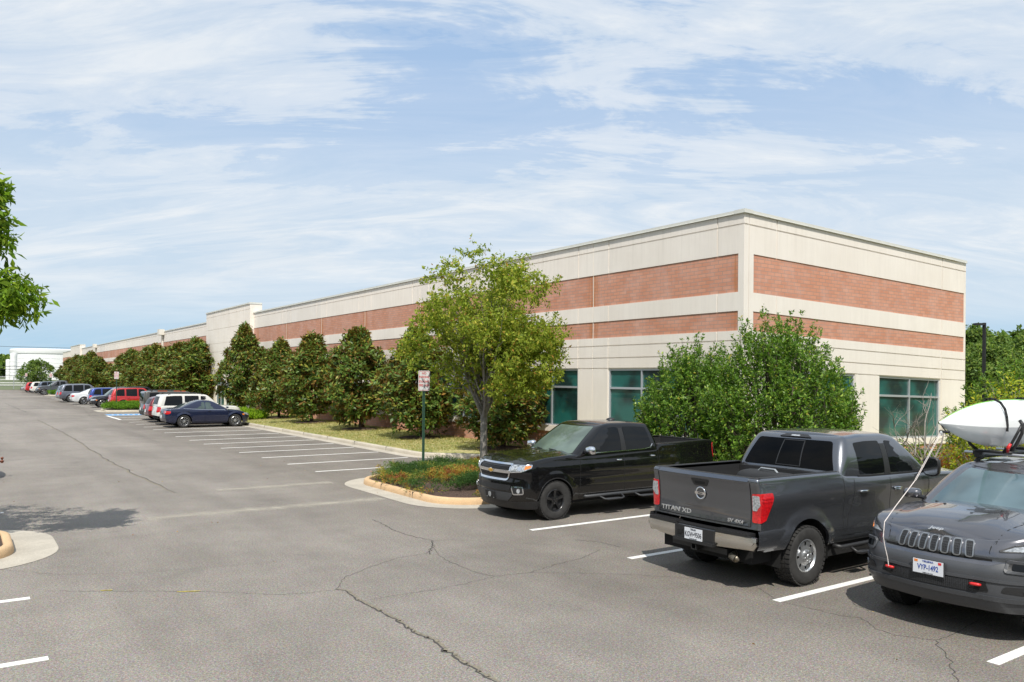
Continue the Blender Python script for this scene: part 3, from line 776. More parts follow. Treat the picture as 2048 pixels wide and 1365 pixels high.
class Body:
    """x forward, y left, z up; front at +L/2.  d: dict of measures"""
    def __init__(s, d):
        s.d = d; s.L = d['L']; s.W = d['W']; hL, hw = s.L / 2, s.W / 2
        s.zt = tab(d['top'], d.get('tsm', .08)); s.zb0 = tab(d['bot'], .04)
        s.F = tab(d.get('F', [(0, 0)])); s.Rr = tab(d.get('R', [(0, 0)])); s.S = tab(d['S'], .02)
        s.wh = d['wheels']; s.Ra = d['Ra']; s.Rw = d['Rw']; s.er = d.get('er', .05)
        rf, cf, rr, cr = d.get('rf', .35), d.get('cf', .12), d.get('rr', .2), d.get('cr', .04)
        P = []
        nf = 22
        def nose(sgn, r, c):
            q = []
            yf = hw - r
            for k in range(nf): q.append((sgn * (hL - c * (yf * k / nf / hw) ** 2), yf * k / nf))
            xc = hL - c * (yf / hw) ** 2 - r
            sl = 2 * c * yf / hw ** 2
            for k in range(15):
                a = R(90 * k / 14)
                q.append((sgn * (xc + r * math.cos(a)), yf + r * math.sin(a)))
            return q, xc
        a, xa = nose(1, rf, cf); b_, xb = nose(-1, rr, cr)
        P = list(a)
        step = d.get('step', .04)
        n_ = max(4, int((xa + xb) / step))
        # dense side points plus exact arch limits
        xs = set(xa - (xa + xb) * k / n_ for k in range(1, n_))
        for xw in s.wh:
            for k in range(0, 25): xs.add(xw + s.Ra * math.cos(PI * k / 24))
        xs = sorted((x for x in xs if -xb + .01 < x < xa - .01), reverse=True)
        xs2 = [xs[0]]
        for x in xs[1:]:
            if xs2[-1] - x > .012: xs2.append(x)
        P += [(x, hw) for x in xs2]
        P += b_[::-1]
        s.P = P; s.xa = xa; s.xb = -xb
        s.cum = [0]
        for p, q in zip(P, P[1:]): s.cum.append(s.cum[-1] + math.dist(p, q))
        s.px = [p[0] for p in P]; s.py = [p[1] for p in P]; s.tot = s.cum[-1]
        s.s_side = s.cum[nf + 14]          # arc length where the straight side starts
    def zb(s, x):
        z = s.zb0(x)
        for xw in s.wh:
            dx = abs(x - xw)
            if dx < s.Ra: z = max(z, s.Rw + math.sqrt(s.Ra ** 2 - dx ** 2))
        return z
    def base(s, t):
        x = float(np.interp(t, s.cum, s.px)); y = float(np.interp(t, s.cum, s.py))
        e = .01
        x2 = float(np.interp(min(t + e, s.tot), s.cum, s.px)); y2 = float(np.interp(min(t + e, s.tot), s.cum, s.py))
        x1 = float(np.interp(max(t - e, 0), s.cum, s.px)); y1 = float(np.interp(max(t - e, 0), s.cum, s.py))
        tx, ty = x2 - x1, y2 - y1; l = math.hypot(tx, ty) or 1
        return x, y, -ty / l * -1 if False else ty / l, -tx / l
    def pt(s, t, z, off=0.0):
        x, y, nx, ny = s.base(t)
        w_ = nx * nx
        fr = (s.F(z) if nx > 0 else s.Rr(z)) * w_ + s.S(z) * (1 - w_)
        fl = 0
        for xw in s.wh:
            dd = math.hypot(x - xw, z - s.Rw) - s.Ra
            if dd < s.d.get('flw', .1): fl = max(fl, s.d.get('fl', .02) * (1 - max(dd, 0) / s.d.get('flw', .1)) ** .7 if dd > 0 else s.d.get('fl', .02))
        zt = s.zt(x); e = min(1, max(0, (z - (zt - s.er)) / s.er))
        fr += s.er * (1 - math.sqrt(max(0, 1 - e * e))) * .8
        fr -= fl * (1 - w_)
        return Vector((x - nx * (fr - off), y - ny * (fr - off), z))
    def band(s, t, z, off=0.0):            # signed t measured from the front centre
        p = s.pt(abs(t), z, off)
        return p if t >= 0 else Vector((p.x, -p.y, p.z))
    def rear(s, t, z, off=0.0):            # signed t measured from the rear centre
        p = s.pt(s.tot - abs(t), z, off)
        return p if t >= 0 else Vector((p.x, -p.y, p.z))
    def side(s, sg):
        def f(x, z, off=0.0):
            # position along the outline from x
            t = s.s_side + (s.xa - x)
            t = min(max(t, 0), s.tot)
            p = s.pt(t, z, off); return Vector((p.x, p.y * sg, p.z))
        return f
    def mesh(s, name, mat, parent):
        d = s.d; nr = d.get('rows', 20); mb = MB(); rows = []
        ts = s.cum
        vv = [k / nr for k in range(nr + 1)]
        for t in ts:
            x = float(np.interp(t, s.cum, s.px)); z0, z1 = s.zb(x), s.zt(x); r = []
            for v in vv:
                z = z0 + (z1 - z0) * v
                r.append(s.pt(t, z))
            # extra fine rows at the shoulder
            zz = [z1 - s.er * q for q in (.8, .5, .25, .08)]
            r = [p for p in r if p.z < z1 - s.er * .95] + [None]
            r.pop()
            while len(r) < nr - 1: r.append(r[-1].copy())
            r = r[:nr - 1] + [s.pt(t, max(z0, q)) for q in zz] + [s.pt(t, z1)]
            rows.append(r)
        s.rows = rows
        mb.grid(rows)
        mir = [[Vector((p.x, -p.y, p.z)) for p in r] for r in rows]
        mb.grid(mir, flip=True)
        # rolled lip under the band
        lip = [[r[0], Vector((r[0].x, r[0].y - .05 * (1 if r[0].y > .06 else 0), r[0].z + .0)), ] for r in rows]
        mb.grid([[b_, a_] for a_, b_ in lip]); mb.grid([[Vector((a_.x, -a_.y, a_.z)), Vector((b_.x, -b_.y, b_.z))] for a_, b_ in lip])
        # top caps
        crown = d.get('crown', lambda x: .03)
        hood = d.get('hood', lambda x, u: 0.0)
        bed = d.get('bed')
        nx_ = 12
        prev = None
        for i, t in enumerate(ts):
            p = rows[i][-1]
            if bed and p.x < bed[0]: 
                prev = None; continue
            row = []
            for k in range(-nx_, nx_ + 1):
                u = k / nx_
                u2 = math.sin(u * PI / 2)
                row.append(Vector((p.x, p.y * u2, p.z + crown(p.x) * (1 - abs(u2) ** 2.2) + hood(p.x, u2))))
            if prev: mb.grid([prev, row], flip=False)
            prev = row
        o = mb.build(name, mat, parent, weld=True, recalc=False, angle=d.get('angle', 50))
        return o
    def hoodz(s, x, y):
        # height of the top cap at (x, y)
        best = min(range(len(s.rows)), key=lambda i: abs(s.rows[i][-1].x - x) + (10 if s.rows[i][-1].y < .3 else 0))
        p = s.rows[best][-1]; u2 = max(-1, min(1, y / p.y))
        return p.z + s.d.get('crown', lambda x: .03)(p.x) * (1 - abs(u2) ** 2.2) + s.d.get('hood', lambda x, u: 0.0)(p.x, u2)

class Cabin:
    def __init__(s, body, g):
        s.b = body; s.g = g
        s.zr = tab(g['roof'], .10)
        s.nf, s.nc, s.ns = 12, 8, 30
        def outline(xf, xr, w_, r, c, rr_, cr):
            q = []
            for k in range(s.nf): y = (w_ - r) * k / s.nf; q.append((xf - c * (y / w_) ** 2, y))
            xc = xf - c * ((w_ - r) / w_) ** 2 - r
            for k in range(s.nc + 1): a = R(90 * k / s.nc); q.append((xc + r * math.cos(a), w_ - r + r * math.sin(a)))
            xd = xr + cr * ((w_ - rr_) / w_) ** 2 + rr_
            for k in range(1, s.ns): q.append((xc + (xd - xc) * k / s.ns, w_))
            for k in range(s.nc + 1): a = R(90 - 90 * k / s.nc); q.append((xd - rr_ * math.cos(a), w_ - rr_ + rr_ * math.sin(a)))
            for k in range(1, s.nf + 1): y = (w_ - rr_) * (1 - k / s.nf); q.append((xr + cr * (y / w_) ** 2, y))
            return q, xc, xd
        s.B, s.bxc, s.bxd = outline(g['bf'], g['br'], g['bw'], g.get('brf', .16), g.get('bcf', .14), g.get('brr', .10), g.get('bcr', .04))
        s.T, s.txc, s.txd = outline(g['tf'], g['tr'], g['tw'], g.get('trf', .12), g.get('tcf', .08), g.get('trr', .10), g.get('tcr', .03))
        s.bul = g.get('bulge', .02); s.er = g.get('er', .05)
        s.dz = g.get('sink', .03)
    def zbase(s, x): return s.b.zt(x) - s.dz
    def pj(s, j, v):
        bx, by = s.B[j]; tx, ty = s.T[j]
        z0 = s.zbase(bx) if 'zb' not in s.g else s.g['zb'](bx); z1 = s.zr(tx)
        bb = s.bul * 4 * v * (1 - v)
        x = bx + (tx - bx) * v; y = by + (ty - by) * v
        z = z0 + (z1 - z0) * v
        e = min(1, max(0, (z - (z1 - s.er)) / s.er)); sh = s.er * (1 - math.sqrt(max(0, 1 - e * e)))
        # outward in plan
        l = math.hypot(x - (s.g['tf'] + s.g['tr']) / 2, 0)
        n_ = len(s.B)
        nrm = s.norm(j)
        return Vector((x + nrm[0] * (bb - sh), y + nrm[1] * (bb - sh), z))
    def norm(s, j):
        a = s.B[max(j - 1, 0)]; c_ = s.B[min(j + 1, len(s.B) - 1)]
        tx, ty = c_[0] - a[0], c_[1] - a[1]; l = math.hypot(tx, ty) or 1
        return (ty / l, -tx / l)
    def mesh(s, name, mat, parent):
        mb = MB(); n = len(s.B)
        vs = [0, .15, .3, .45, .6, .75, .86, .92, .95, .975, .99, 1.0]
        rows = [[s.pj(j, v) for v in vs] for j in range(n)]
        mb.grid(rows); mb.grid([[Vector((p.x, -p.y, p.z)) for p in r] for r in rows], flip=True)
        prev = None; K = 8; cr = s.g.get('crown', .035)
        for j in range(n):
            p = rows[j][-1]
            row = [Vector((p.x, p.y * math.sin(k / K * PI / 2), p.z + cr * (1 - abs(math.sin(k / K * PI / 2)) ** 2.0) * min(1, abs(p.y) / s.g['tw']))) for k in range(-K, K + 1)]
            if prev: mb.grid([prev, row])
            prev = row
        return mb.build(name, mat, parent, weld=True, angle=55)
    def front(s, yf, v, off=0.0):
        j = abs(yf) * s.nf; j0 = int(min(j, s.nf - .001)); f = j - j0
        p = s.pj(j0, v).lerp(s.pj(j0 + 1, v), f)
        n_ = Vector((s.zr(s.g['tf']) - s.zbase(s.g['bf']), 0, s.g['bf'] - s.g['tf'])).normalized()
        p = p + n_ * off
        return p if yf >= 0 else Vector((p.x, -p.y, p.z))
    def back(s, yf, v, off=0.0):
        n = len(s.B) - 1; j = abs(yf) * s.nf; j0 = int(min(j, s.nf - .001)); f = j - j0
        p = s.pj(n - j0, v).lerp(s.pj(n - j0 - 1, v), f)
        n_ = Vector((-(s.zr(s.g['tr']) - s.zbase(s.g['br'])), 0, s.g['tr'] - s.g['br'])).normalized()
        p = p + n_ * off
        return p if yf >= 0 else Vector((p.x, -p.y, p.z))
    def side(s, sg):
        def f(x, z, off=0.0):
            z0, z1 = s.zbase(x), s.zr(x)
            v = (z - z0) / (z1 - z0)
            y = s.g['bw'] + (s.g['tw'] - s.g['bw']) * v + s.bul * 4 * v * (1 - v)
            e = min(1, max(0, (z - (z1 - s.er)) / s.er)); y -= s.er * (1 - math.sqrt(max(0, 1 - e * e)))
            return Vector((x, sg * (y + off), z))
        return f
    def fx(s, z):     # front limit of the flat side at height z
        z0, z1 = s.zbase(s.bxc), s.zr(s.txc); v = (z - z0) / (z1 - z0); return s.bxc + (s.txc - s.bxc) * v
    def rx(s, z):
        z0, z1 = s.zbase(s.bxd), s.zr(s.txd); v = (z - z0) / (z1 - z0); return s.bxd + (s.txd - s.bxd) * v

def patch(name, poly, fm, mat, parent, off=.004, cut=.08, depth=.012, smooth=True, flip=None):
    """solid plate that follows the surface fm(p,q,off) inside a 2-D outline"""
    bm = bmesh.new()
    vs = [bm.verts.new((p, q, 0)) for p, q in poly]
    fc = bm.faces.new(vs)
    if fc.normal.z < 0: pass
    xs = [p for p, q in poly]; ys = [q for p, q in poly]
    if cut:
        for ax, lo, hi in ((0, min(xs), max(xs)), (1, min(ys), max(ys))):
            c_ = cut[ax] if isinstance(cut, tuple) else cut
            n_ = int((hi - lo) / c_)
            for k in range(1, n_ + 1):
                t = lo + (hi - lo) * k / (n_ + 1)
                co_ = (t, 0, 0) if ax == 0 else (0, t, 0); no = (1, 0, 0) if ax == 0 else (0, 1, 0)
                bmesh.ops.bisect_plane(bm, geom=bm.verts[:] + bm.edges[:] + bm.faces[:], plane_co=co_, plane_no=no)
    bed = [e_ for e_ in bm.edges if e_.is_boundary]
    r = bmesh.ops.extrude_edge_only(bm, edges=bed)
    low = set(v_ for v_ in r['geom'] if isinstance(v_, bmesh.types.BMVert))
    for v_ in bm.verts:
        p = fm(v_.co.x, v_.co.y, off - (depth if v_ in low else 0)); v_.co = p
    bmesh.ops.recalc_face_normals(bm, faces=bm.faces)
    # face outwards: compare with offset direction
    c_ = sum((Vector((p, q)) for p, q in poly), Vector((0, 0))) / len(poly)
    nd = fm(c_.x, c_.y, .02) - fm(c_.x, c_.y, 0)
    top = [f_ for f_ in bm.faces if not any(v_ in low for v_ in f_.verts)]
    if top:
        sn = sum((f_.normal for f_ in top), Vector())
        if sn.dot(nd) < 0: bmesh.ops.reverse_faces(bm, faces=bm.faces)
    me = bpy.data.meshes.new(name); bm.to_mesh(me); bm.free(); me.materials.append(mat)
    if smooth: me.shade_smooth(); me.set_sharp_from_angle(angle=R(40))
    return link(name, me, parent)

def rpoly(pts, r=.03, n=3):
    """round the corners of a polygon"""
    o = []; m = len(pts)
    for i in range(m):
        a, b_, c_ = Vector(pts[i - 1]), Vector(pts[i]), Vector(pts[(i + 1) % m])
        da, dc = (a - b_), (c_ - b_); rr = min(r, da.length * .45, dc.length * .45)
        p0 = b_ + da.normalized() * rr; p1 = b_ + dc.normalized() * rr
        for k in range(n + 1):
            t = k / n; q = p0 * (1 - t) ** 2 + b_ * 2 * t * (1 - t) + p1 * t * t; o.append((q.x, q.y))
    return o

def trim(name, line, fm, mat, parent, w=.012, off=.004, depth=.01, closed=False, step=.05, mbo=None):
    """thin raised strip along a 2-D line on a surface"""
    pts = []
    ln = list(line) + ([line[0]] if closed else [])
    for (a, b_), (c_, d_) in zip(ln, ln[1:]):
        n_ = max(1, int(math.hypot(c_ - a, d_ - b_) / step))
        for k in range(n_): pts.append(Vector((a + (c_ - a) * k / n_, b_ + (d_ - b_) * k / n_)))
    if not closed: pts.append(Vector(ln[-1]))
    rows = []; n = len(pts)
    for i, p in enumerate(pts):
        a = pts[i - 1] if (i or closed) else p; c_ = pts[(i + 1) % n] if (i < n - 1 or closed) else p
        t = (c_ - a).normalized(); nn = Vector((-t.y, t.x)) * w / 2
        rows.append([fm(p.x - nn.x, p.y - nn.y, off - depth), fm(p.x - nn.x, p.y - nn.y, off), fm(p.x + nn.x, p.y + nn.y, off), fm(p.x + nn.x, p.y + nn.y, off - depth)])
    if closed: rows.append(rows[0])
    mb = mbo or MB(); mb.grid(rows)
    if mbo is None: return mb.build(name, mat, parent, recalc=True)

# ------------------------------------------------------------------ wheels
WH = {}
def wheel_meshes(Rw, w_, rr, style):
    key = (Rw, w_, rr, style)
    if key in WH: return WH[key]
    ty = MB(); h = w_ / 2
    sw = Rw - rr
    prof = [(rr - .005, -h * .80), (rr + .012, -h * .86), (rr + sw * .35, -h * 1.0), (rr + sw * .68, -h * 1.0), (Rw - .022, -h * .93), (Rw - .006, -h * .80), (Rw, -h * .5), (Rw + .001, 0),
            (Rw, h * .5), (Rw - .006, h * .80), (Rw - .022, h * .93), (rr + sw * .68, h * 1.0), (rr + sw * .35, h * 1.0), (rr + .012, h * .86), (rr - .005, h * .80)]
    ty.lathe(prof, 'y', 48, closed=True)
    if style in ('steel', 'five', 'jeep'):
        nb = 40
        for k in range(nb):
            a = 2 * PI * k / nb
            for sgn in (-1, 1):
                a2 = a + (PI / nb if sgn > 0 else 0)
                Mx = Matrix.Rotation(-a2, 4, 'Y') @ Matrix.Translation((Rw - .001, sgn * h * .70, 0))
                ty.obox(Mx, .018, h * .50, 2 * PI * Rw / nb * .66)
            for yy in (-.2, .2):
                Mx = Matrix.Rotation(-a - .03 * yy * 10, 4, 'Y') @ Matrix.Translation((Rw + .001, h * yy, 0))
                ty.obox(Mx, .013, h * .3, 2 * PI * Rw / nb * .72)
    tme = ty.mesh('tyre', M['rubber'], angle=35)
    rm = MB(); e = h * .80
    if style == 'steel':
        # pressed disc with eight slots, raised hub
        pr = [(rr, e), (rr - .012, e + .004), (rr - .02, e - .012), (rr - .03, e - .025)]
        rm.lathe(pr, 'y', 48)
        n_ = 16
        r0, r1, r2, r3 = .085, rr * .60, rr * .84, rr - .028
        def pp(r, a, y): return (r * math.cos(a), y, r * math.sin(a))
        for k in range(n_ * 2):
            a0, a1 = 2 * PI * k / (2 * n_), 2 * PI * (k + 1) / (2 * n_)
            y1, y2, y3 = e - .018, e - .012, e - .026
            slot = (k % 4) in (1,)
            rm.quad(pp(r0, a0, e - .004), pp(r0, a1, e - .004), pp(r1, a1, y1), pp(r1, a0, y1))
            if slot:
                for (q0, q1) in ((r1, r1 + .006), (r2 - .006, r2)): rm.quad(pp(q0, a0, y1), pp(q0, a1, y1), pp(q1, a1, y2), pp(q1, a0, y2))
            else: rm.quad(pp(r1, a0, y1), pp(r1, a1, y1), pp(r2, a1, y2), pp(r2, a0, y2))
            rm.quad(pp(r2, a0, y2), pp(r2, a1, y2), pp(r3, a1, y3), pp(r3, a0, y3))
        rm.lathe([(.088, e - .006), (.084, e + .022), (.060, e + .034), (.035, e + .036), (.030, e + .045), (0.001, e + .046)], 'y', 32)
        for k in range(6):
            a = 2 * PI * k / 6; rm.lathe([(.013, -.004), (.012, .020), (.001, .022)], 'y', 8, c=(.068 * math.cos(a), e + .02, .068 * math.sin(a)))
        mats = M['silver']
    else:
        rm.lathe([(rr + .002, e + .002), (rr - .006, e + .008), (rr - .016, e), (rr - .022, e - .03), (rr - .03, -e)], 'y', 48)
        nsp, ws, split = {'five': (5, .070, 0), 'jeep': (5, .05, 1), 'ten': (10, .026, 0), 'mesh': (7, .022, 1), 'six': (6, .05, 0)}[style]
        for k in range(nsp):
            a = 2 * PI * k / nsp + .3
            for q in ((-.13, .13) if split else (0,)):
                Mr = Matrix.Rotation(-(a + q), 4, 'Y')
                r0, r1 = .045, rr - .012
                vs = []
                for r_, wf, yy, dp in ((r0, .62, e - .016, .03), ((r0 + r1) / 2, .85, e - .012, .03), (r1, 1.25, e - .004, .025)):
                    for yy2 in (yy, yy - dp):
                        for sg in (-1, 1):
                            vs.append(Mr @ Vector((r_, yy2 if yy2 == yy else yy2, sg * ws * wf / 2 * (.72 if yy2 == yy else 1))))
                fs = []
                for i in (0, 4): fs += [(i, i + 1, i + 5, i + 4), (i + 2, i + 6, i + 7, i + 3), (i, i + 4, i + 6, i + 2), (i + 1, i + 3, i + 7, i + 5)]
                rm.add(vs, fs)
        rm.lathe([(.078, e - .045), (.075, e - .018), (.05, e - .014), (.032, e - .012), (.030, e), (.001, e + .002)], 'y', 24)
        for k in range(5):
            a = 2 * PI * k / 5 + .6; rm.lathe([(.011, -.002), (.010, .012), (.001, .014)], 'y', 8, c=(.052 * math.cos(a), e - .014, .052 * math.sin(a)))
        mats = M['black_alloy'] if style == 'five' else M['silver']
    rme = rm.mesh('rim', mats, angle=40)
    bk = MB()
    bk.lathe([(rr - .028, e - .06), (.16, e - .075), (.14, e - .07), (.001, e - .07)], 'y', 32)
    bme = bk.mesh('brake_disc', M['dark_trim'], angle=40)
    WH[key] = (tme, rme, bme)
    return WH[key]

def add_wheel(parent, x, y, Rw, w_, rr, style, steer=0.0):
    t, r, bd = wheel_meshes(Rw, w_, rr, style)
    o = link('wheel', t, parent, (x, y, Rw))
    o.rotation_euler = (0, random.uniform(0, 6), (0 if y > 0 else PI) + steer)
    ri = link('rim', r, o); link('brake_disc', bd, o)
    return o

def text_mesh(s, size, depth, bold=.0, sx=1.0, shear=0.0, space=1.0):
    cu = bpy.data.curves.new('lettering', 'FONT'); cu.body = s; cu.size = size; cu.extrude = depth; cu.offset = bold
    cu.align_x = 'CENTER'; cu.align_y = 'CENTER'; cu.shear = shear; cu.space_character = space; cu.resolution_u = 3
    o = bpy.data.objects.new('lettering', cu); COL.objects.link(o)
    bpy.context.view_layer.update()
    me = bpy.data.meshes.new_from_object(o.evaluated_get(bpy.context.evaluated_depsgraph_get()))
    bpy.data.objects.remove(o); bpy.data.curves.remove(cu)
    if sx != 1.0:
        for v_ in me.vertices: v_.co.x *= sx
    return me

def lettering(name, s, size, mat, parent, origin, xdir, ydir, depth=.003, bold=0.0, sx=1.0, shear=0.0, space=1.0):
    me = text_mesh(s, size, depth, bold, sx, shear, space); me.materials.clear(); me.materials.append(mat)
    X = Vector(xdir).normalized(); Y = Vector(ydir).normalized(); Z = X.cross(Y).normalized(); Y = Z.cross(X)
    o = link(name, me, parent)
    o.matrix_local = Matrix(((X.x, Y.x, Z.x, origin[0]), (X.y, Y.y, Z.y, origin[1]), (X.z, Y.z, Z.z, origin[2]), (0, 0, 0, 1)))
    return o

def underbody(body, root):
    mb = MB(); hw = body.W / 2; L_ = body.L; z = body.Rw + .22
    x0, x1 = -L_ / 2 + .14, L_ / 2 - .25
    wr, wf = min(body.wh), max(body.wh)
    r = body.Ra + .02
    mb.box(wr + r, wf - r, -hw + .13, hw - .13, body.d.get('ub', .30), z)
    for a, c_ in ((x0, wr - r), (wf + r, x1)):
        if c_ > a: mb.box(a, c_, -hw + .2, hw - .2, body.d.get('ub', .30) + .07, z)
    mb.box(wr - r, wr + r, -hw + .42, hw - .42, .33, z); mb.box(wf - r, wf + r, -hw + .42, hw - .42, .30, z)
    for xw in body.wh:
        for sg in (-1, 1):
            rows = []
            for k in range(17):
                a = PI * k / 16
                x = xw + (r) * math.cos(a); zz = body.Rw + r * math.sin(a)
                if k in (0, 16): zz = .30
                rows.append([(x, sg * (hw - .42), zz), (x, sg * (hw - .045), zz)])
            mb.grid(rows, flip=sg > 0)
            # closing wall
            c_ = [(q[0][0], q[0][1], q[0][2]) for q in rows]
            mb.add(c_, [tuple(range(len(c_)))])
    mb.tube([(wr, -hw + .3, body.Rw), (wr, hw - .3, body.Rw)], .05, 8)
    mb.lathe([(.001, -.14), (.1, -.11), (.13, 0), (.1, .11), (.001, .14)], 'y', 12, c=(wr, 0, body.Rw))
    return mb.build('underbody', M['void'], root)

def shut_lines(body, root, lines, name='door_gap', w=.009):
    for sg in (-1, 1):
        for ln in lines: trim(name, ln, body.side(sg), M['seam'], root, w, .0012, .004)

def mirror_(root, x, y, z, sg, mat, s=1.0, tall=1.0, glassdir=-1, arm=None):
    """door mirror: rounded shell, glass facing backwards"""
    mb = MB(); rows = []
    n = 12
    for k, (xx, sc) in enumerate(((-.055, .86), (-.05, .97), (-.02, 1.0), (.03, .93), (.06, .72), (.075, .38), (.078, .02))):
        rows.append([(x + xx * s, sg * (y + .125 * s) + .125 * s * sc * math.copysign(abs(math.cos(2 * PI * j / n)) ** .6, math.cos(2 * PI * j / n)), z + .085 * s * tall * sc * math.copysign(abs(math.sin(2 * PI * j / n)) ** .6, math.sin(2 * PI * j / n))) for j in range(n + 1)])
    mb.grid(rows); o = mb.build('side_mirror', mat, root, smooth=True, weld=True, recalc=True)
    g = MB(); r0 = [(p[0] - .001, p[1], p[2]) for p in rows[0][:-1]]; g.add(r0, [tuple(range(n))]); g.build('mirror_glass', M['chrome'], o, recalc=True)
    a = MB(); a.tube([(x + .01, sg * (y - .06), z - .05 * s * tall), (x, sg * (y + .06 * s), z - .04 * s * tall)], .028 * s, 8); a.build('mirror_arm', M['black_plastic'], o)
    return o

def handle(root, fm, x, z, mat, L_=.18):
    mb = MB()
    pts = [fm(x - L_ / 2, z, .004), fm(x - L_ / 2 + .02, z, .03), fm(x, z, .038), fm(x + L_ / 2 - .02, z, .03), fm(x + L_ / 2, z, .004)]
    mb.tube(pts, [.012, .014, .015, .014, .012], 8); return mb.build('door_handle', mat, root, smooth=True)

def cabin_windows(cab, root, pill, glass, wind, rearg, top=.10, bot=.035, r=.05, fpad=.05, rpad=.05, wv=(.07, .93), sidetrim=None):
    """pill: list of (x_front, x_rear) for each side pane at the belt line"""
    patch('windscreen', rpoly([(-.985, wv[0]), (.985, wv[0]), (.97, wv[1]), (-.97, wv[1])], .05), cab.front, wind, root, .005, (.12, .12), .012)
    if rearg: patch('rear_window', rpoly([(-.93, wv[0] + rearg[1]), (.93, wv[0] + rearg[1]), (.92, rearg[2]), (-.92, rearg[2])], .08), cab.back, rearg[0], root, .005, (.15, .15), .012)
    for sg in (-1, 1):
        fm = cab.side(sg)
        for a, c_ in pill:
            zb_ = lambda x: cab.zbase(x) + cab.dz + bot
            zt_ = lambda x: cab.zr(x) - top
            # outline clipped by the raked front and rear pillars
            P = []
            n = 8
            for k in range(n + 1):
                x = a + (c_ - a) * k / n; P.append((x, zt_(x)))
            P2 = []
            for x, z in P:
                for _ in range(6):
                    xf = cab.fx(z) - fpad; xr = cab.rx(z) + rpad; xc_ = min(max(x, xr), xf); z = zt_(xc_)
                P2.append((xc_, z))
            Q = []
            for k in range(n + 1):
                x = c_ + (a - c_) * k / n; z = zb_(x)
                xf = cab.fx(z) - fpad; xr = cab.rx(z) + rpad; Q.append((min(max(x, xr), xf), z))
            poly = []
            for p in P2 + Q:
                if not poly or math.dist(p, poly[-1]) > .004: poly.append(p)
            if math.dist(poly[0], poly[-1]) < .004: poly.pop()
            poly = rpoly(poly, r, 2)
            po = []
            for p in poly:
                if not po or math.dist(p, po[-1]) > .002: po.append(p)
            patch('side_window', po, fm, glass, root, .004, .15, .012)
            if sidetrim:
                trim('window_trim', po, fm, sidetrim, root, .014, .007, .01, closed=True)
# ------------------------------------------------------------------ the three near vehicles
P_black = paint('black car paint', (.004, .004, .0045), 0, .3)
P_gun = paint('gunmetal car paint', (.135, .142, .158), .8, .27)
P_gran = paint('granite car paint', (.15, .148, .16), .8, .26)
M['clad'] = simple('grey cladding', (.040, .042, .046), .5, bmp=.1, bscale=200)
M['bumper_chrome'] = simple('dull chrome bumper', (.68, .66, .62), .2, metal=1.0, var=.06, vscale=3)
M['grille_mesh'] = simple('grille mesh', (.012, .012, .013), .5)

def S_std(k=1.0, zlow=.35, zmid=.75, ztop=1.1, lo=.05, top=.03):
    return [(zlow - .1, lo * 1.6 * k), (zlow, lo * k), (zlow + .12, lo * .45 * k), (zmid, 0), (zmid + .12, .004), (ztop, top), (ztop + .3, top + .03)]

M['glass_rear'] = carglass('near-black glass', (.003, .003, .003)); M['glass_rear'].node_tree.nodes['Principled BSDF'].inputs['Coat Weight'].default_value = .22
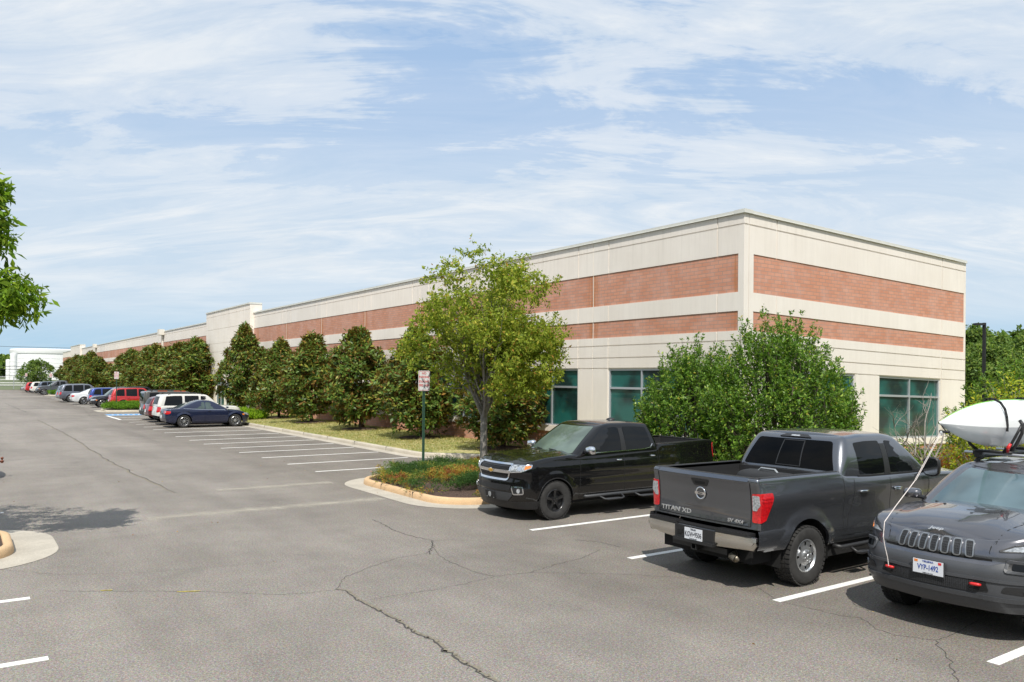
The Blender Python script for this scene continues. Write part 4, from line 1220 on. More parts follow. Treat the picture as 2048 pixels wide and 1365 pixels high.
# ---- black crew-cab pickup -----------------------------------------------------
def black_pickup():
    root = empty('pickup_truck', (11.78, 13.50, 0), PI, 'glossy black crew cab pickup truck facing left with chrome grille and gold bow-tie badge', 'pickup truck')
    hL = 2.85
    d = dict(L=5.78, W=1.86, wheels=[1.93, -1.62], Ra=.455, Rw=.392, fl=.028, flw=.13, rf=.46, cf=.24, rr=.16, cr=.04,
             top=[(-2.9, 1.42), (-2.5, 1.435), (-1.0, 1.41), (-.97, 1.315), (-.2, 1.30), (.8, 1.275), (1.25, 1.275), (1.5, 1.285), (2.1, 1.255), (2.5, 1.20), (2.7, 1.145), (2.82, 1.10), (2.9, 1.09)],
             bot=[(-2.85, .56), (-2.3, .50), (-1.2, .40), (1.4, .36), (2.3, .34), (2.5, .26), (2.85, .24)],
             S=[(.25, .10), (.36, .06), (.48, .02), (.62, .0), (.80, .012), (.95, .0), (1.06, .012), (1.2, .04), (1.36, .05)],
             F=[(.2, .16), (.35, .06), (.46, .02), (.62, .0), (.80, .02), (.86, .05), (1.0, .03), (1.1, .06), (1.2, .12)], R=[(.5, .06), (.6, .0), (1.35, .03)],
             bed=(-1.0,), crown=lambda x: .045 if x > .9 else .01,
             hood=lambda x, u: (.022 * math.exp(-((abs(u) - .52) / .10) ** 2) if x > 1.3 else 0) * min(1, max(0, (2.7 - x) / .5)), er=.055)
    B = Body(d); B.mesh('body', P_black, root)
    g = dict(bf=1.52, br=-1.0, bw=.885, tf=.60, tr=-.83, tw=.68, bcf=.16, tcf=.06, brf=.14, trf=.12, brr=.07, trr=.07, bcr=.02, tcr=.02,
             roof=[(-1.05, 1.83), (-.85, 1.865), (-.3, 1.90), (.3, 1.90), (.6, 1.86), (.9, 1.78)], crown=.03, bulge=.035, er=.06)
    C = Cabin(B, g); C.mesh('cab', P_black, root)
    cabin_windows(C, root, [(1.10, .12), (-.02, -.80)], M['glass_dark'], M['glass_green'], (M['glass_dark'], .05, .90), top=.085, bot=.02, r=.05, fpad=.09, rpad=.07)
    for sg in (-1, 1):      # dark centre pillar
        patch('door_pillar', [(.12, 1.32), (-.02, 1.32), (.0, 1.79), (.11, 1.79)], C.side(sg), M['black_plastic'], root, .006, .1, .012)
        trim('belt_trim', [(1.14, 1.30), (.5, 1.305), (-.1, 1.315), (-.55, 1.325), (-.74, 1.355), (-.81, 1.43)], C.side(sg), M['chrome'], root, .016, .010, .012)
        fm = B.side(sg)
        handle(root, fm, .20, 1.13, M['chrome']); handle(root, fm, -.80, 1.17, M['chrome'])
        trim('wheel_arch_lip', [(1.93 + .455 * math.cos(R(a)), .392 + .455 * math.sin(R(a))) for a in range(8, 173, 8)], fm, M['black_plastic'], root, .02, .004, .02, step=.2)
    shut_lines(B, root, [[(1.27, 1.25), (1.29, .9), (1.31, .42)], [(.06, 1.28), (.05, .42)], [(-.93, 1.28), (-.95, 1.0), (-.97, .85), (-1.04, .45)], [(1.31, .405), (-1.04, .42)], [(-.995, 1.40), (-1.0, .5)],
                         [(1.32, 1.225), (1.9, 1.19), (2.3, 1.15)]])
    # bed: inner walls, floor, rail caps
    mb = MB(); cap = MB(); rows = []; crow = []
    idx = [i for i, t in enumerate(B.cum) if B.rows[i][-1].x < -1.0]
    for i in idx:
        p = B.rows[i][-1]; t = B.cum[i]; x, y, nx, ny = B.base(t)
        q = Vector((p.x - nx * .065, p.y - ny * .065, p.z)); q2 = Vector((p.x - nx * .09, p.y - ny * .09, .86))
        crow.append([p + Vector((0, 0, .002)), p + Vector((-nx * .01, -ny * .01, .012)), q + Vector((0, 0, .012)), q + Vector((0, 0, -.03))])
        rows.append([q, q + Vector((0, 0, -.12)), q2 + Vector((0, 0, .1)), q2, Vector((q2.x, 0, .82))])
    for r_ in (rows,):
        mb.grid(r_); mb.grid([[Vector((p.x, -p.y, p.z)) for p in r] for r in r_], flip=True)
    cap.grid(crow, flip=False); cap.grid([[Vector((p.x, -p.y, p.z)) for p in r] for r in crow], flip=True)
    mb.box(-1.04, -1.005, -.84, .84, .82, 1.40)
    for k in range(9): mb.box(-2.7, -1.0, -.72 + .18 * k, -.66 + .18 * k, .82, .832)
    for sg in (-1, 1):
        for x in (-1.2, -1.55, -1.9, -2.3): mb.box(x - .04, x + .04, sg * .80 - .02, sg * .80 + .02, .85, 1.22)
        mb.box(-1.95, -1.25, sg * .70 - .12, sg * .70 + .12, .82, 1.02)
    mb.build('bed_liner', M['bedliner'], root); cap.build('bed_rail', M['black_plastic'], root, smooth=True, recalc=True)
    for sg in (-1, 1):
        patch('tail_light', rpoly([(sg * .74, 1.03), (sg * .90, 1.03), (sg * .955, 1.05), (sg * .955, 1.35), (sg * .90, 1.38), (sg * .76, 1.38)], .02), B.rear, M['red_lens'], root, .010, .05, .02)
    patch('rear_bumper', rpoly([(-.95, .52), (.95, .52), (.95, .74), (-.95, .74)], .04), B.rear, M['bumper_chrome'], root, .06, .08, .06)
    # front: twin-bar chrome grille
    fr = lambda t, z, off=0.0: B.band(t * .86, z + .135, off)
    fr2 = lambda t, z, off=0.0: B.band(t * .86, z + .03, off)
    patch('grille', rpoly([(-.55, .70), (.55, .70), (.62, 1.0), (-.62, 1.0)], .05), fr, M['grille_mesh'], root, .004, .06, .012)
    for z0, z1, w0 in ((.715, .80, .52), (.885, .975, .58)):
        n_ = 5
        for k in range(n_):
            z = z0 + (z1 - z0) * (k + .5) / n_
            trim('grille_bar', [(-w0, z), (w0, z)], fr, M['black_plastic'], root, .008, .014, .01)
    patch('grille_surround', rpoly([(-.615, .815), (.615, .815), (.635, .878), (-.635, .878)], .02), fr, M['chrome'], root, .030, .05, .03)
    trim('grille_surround', rpoly([(-.56, .688), (.56, .688), (.65, .85), (.625, 1.0), (-.625, 1.0), (-.65, .85)], .05), fr, M['chrome'], root, .036, .024, .03, closed=True)
    bt = [(-.095, -.018), (-.085, .018), (-.035, .018), (-.03, .036), (.04, .036), (.035, .018), (.095, .018), (.085, -.018), (.035, -.018), (.03, -.036), (-.04, -.036), (-.035, -.018)]
    patch('emblem_rim', [(a * 1.18, .848 + b_ * 1.25) for a, b_ in bt], fr, M['chrome'], root, .042, .0, .012, False)
    patch('emblem', [(a, .848 + b_) for a, b_ in bt], fr, M['gold'], root, .048, .0, .012, False)
    for sg in (-1, 1):
        hp = [(sg * .655, .835), (sg * .98, .862), (sg * 1.20, .935), (sg * 1.24, 1.0), (sg * .96, .992), (sg * .665, .985)]
        patch('headlight', rpoly(hp, .02), fr, M['clear_lens'], root, .008, .05, .02)
        patch('headlight_lens', [(sg * .92 + .052 * math.cos(R(a)), .925 + .045 * math.sin(R(a))) for a in range(0, 360, 30)], fr, M['chrome'], root, .016, 0, .012)
        patch('headlight_reflector', [(sg * .70, .86), (sg * .82, .87), (sg * .80, .96), (sg * .70, .965)], fr, M['dark_trim'], root, .011, 0, .008)
        patch('turn_signal', rpoly([(sg * 1.03, .90), (sg * 1.19, .945), (sg * 1.215, .985), (sg * 1.06, .975)], .015), fr, M['amber'], root, .013, .05, .012)
        trim('headlight_trim', rpoly(hp, .02), fr, M['chrome'], root, .014, .014, .01, closed=True)
        fg = rpoly([(sg * .77, .515), (sg * 1.02, .53), (sg * 1.0, .665), (sg * .72, .665)], .03)
        patch('fog_light_bezel', fg, fr2, M['black_plastic'], root, .006, .05, .012)
        trim('fog_light_trim', fg, fr2, M['chrome'], root, .024, .016, .014, closed=True)
        patch('fog_light', [(sg * .90 + .042 * math.cos(R(a)), .59 + .048 * math.sin(R(a))) for a in range(0, 360, 30)], fr2, M['clear_lens'], root, .02, 0, .012)
    patch('lower_intake', rpoly([(-.55, .61), (.55, .61), (.60, .72), (-.60, .72)], .03), B.band, M['grille_mesh'], root, .003, .06, .008)
    patch('skid_valance', rpoly([(-.50, .40), (.50, .40), (.64, .52), (.62, .57), (-.62, .57), (-.64, .52)], .03), B.band, M['clad'], root, .020, .06, .02)
    patch('air_dam', rpoly([(-1.22, .245), (1.22, .245), (1.26, .41), (.70, .395), (-.70, .395), (-1.26, .41)], .03), B.band, M['black_plastic'], root, .006, .08, .012)
    patch('licence_plate', rpoly([(-.16, .41), (.16, .41), (.16, .56), (-.16, .56)], .01), B.band, M['dark_trim'], root, .045, 0, .03)
    patch('plate_emblem', [(.045 * math.cos(R(a)), .49 + .055 * math.sin(R(a))) for a in range(0, 360, 30)], B.band, M['galv'], root, .048, 0, .01)
    for x, z in ((-.12, .43), (.12, .43)): patch('plate_screw', [(x + .008 * math.cos(R(a)), z + .008 * math.sin(R(a))) for a in range(0, 360, 60)], B.band, M['galv'], root, .049, 0, .01)
    # step bars
    for sg in (-1, 1):
        mb = MB(); y = sg * .93
        mb.tube([(1.18, sg * .82, .42), (1.12, y, .415), (-1.0, y, .415), (-1.06, sg * .82, .42)], .034, 10)
        for x in (.45, -.55):
            mb.tube([(x + .34, y, .40), (x + .26, y + sg * .10, .345), (x + .20, y + sg * .13, .335), (x - .20, y + sg * .13, .335), (x - .27, y + sg * .11, .35), (x - .28, y, .41)], .018, 8)
            mb.box(x - .2, x + .2, min(y, y + sg * .11) , max(y, y + sg * .11), .333, .345)
        mb.build('step_bar', M['clad'], root, smooth=True)
        mirror_(root, 1.12, .90, 1.37, sg, M['chrome'], 1.0, 1.05)
        add_wheel(root, 1.93, sg * .80, .392, .265, .225, 'five', steer=.0); add_wheel(root, -1.60, sg * .80, .392, .265, .225, 'five')
    mb = MB(); mb.lathe([(.10, 0), (.085, .03), (.04, .05), (.001, .055)], 'z', 16, c=(-.35, 0, 1.92)); mb.build('roof_antenna', M['black_plastic'], root, smooth=True)
    # wipers
    mb = MB()
    for y0, y1 in ((.62, .05), (-.05, -.62)):
        mb.tube([C.front(y0, .05, .02), C.front((y0 + y1) / 2, .11, .022), C.front(y1, .13, .02)], .008, 6)
    mb.build('wiper', M['dark_trim'], root)
    underbody(B, root)
    return root
black_pickup()

# ---- grey heavy pickup seen from behind ----------------------------------------
def grey_pickup():
    # local +x = forward; world heading +x
    root = empty('pickup_truck', (11.54, 7.68, 0), 0, 'dark grey crew cab pickup truck seen from behind, with open bed and lettered tailgate', 'pickup truck')
    RW = .412
    d = dict(L=5.9, W=2.0, wheels=[2.02, -1.86], Ra=.52, Rw=RW, fl=.035, flw=.16, rf=.35, cf=.16, rr=.07, cr=.05,
             top=[(-2.95, 1.535), (-2.6, 1.53), (-.98, 1.525), (-.94, 1.46), (-.3, 1.42), (.9, 1.40), (1.15, 1.40), (2.4, 1.34), (2.75, 1.26), (2.95, 1.18)],
             bot=[(-2.95, .86), (-2.83, .86), (-2.80, .56), (-2.4, .56), (-1.2, .50), (1.5, .48), (3.05, .42)],
             S=[(.4, .12), (.52, .06), (.64, .01), (.70, .0), (.82, .012), (.84, .022), (1.02, .022), (1.20, .0), (1.30, .006), (1.40, .03), (1.5, .05)],
             F=[(.4, .1), (.6, 0), (1.0, .02), (1.2, .1)], R=[(.6, .04), (.84, .03), (.98, .045), (1.10, .05), (1.34, .03), (1.47, .0), (1.53, .0)],
             bed=(-.98,), crown=lambda x: .05 if x > 1.0 else .01, er=.045)
    B = Body(d); B.mesh('body', P_gun, root)
    g = dict(bf=1.62, br=-1.0, bw=.945, tf=.72, tr=-.72, tw=.765, bcf=.14, tcf=.06, brf=.15, trf=.12, brr=.10, trr=.10, bcr=.03, tcr=.04,
             roof=[(-1.1, 1.96), (-.72, 2.01), (-.2, 2.04), (.4, 2.03), (.75, 1.98), (1.0, 1.90)], crown=.035, bulge=.04, er=.07)
    C = Cabin(B, g); C.mesh('cab', P_gun, root)
    cabin_windows(C, root, [(.99, .32), (.16, -.52)], M['glass_dark'], M['glass_green'], None, top=.105, bot=.03, r=.06, fpad=.10, rpad=.10)
    for sg in (-1, 1):
        patch('door_pillar', [(.32, 1.415), (.16, 1.415), (.17, 1.885), (.30, 1.885)], C.side(sg), M['black_plastic'], root, .006, .1, .012)
        trim('window_trim', [(1.2, 1.405), (.5, 1.405), (-.56, 1.43)], C.side(sg), M['dark_trim'], root, .025, .010, .012)
        fm = B.side(sg)
        handle(root, fm, .42, 1.21, M['chrome'], .20); handle(root, fm, -.50, 1.22, M['chrome'], .20)
        handle(root, fm, .42, 1.185, M['chrome'], .16)
    # rear window in three panes under a dark band
    patch('rear_window', rpoly([(-.97, .06), (.97, .06), (.95, .86), (-.95, .86)], .07), C.back, M['glass_rear'], root, .006, (.12, .12), .012)
    patch('sliding_pane', [(-.30, .10), (.22, .10), (.22, .82), (-.30, .82)], C.back, M['glass_rear'], root, .011, (.12, .12), .012)
    trim('pane_frame', [(-.30, .10), (.22, .10), (.22, .82), (-.30, .82)], C.back, M['black_plastic'], root, .022, .014, .012, closed=True)
    patch('brake_light', rpoly([(-.42, .915), (.42, .915), (.30, .985), (-.30, .985)], .02), C.back, M['black_plastic'], root, .018, (.1, .1), .03)
    patch('brake_light_lens', rpoly([(-.12, .93), (.12, .93), (.11, .965), (-.11, .965)], .01), C.back, M['clear_lens'], root, .022, (.1, .1), .01)
    shut_lines(B, root, [[(1.38, 1.36), (1.36, .9), (1.36, .55)], [(.25, 1.37), (.25, .60)], [(-.70, 1.40), (-.74, 1.1), (-.90, .78), (-.98, .60)], [(1.36, .585), (-.98, .60)], [(-.975, 1.48), (-.965, 1.1), (-.99, .86), (-1.02, .62)], [(-.98, .86), (1.36, .80)]])
    # bed
    mb = MB(); rows = []; crow = []
    idx = [i for i, t in enumerate(B.cum) if B.rows[i][-1].x < -.98]
    for i in idx:
        p = B.rows[i][-1]; x, y, nx, ny = B.base(B.cum[i])
        q = Vector((p.x - nx * .075, p.y - ny * .075, p.z)); q2 = Vector((p.x - nx * .10, p.y - ny * .10, .93))
        crow.append([p + Vector((nx * .004, ny * .004, -.012)), p + Vector((0, 0, .010)), q + Vector((0, 0, .010)), q + Vector((0, 0, -.04))])
        rows.append([q, q + Vector((0, 0, -.14)), q2 + Vector((0, 0, .1)), q2, Vector((q2.x, 0, .93))])
    mb.grid(rows); mb.grid([[Vector((p.x, -p.y, p.z)) for p in r] for r in rows], flip=True)
    mb.box(-1.06, -.985, -.91, .91, .93, 1.475)
    for k in range(9): mb.box(-2.9, -1.08, -.76 + .19 * k, -.69 + .19 * k, .93, .945)
    for sg in (-1, 1): mb.box(-2.35, -1.4, sg * .76 - .14, sg * .76 + .14, .93, 1.14)
    mb.build('bed_liner', M['bedliner'], root)
    cap = MB(); cap.grid(crow); cap.grid([[Vector((p.x, -p.y, p.z)) for p in r] for r in crow], flip=True); cap.build('bed_rail', M['black_plastic'], root, smooth=True, recalc=True)
    for sg in (-1, 1):
        for x in (-1.35, -1.8, -2.25):
            mb = MB(); mb.box(x - .11, x + .11, sg * .885 - .012, sg * .885 + .012, 1.24, 1.37); mb.build('bed_side_pocket', M['clad'], root)
    # tailgate
    rr_ = lambda t, z, off=0.0: B.rear(t, z + .03, off)
    tg = [(-.835, .865), (.835, .865), (.835, 1.455), (-.835, 1.455)]
    trim('tailgate_gap', [(-.84, 1.49), (-.84, .86), (.84, .86), (.84, 1.49)], rr_, M['seam'], root, .014, .002, .006)
    patch('tailgate_spoiler', rpoly([(-.82, 1.462), (.82, 1.462), (.82, 1.512), (-.82, 1.512)], .01), rr_, P_gun, root, .016, .08, .02)
    patch('tailgate_handle', rpoly([(-.17, 1.42), (.17, 1.42), (.12, 1.32), (-.12, 1.32)], .03), rr_, M['black_plastic'], root, .006, .05, .012)
    patch('handle_recess', rpoly([(-.10, 1.385), (.10, 1.385), (.085, 1.345), (-.085, 1.345)], .015), rr_, M['void'], root, .008, .05, .008)
    for sg in (-1, 1): patch('tailgate_crease', [(-.80, 1.02 + .0), (.80, 1.02), (.80, 1.032), (-.80, 1.032)], rr_, P_gun, root, .003, .1, .006) if sg > 0 else None
    o0 = rr_(0, 1.215, .012)
    em = MB(); em.lathe([(.070, 0), (.076, .006), (.088, .006), (.092, 0)], 'y', 32)
    e_ = em.build('emblem', M['chrome'], root, smooth=True); e_.matrix_local = Matrix.Translation(o0) @ Matrix.Rotation(R(90), 4, 'Z')
    em = MB(); em.box(-.005, .004, -.098, .098, -.017, .017); e2 = em.build('emblem_bar', M['chrome'], e_); e2.matrix_local = Matrix.Rotation(R(-90), 4, 'Z') @ Matrix.Translation((-.004, 0, 0))
    X, Y = (0, -1, 0), (.02, 0, 1)
    lettering('badge_lettering', 'NISSAN', .024, M['dark_trim'], root, rr_(0, 1.215, .022), X, Y, .001, .0006)
    lettering('tailgate_lettering', 'TITAN XD', .088, M['text_silver'], root, rr_(.48, .925, .006), X, Y, .005, .0022, 1.38, 0, 1.05)
    lettering('tailgate_lettering', 'SV 4X4', .066, M['text_silver'], root, rr_(-.60, .905, .006), X, Y, .005, .0016, 1.25, 0, 1.05)
    for sg in (-1, 1):
        tl = rpoly([(sg * .865, .925), (sg * 1.02, .925), (sg * 1.13, .955), (sg * 1.26, 1.24), (sg * 1.25, 1.315), (sg * .98, 1.315), (sg * .865, 1.305)], .02)
        patch('tail_light', tl, rr_, M['red_lens'], root, .012, .05, .02)
        patch('reverse_light', rpoly([(sg * .872, 1.08), (sg * .94, 1.085), (sg * 1.0, 1.16), (sg * .985, 1.285), (sg * .874, 1.285)], .015), rr_, M['clear_lens'], root, .017, .04, .01)
        trim('lamp_rib', [(sg * 1.03, 1.245), (sg * 1.235, 1.25)], rr_, M['red_lens'], root, .018, .018, .012)
        trim('lamp_rib', [(sg * 1.03, 1.205), (sg * 1.225, 1.21)], rr_, M['red_lens'], root, .018, .018, .012)
    # step bumper: rounded bar wrapping the corners
    mb = MB(); n = 26; rows = []
    def bump_pt(u, z, off):
        # plan line of the bumper
        y = u; ax = abs(u)
        x = -3.0 + .07 * (ax / 1.0) ** 2
        if ax > .90: x += .35 * (ax - .90) ** 1.3
        return Vector((x - off * 1.0, y, z))
    us_ = [-.99, -.97, -.93] + [-.88 + 1.76 * k / 22 for k in range(23)] + [.93, .97, .99]
    rows = []
    for u_ in us_:
        lo = .545 + (.06 if abs(u_) > .93 else 0) + .05 * abs(u_)
        prof = [(.0, lo), (.035, lo + .012), (.052, lo + .06), (.050, .70), (.044, .765), (.02, .775)]
        rows.append([bump_pt(u_, z, o_) for o_, z in prof])
    mb.grid(rows, flip=False)
    for e0 in (rows[0], rows[-1]): mb.add([p for p in e0] + [Vector((p.x + .25, p.y, p.z)) for p in e0], [(i, i + 1, i + 7, i + 6) for i in range(5)])
    mb.build('rear_bumper', M['bumper_chrome'], root, recalc=True, angle=60)
    # painted corner piece between bumper and wheel
    for sg in (-1, 1):
        mb = MB(); ro = []
        for x in (-2.92, -2.85, -2.75, -2.6, -2.45, -2.33):
            zb_ = .60 + .0 * x
            ro.append([(x, sg * (.975), .60), (x, sg * 1.0, .66), (x, sg * 1.005, .80), (x, sg * .99, .85)])
        mb.grid(ro, flip=sg < 0); mb.build('quarter_lower', P_gun, root, smooth=True)
    mb = MB()
    for a, c_ in ((-.90, -.36), (.36, .90)):
        mb.box(-3.03, -2.86, a, c_, .772, .815)
        for k in range(10): mb.box(-3.025, -2.9, a + (c_ - a) * (k + .3) / 10, a + (c_ - a) * (k + .7) / 10, .815, .822)
    mb.box(-3.0, -2.86, -.36, .36, .772, .800)
    mb.build('bumper_step_pad', M['black_plastic'], root)
    mb = MB(); mb.box(-3.0600, -3.0000, -.355, .355, .575, .772); mb.box(-3.0850, -3.0200, -.37, .37, .555, .60); mb.build('plate_recess', M['black_plastic'], root)
    mb = MB(); mb.box(-3.0750, -3.0600, .21, .29, .66, .71); mb.build('trailer_socket', M['void'], root)
    pl = MB(); pl.box(-3.0780, -3.0660, -.165, .155, .600, .757); po = pl.build('licence_plate', M['plate'], root)
    lettering('plate_characters', 'KGW\u20229506', .100, M['plate_ink'], po, (-3.0795, -.005, .668), (0, -1, 0), (0, 0, 1), .0012, .0006, .64)
    lettering('plate_state', 'TEXAS', .034, M['plate_ink'], po, (-3.0795, -.005, .738), (0, -1, 0), (0, 0, 1), .0012, .0008, 1.0)
    lettering('plate_motto', 'The Lone Star State', .017, M['plate_ink'], po, (-3.0795, -.005, .612), (0, -1, 0), (0, 0, 1), .0012, .0004, 1.0)
    mb = MB()
    for y in (-.04, .04): mb.box(-3.06, -2.8, y - .008, y + .008, .47, .55)
    mb.box(-3.06, -2.8, -.05, .05, .462, .474); mb.box(-3.06, -2.8, -.05, .05, .542, .552); mb.box(-2.95, -2.85, -.5, .5, .46, .54)
    mb.build('hitch_receiver', M['black_plastic'], root)
    mb = MB(); c0 = []
    mb.tube([(-2.35, -.48, .50), (-2.7, -.50, .49), (-2.92, -.56, .455), (-2.9500, -.66, .435)], [.045, .045, .048, .048], 14, caps=False)
    mb.tube([(-2.9480, -.659, .4355), (-2.9, -.62, .445)], [.040, .040], 14)
    mb.build('exhaust_pipe', M['steel'], root, smooth=True)
    # block for the load in the bed, left unbuilt
    mb = MB(); mb.obox(Matrix.Translation((-1.62, .10, 1.16)) @ Matrix.Rotation(.08, 4, 'Z'), .75, .55, .42)
    for sg in (-1, 1):
        mb = MB(); y = sg * 1.0
        mb.tube([(1.05, sg * .9, .46), (1.0, y, .44), (-1.05, y, .44), (-1.12, sg * .9, .46)], .036, 10)
        for x in (.35, -.62):
            mb.tube([(x + .26, y, .43), (x + .2, y + sg * .10, .36), (x + .15, y + sg * .12, .35), (x - .13, y + sg * .12, .35), (x - .19, y + sg * .10, .36), (x - .22, y, .43)], .022, 8)
            mb.box(x - .15, x + .15, min(y, y + sg * .11), max(y, y + sg * .11), .352, .366)
        mb.build('step_bar', M['black_plastic'], root, smooth=True)
        add_wheel(root, -1.86, sg * .865, RW, .285, .232, 'steel'); add_wheel(root, 2.02, sg * .865, RW, .285, .232, 'steel')
        mirror_(root, 1.18, 1.02, 1.50, sg, M['black_plastic'], 1.05, 1.75)
    underbody(B, root)
    return root
grey_pickup()
tonneau = empty('rolled_cover', (9.80, 7.45, .946), R(84), 'black rolled soft cover lying in the open bed of the dark grey pickup', 'tonneau')  # rolled soft bed cover, shaped as a tall rounded bundle
mb = MB(); rows = []
for k in range(13):
    t = k / 12; x = -.52 + 1.04 * t; s_ = (1 - abs(2 * t - 1) ** 8) ** .5 * .98 + .02
    rows.append([(x, .24 * s_ * math.copysign(abs(math.cos(2 * PI * j / 20)) ** .55, math.cos(2 * PI * j / 20)), .29 + .275 * s_ * math.copysign(abs(math.sin(2 * PI * j / 20)) ** .55, math.sin(2 * PI * j / 20)) + .006 * math.sin(9 * x + j)) for j in range(21)])
mb.grid(rows); mb.build('cover_roll', M['bedliner'], tonneau, smooth=True, weld=True, recalc=True)
mb = MB(); mb.tube([(-.22, .02, .55), (-.16, .02, .60), (.1, .02, .60), (.16, .02, .55)], .014, 6); mb.build('roll_handle', M['galv'], tonneau)
# ---- granite sport-utility car facing the camera, kayak on its roof --------------
def granite_suv():
    root = empty('suv', (11.45, 4.66, 0), PI, 'granite grey SUV facing the camera with seven slot grille, red tow hooks and roof bars', 'car')
    RW = .375
    d = dict(L=4.8, W=1.94, wheels=[1.44, -1.36], Ra=.45, Rw=RW, fl=.035, flw=.12, rf=.50, cf=.26, rr=.4, cr=.1,
             top=[(-2.4, 1.10), (-2.2, 1.24), (-1.6, 1.28), (.6, 1.27), (1.0, 1.275), (1.3, 1.275), (1.7, 1.24), (2.05, 1.195), (2.28, 1.135), (2.40, 1.10)],
             bot=[(-2.4, .45), (-1.8, .36), (1.8, .36), (2.15, .36), (2.4, .40)],
             S=[(.3, .09), (.42, .03), (.56, .0), (.75, .008), (.95, .0), (1.1, .03), (1.28, .07)],
             F=[(.33, .12), (.42, .05), (.52, .01), (.62, .0), (.82, .0), (.90, .06), (.94, .06), (1.02, .085), (1.10, .13)], R=[(.4, .1), (.7, 0), (1.2, .06)],
             crown=lambda x: .05 if x > .8 else .02,
             hood=lambda x, u: ((.030 / (1 + math.exp((abs(u) - .60) * 26)) * min(1, max(0, (2.3 - x) / .5))) if x > .8 else 0), er=.06, rows=24)
    B = Body(d); B.mesh('body', P_gran, root)
    g = dict(bf=1.30, br=-2.25, bw=.87, tf=.42, tr=-1.95, tw=.67, bcf=.24, tcf=.15, brf=.16, trf=.14, brr=.25, trr=.2, bcr=.06, tcr=.04,
             roof=[(-2.0, 1.70), (-1.2, 1.765), (-.3, 1.79), (.2, 1.765), (.45, 1.70), (.7, 1.62)], crown=.03, bulge=.035, er=.07)
    C = Cabin(B, g); C.mesh('cabin', P_gran, root)
    cabin_windows(C, root, [(.85, -.10), (-.22, -1.1), (-1.2, -1.8)], M['glass_dark'], M['glass_blue'], (M['glass_dark'], .1, .85), top=.09, bot=.02, r=.05, fpad=.10, rpad=.12, wv=(.05, .95))
    fb = B.band
    M_ = M['clad_front']
    patch('front_bumper', rpoly([(-1.42, .36), (1.42, .36), (1.46, .62), (1.30, .84), (.72, .905), (.60, .86), (-.60, .86), (-.72, .905), (-1.30, .84), (-1.46, .62)], .05), fb, M_, root, .022, .05, .03)
    for sg in (-1, 1):
        fm = B.side(sg)
        for xw in (1.44, -1.36):
            arc = [(xw + (.452) * math.cos(R(a)), RW + (.452) * math.sin(R(a))) for a in range(2, 179, 8)]
            arc2 = [(xw + (.52) * math.cos(R(a)), RW + (.52) * math.sin(R(a))) for a in range(178, 1, -8)]
            patch('wheel_arch_trim', arc + arc2, fm, M_, root, .012, 0, .02)
        patch('sill_trim', [(.95, .37), (-.88, .37), (-.88, .52), (.95, .52)], fm, M_, root, .012, .15, .02)
    # hood shut line and grille lip
    trim('hood_gap', [(-.60, .92), (-.585, 1.0), (-.62, 1.10)], fb, M['seam'], root, .010, .002, .006)
    trim('hood_gap', [(.60, .92), (.585, 1.0), (.62, 1.10)], fb, M['seam'], root, .010, .002, .006)
    trim('hood_gap', [(-.62, .915), (.62, .915)], fb, M['void'], root, .030, .003, .006)
    for sg in (-1, 1):
        mb = MB(); pts = []
        for k in range(20):
            x = 2.22 - (2.22 - 1.05) * k / 19; y = sg * (.60 + .16 * k / 19)
            pts.append((x, y))
        rows = [[Vector((x, y - .004, B.hoodz(x, y) + .0015)), Vector((x, y + .004, B.hoodz(x, y) + .0015))] for x, y in pts]
        mb.grid(rows); mb.build('hood_gap', M['seam'], root, recalc=True)
    # seven slots
    for k in range(7):
        s0 = (k - 3) * .129
        lean = .008 * (k - 3) / 3
        pl = rpoly([(s0 - .036 + lean, .928), (s0 + .036 + lean, .928), (s0 + .044, 1.098), (s0 - .044, 1.098)], .025)
        p = patch('grille_slot', pl, fb, M['grille_mesh'], root, .010, .04, .012)
        trim('slot_frame', pl, fb, M['slot_rim'], p, .014, .020, .018, closed=True)
        mb = MB()
        for i in range(6):
            z = .950 + .026 * i
            trim('', [(s0 - .030, z), (s0 + .032, z)], fb, None, None, .005, .015, .008, mbo=mb)
        for i in (-1, 0, 1): trim('', [(s0 + .018 * i, .94), (s0 + .018 * i, 1.08)], fb, None, None, .004, .015, .008, mbo=mb)
        mb.build('slot_mesh', M['clad'], p)
    xx = 2.255; zz = B.hoodz(xx, 0)
    lettering('hood_badge', 'Jeep', .085, M['text_silver'], root, (xx, 0, zz + .006), (0, 1, 0), (-.93, 0, .34), .003, .001, 1.05)
    # bumper features
    patch('lower_intake', rpoly([(-.46, .56), (.46, .56), (.60, .60), (.52, .69), (-.52, .69), (-.60, .60)], .03), fb, M['grille_mesh'], root, .026, .05, .02)
    mb = MB()
    for i in range(9): trim('', [(-.48, .575 + .013 * i), (.48, .575 + .013 * i)], fb, None, None, .004, .030, .006, mbo=mb)
    for i in range(-22, 23): trim('', [(.021 * i, .57), (.021 * i, .685)], fb, None, None, .004, .030, .006, mbo=mb)
    mb.build('intake_mesh', M['clad'], root)
    trim('intake_rim', rpoly([(-1.10, .70), (-.62, .715), (.62, .715), (1.10, .70)], .02)[2:-2], fb, M_, root, .03, .038, .03)
    trim('lower_lip', [(-1.2, .50), (-.6, .52), (0, .525), (.6, .52), (1.2, .50)], fb, M_, root, .05, .040, .04)
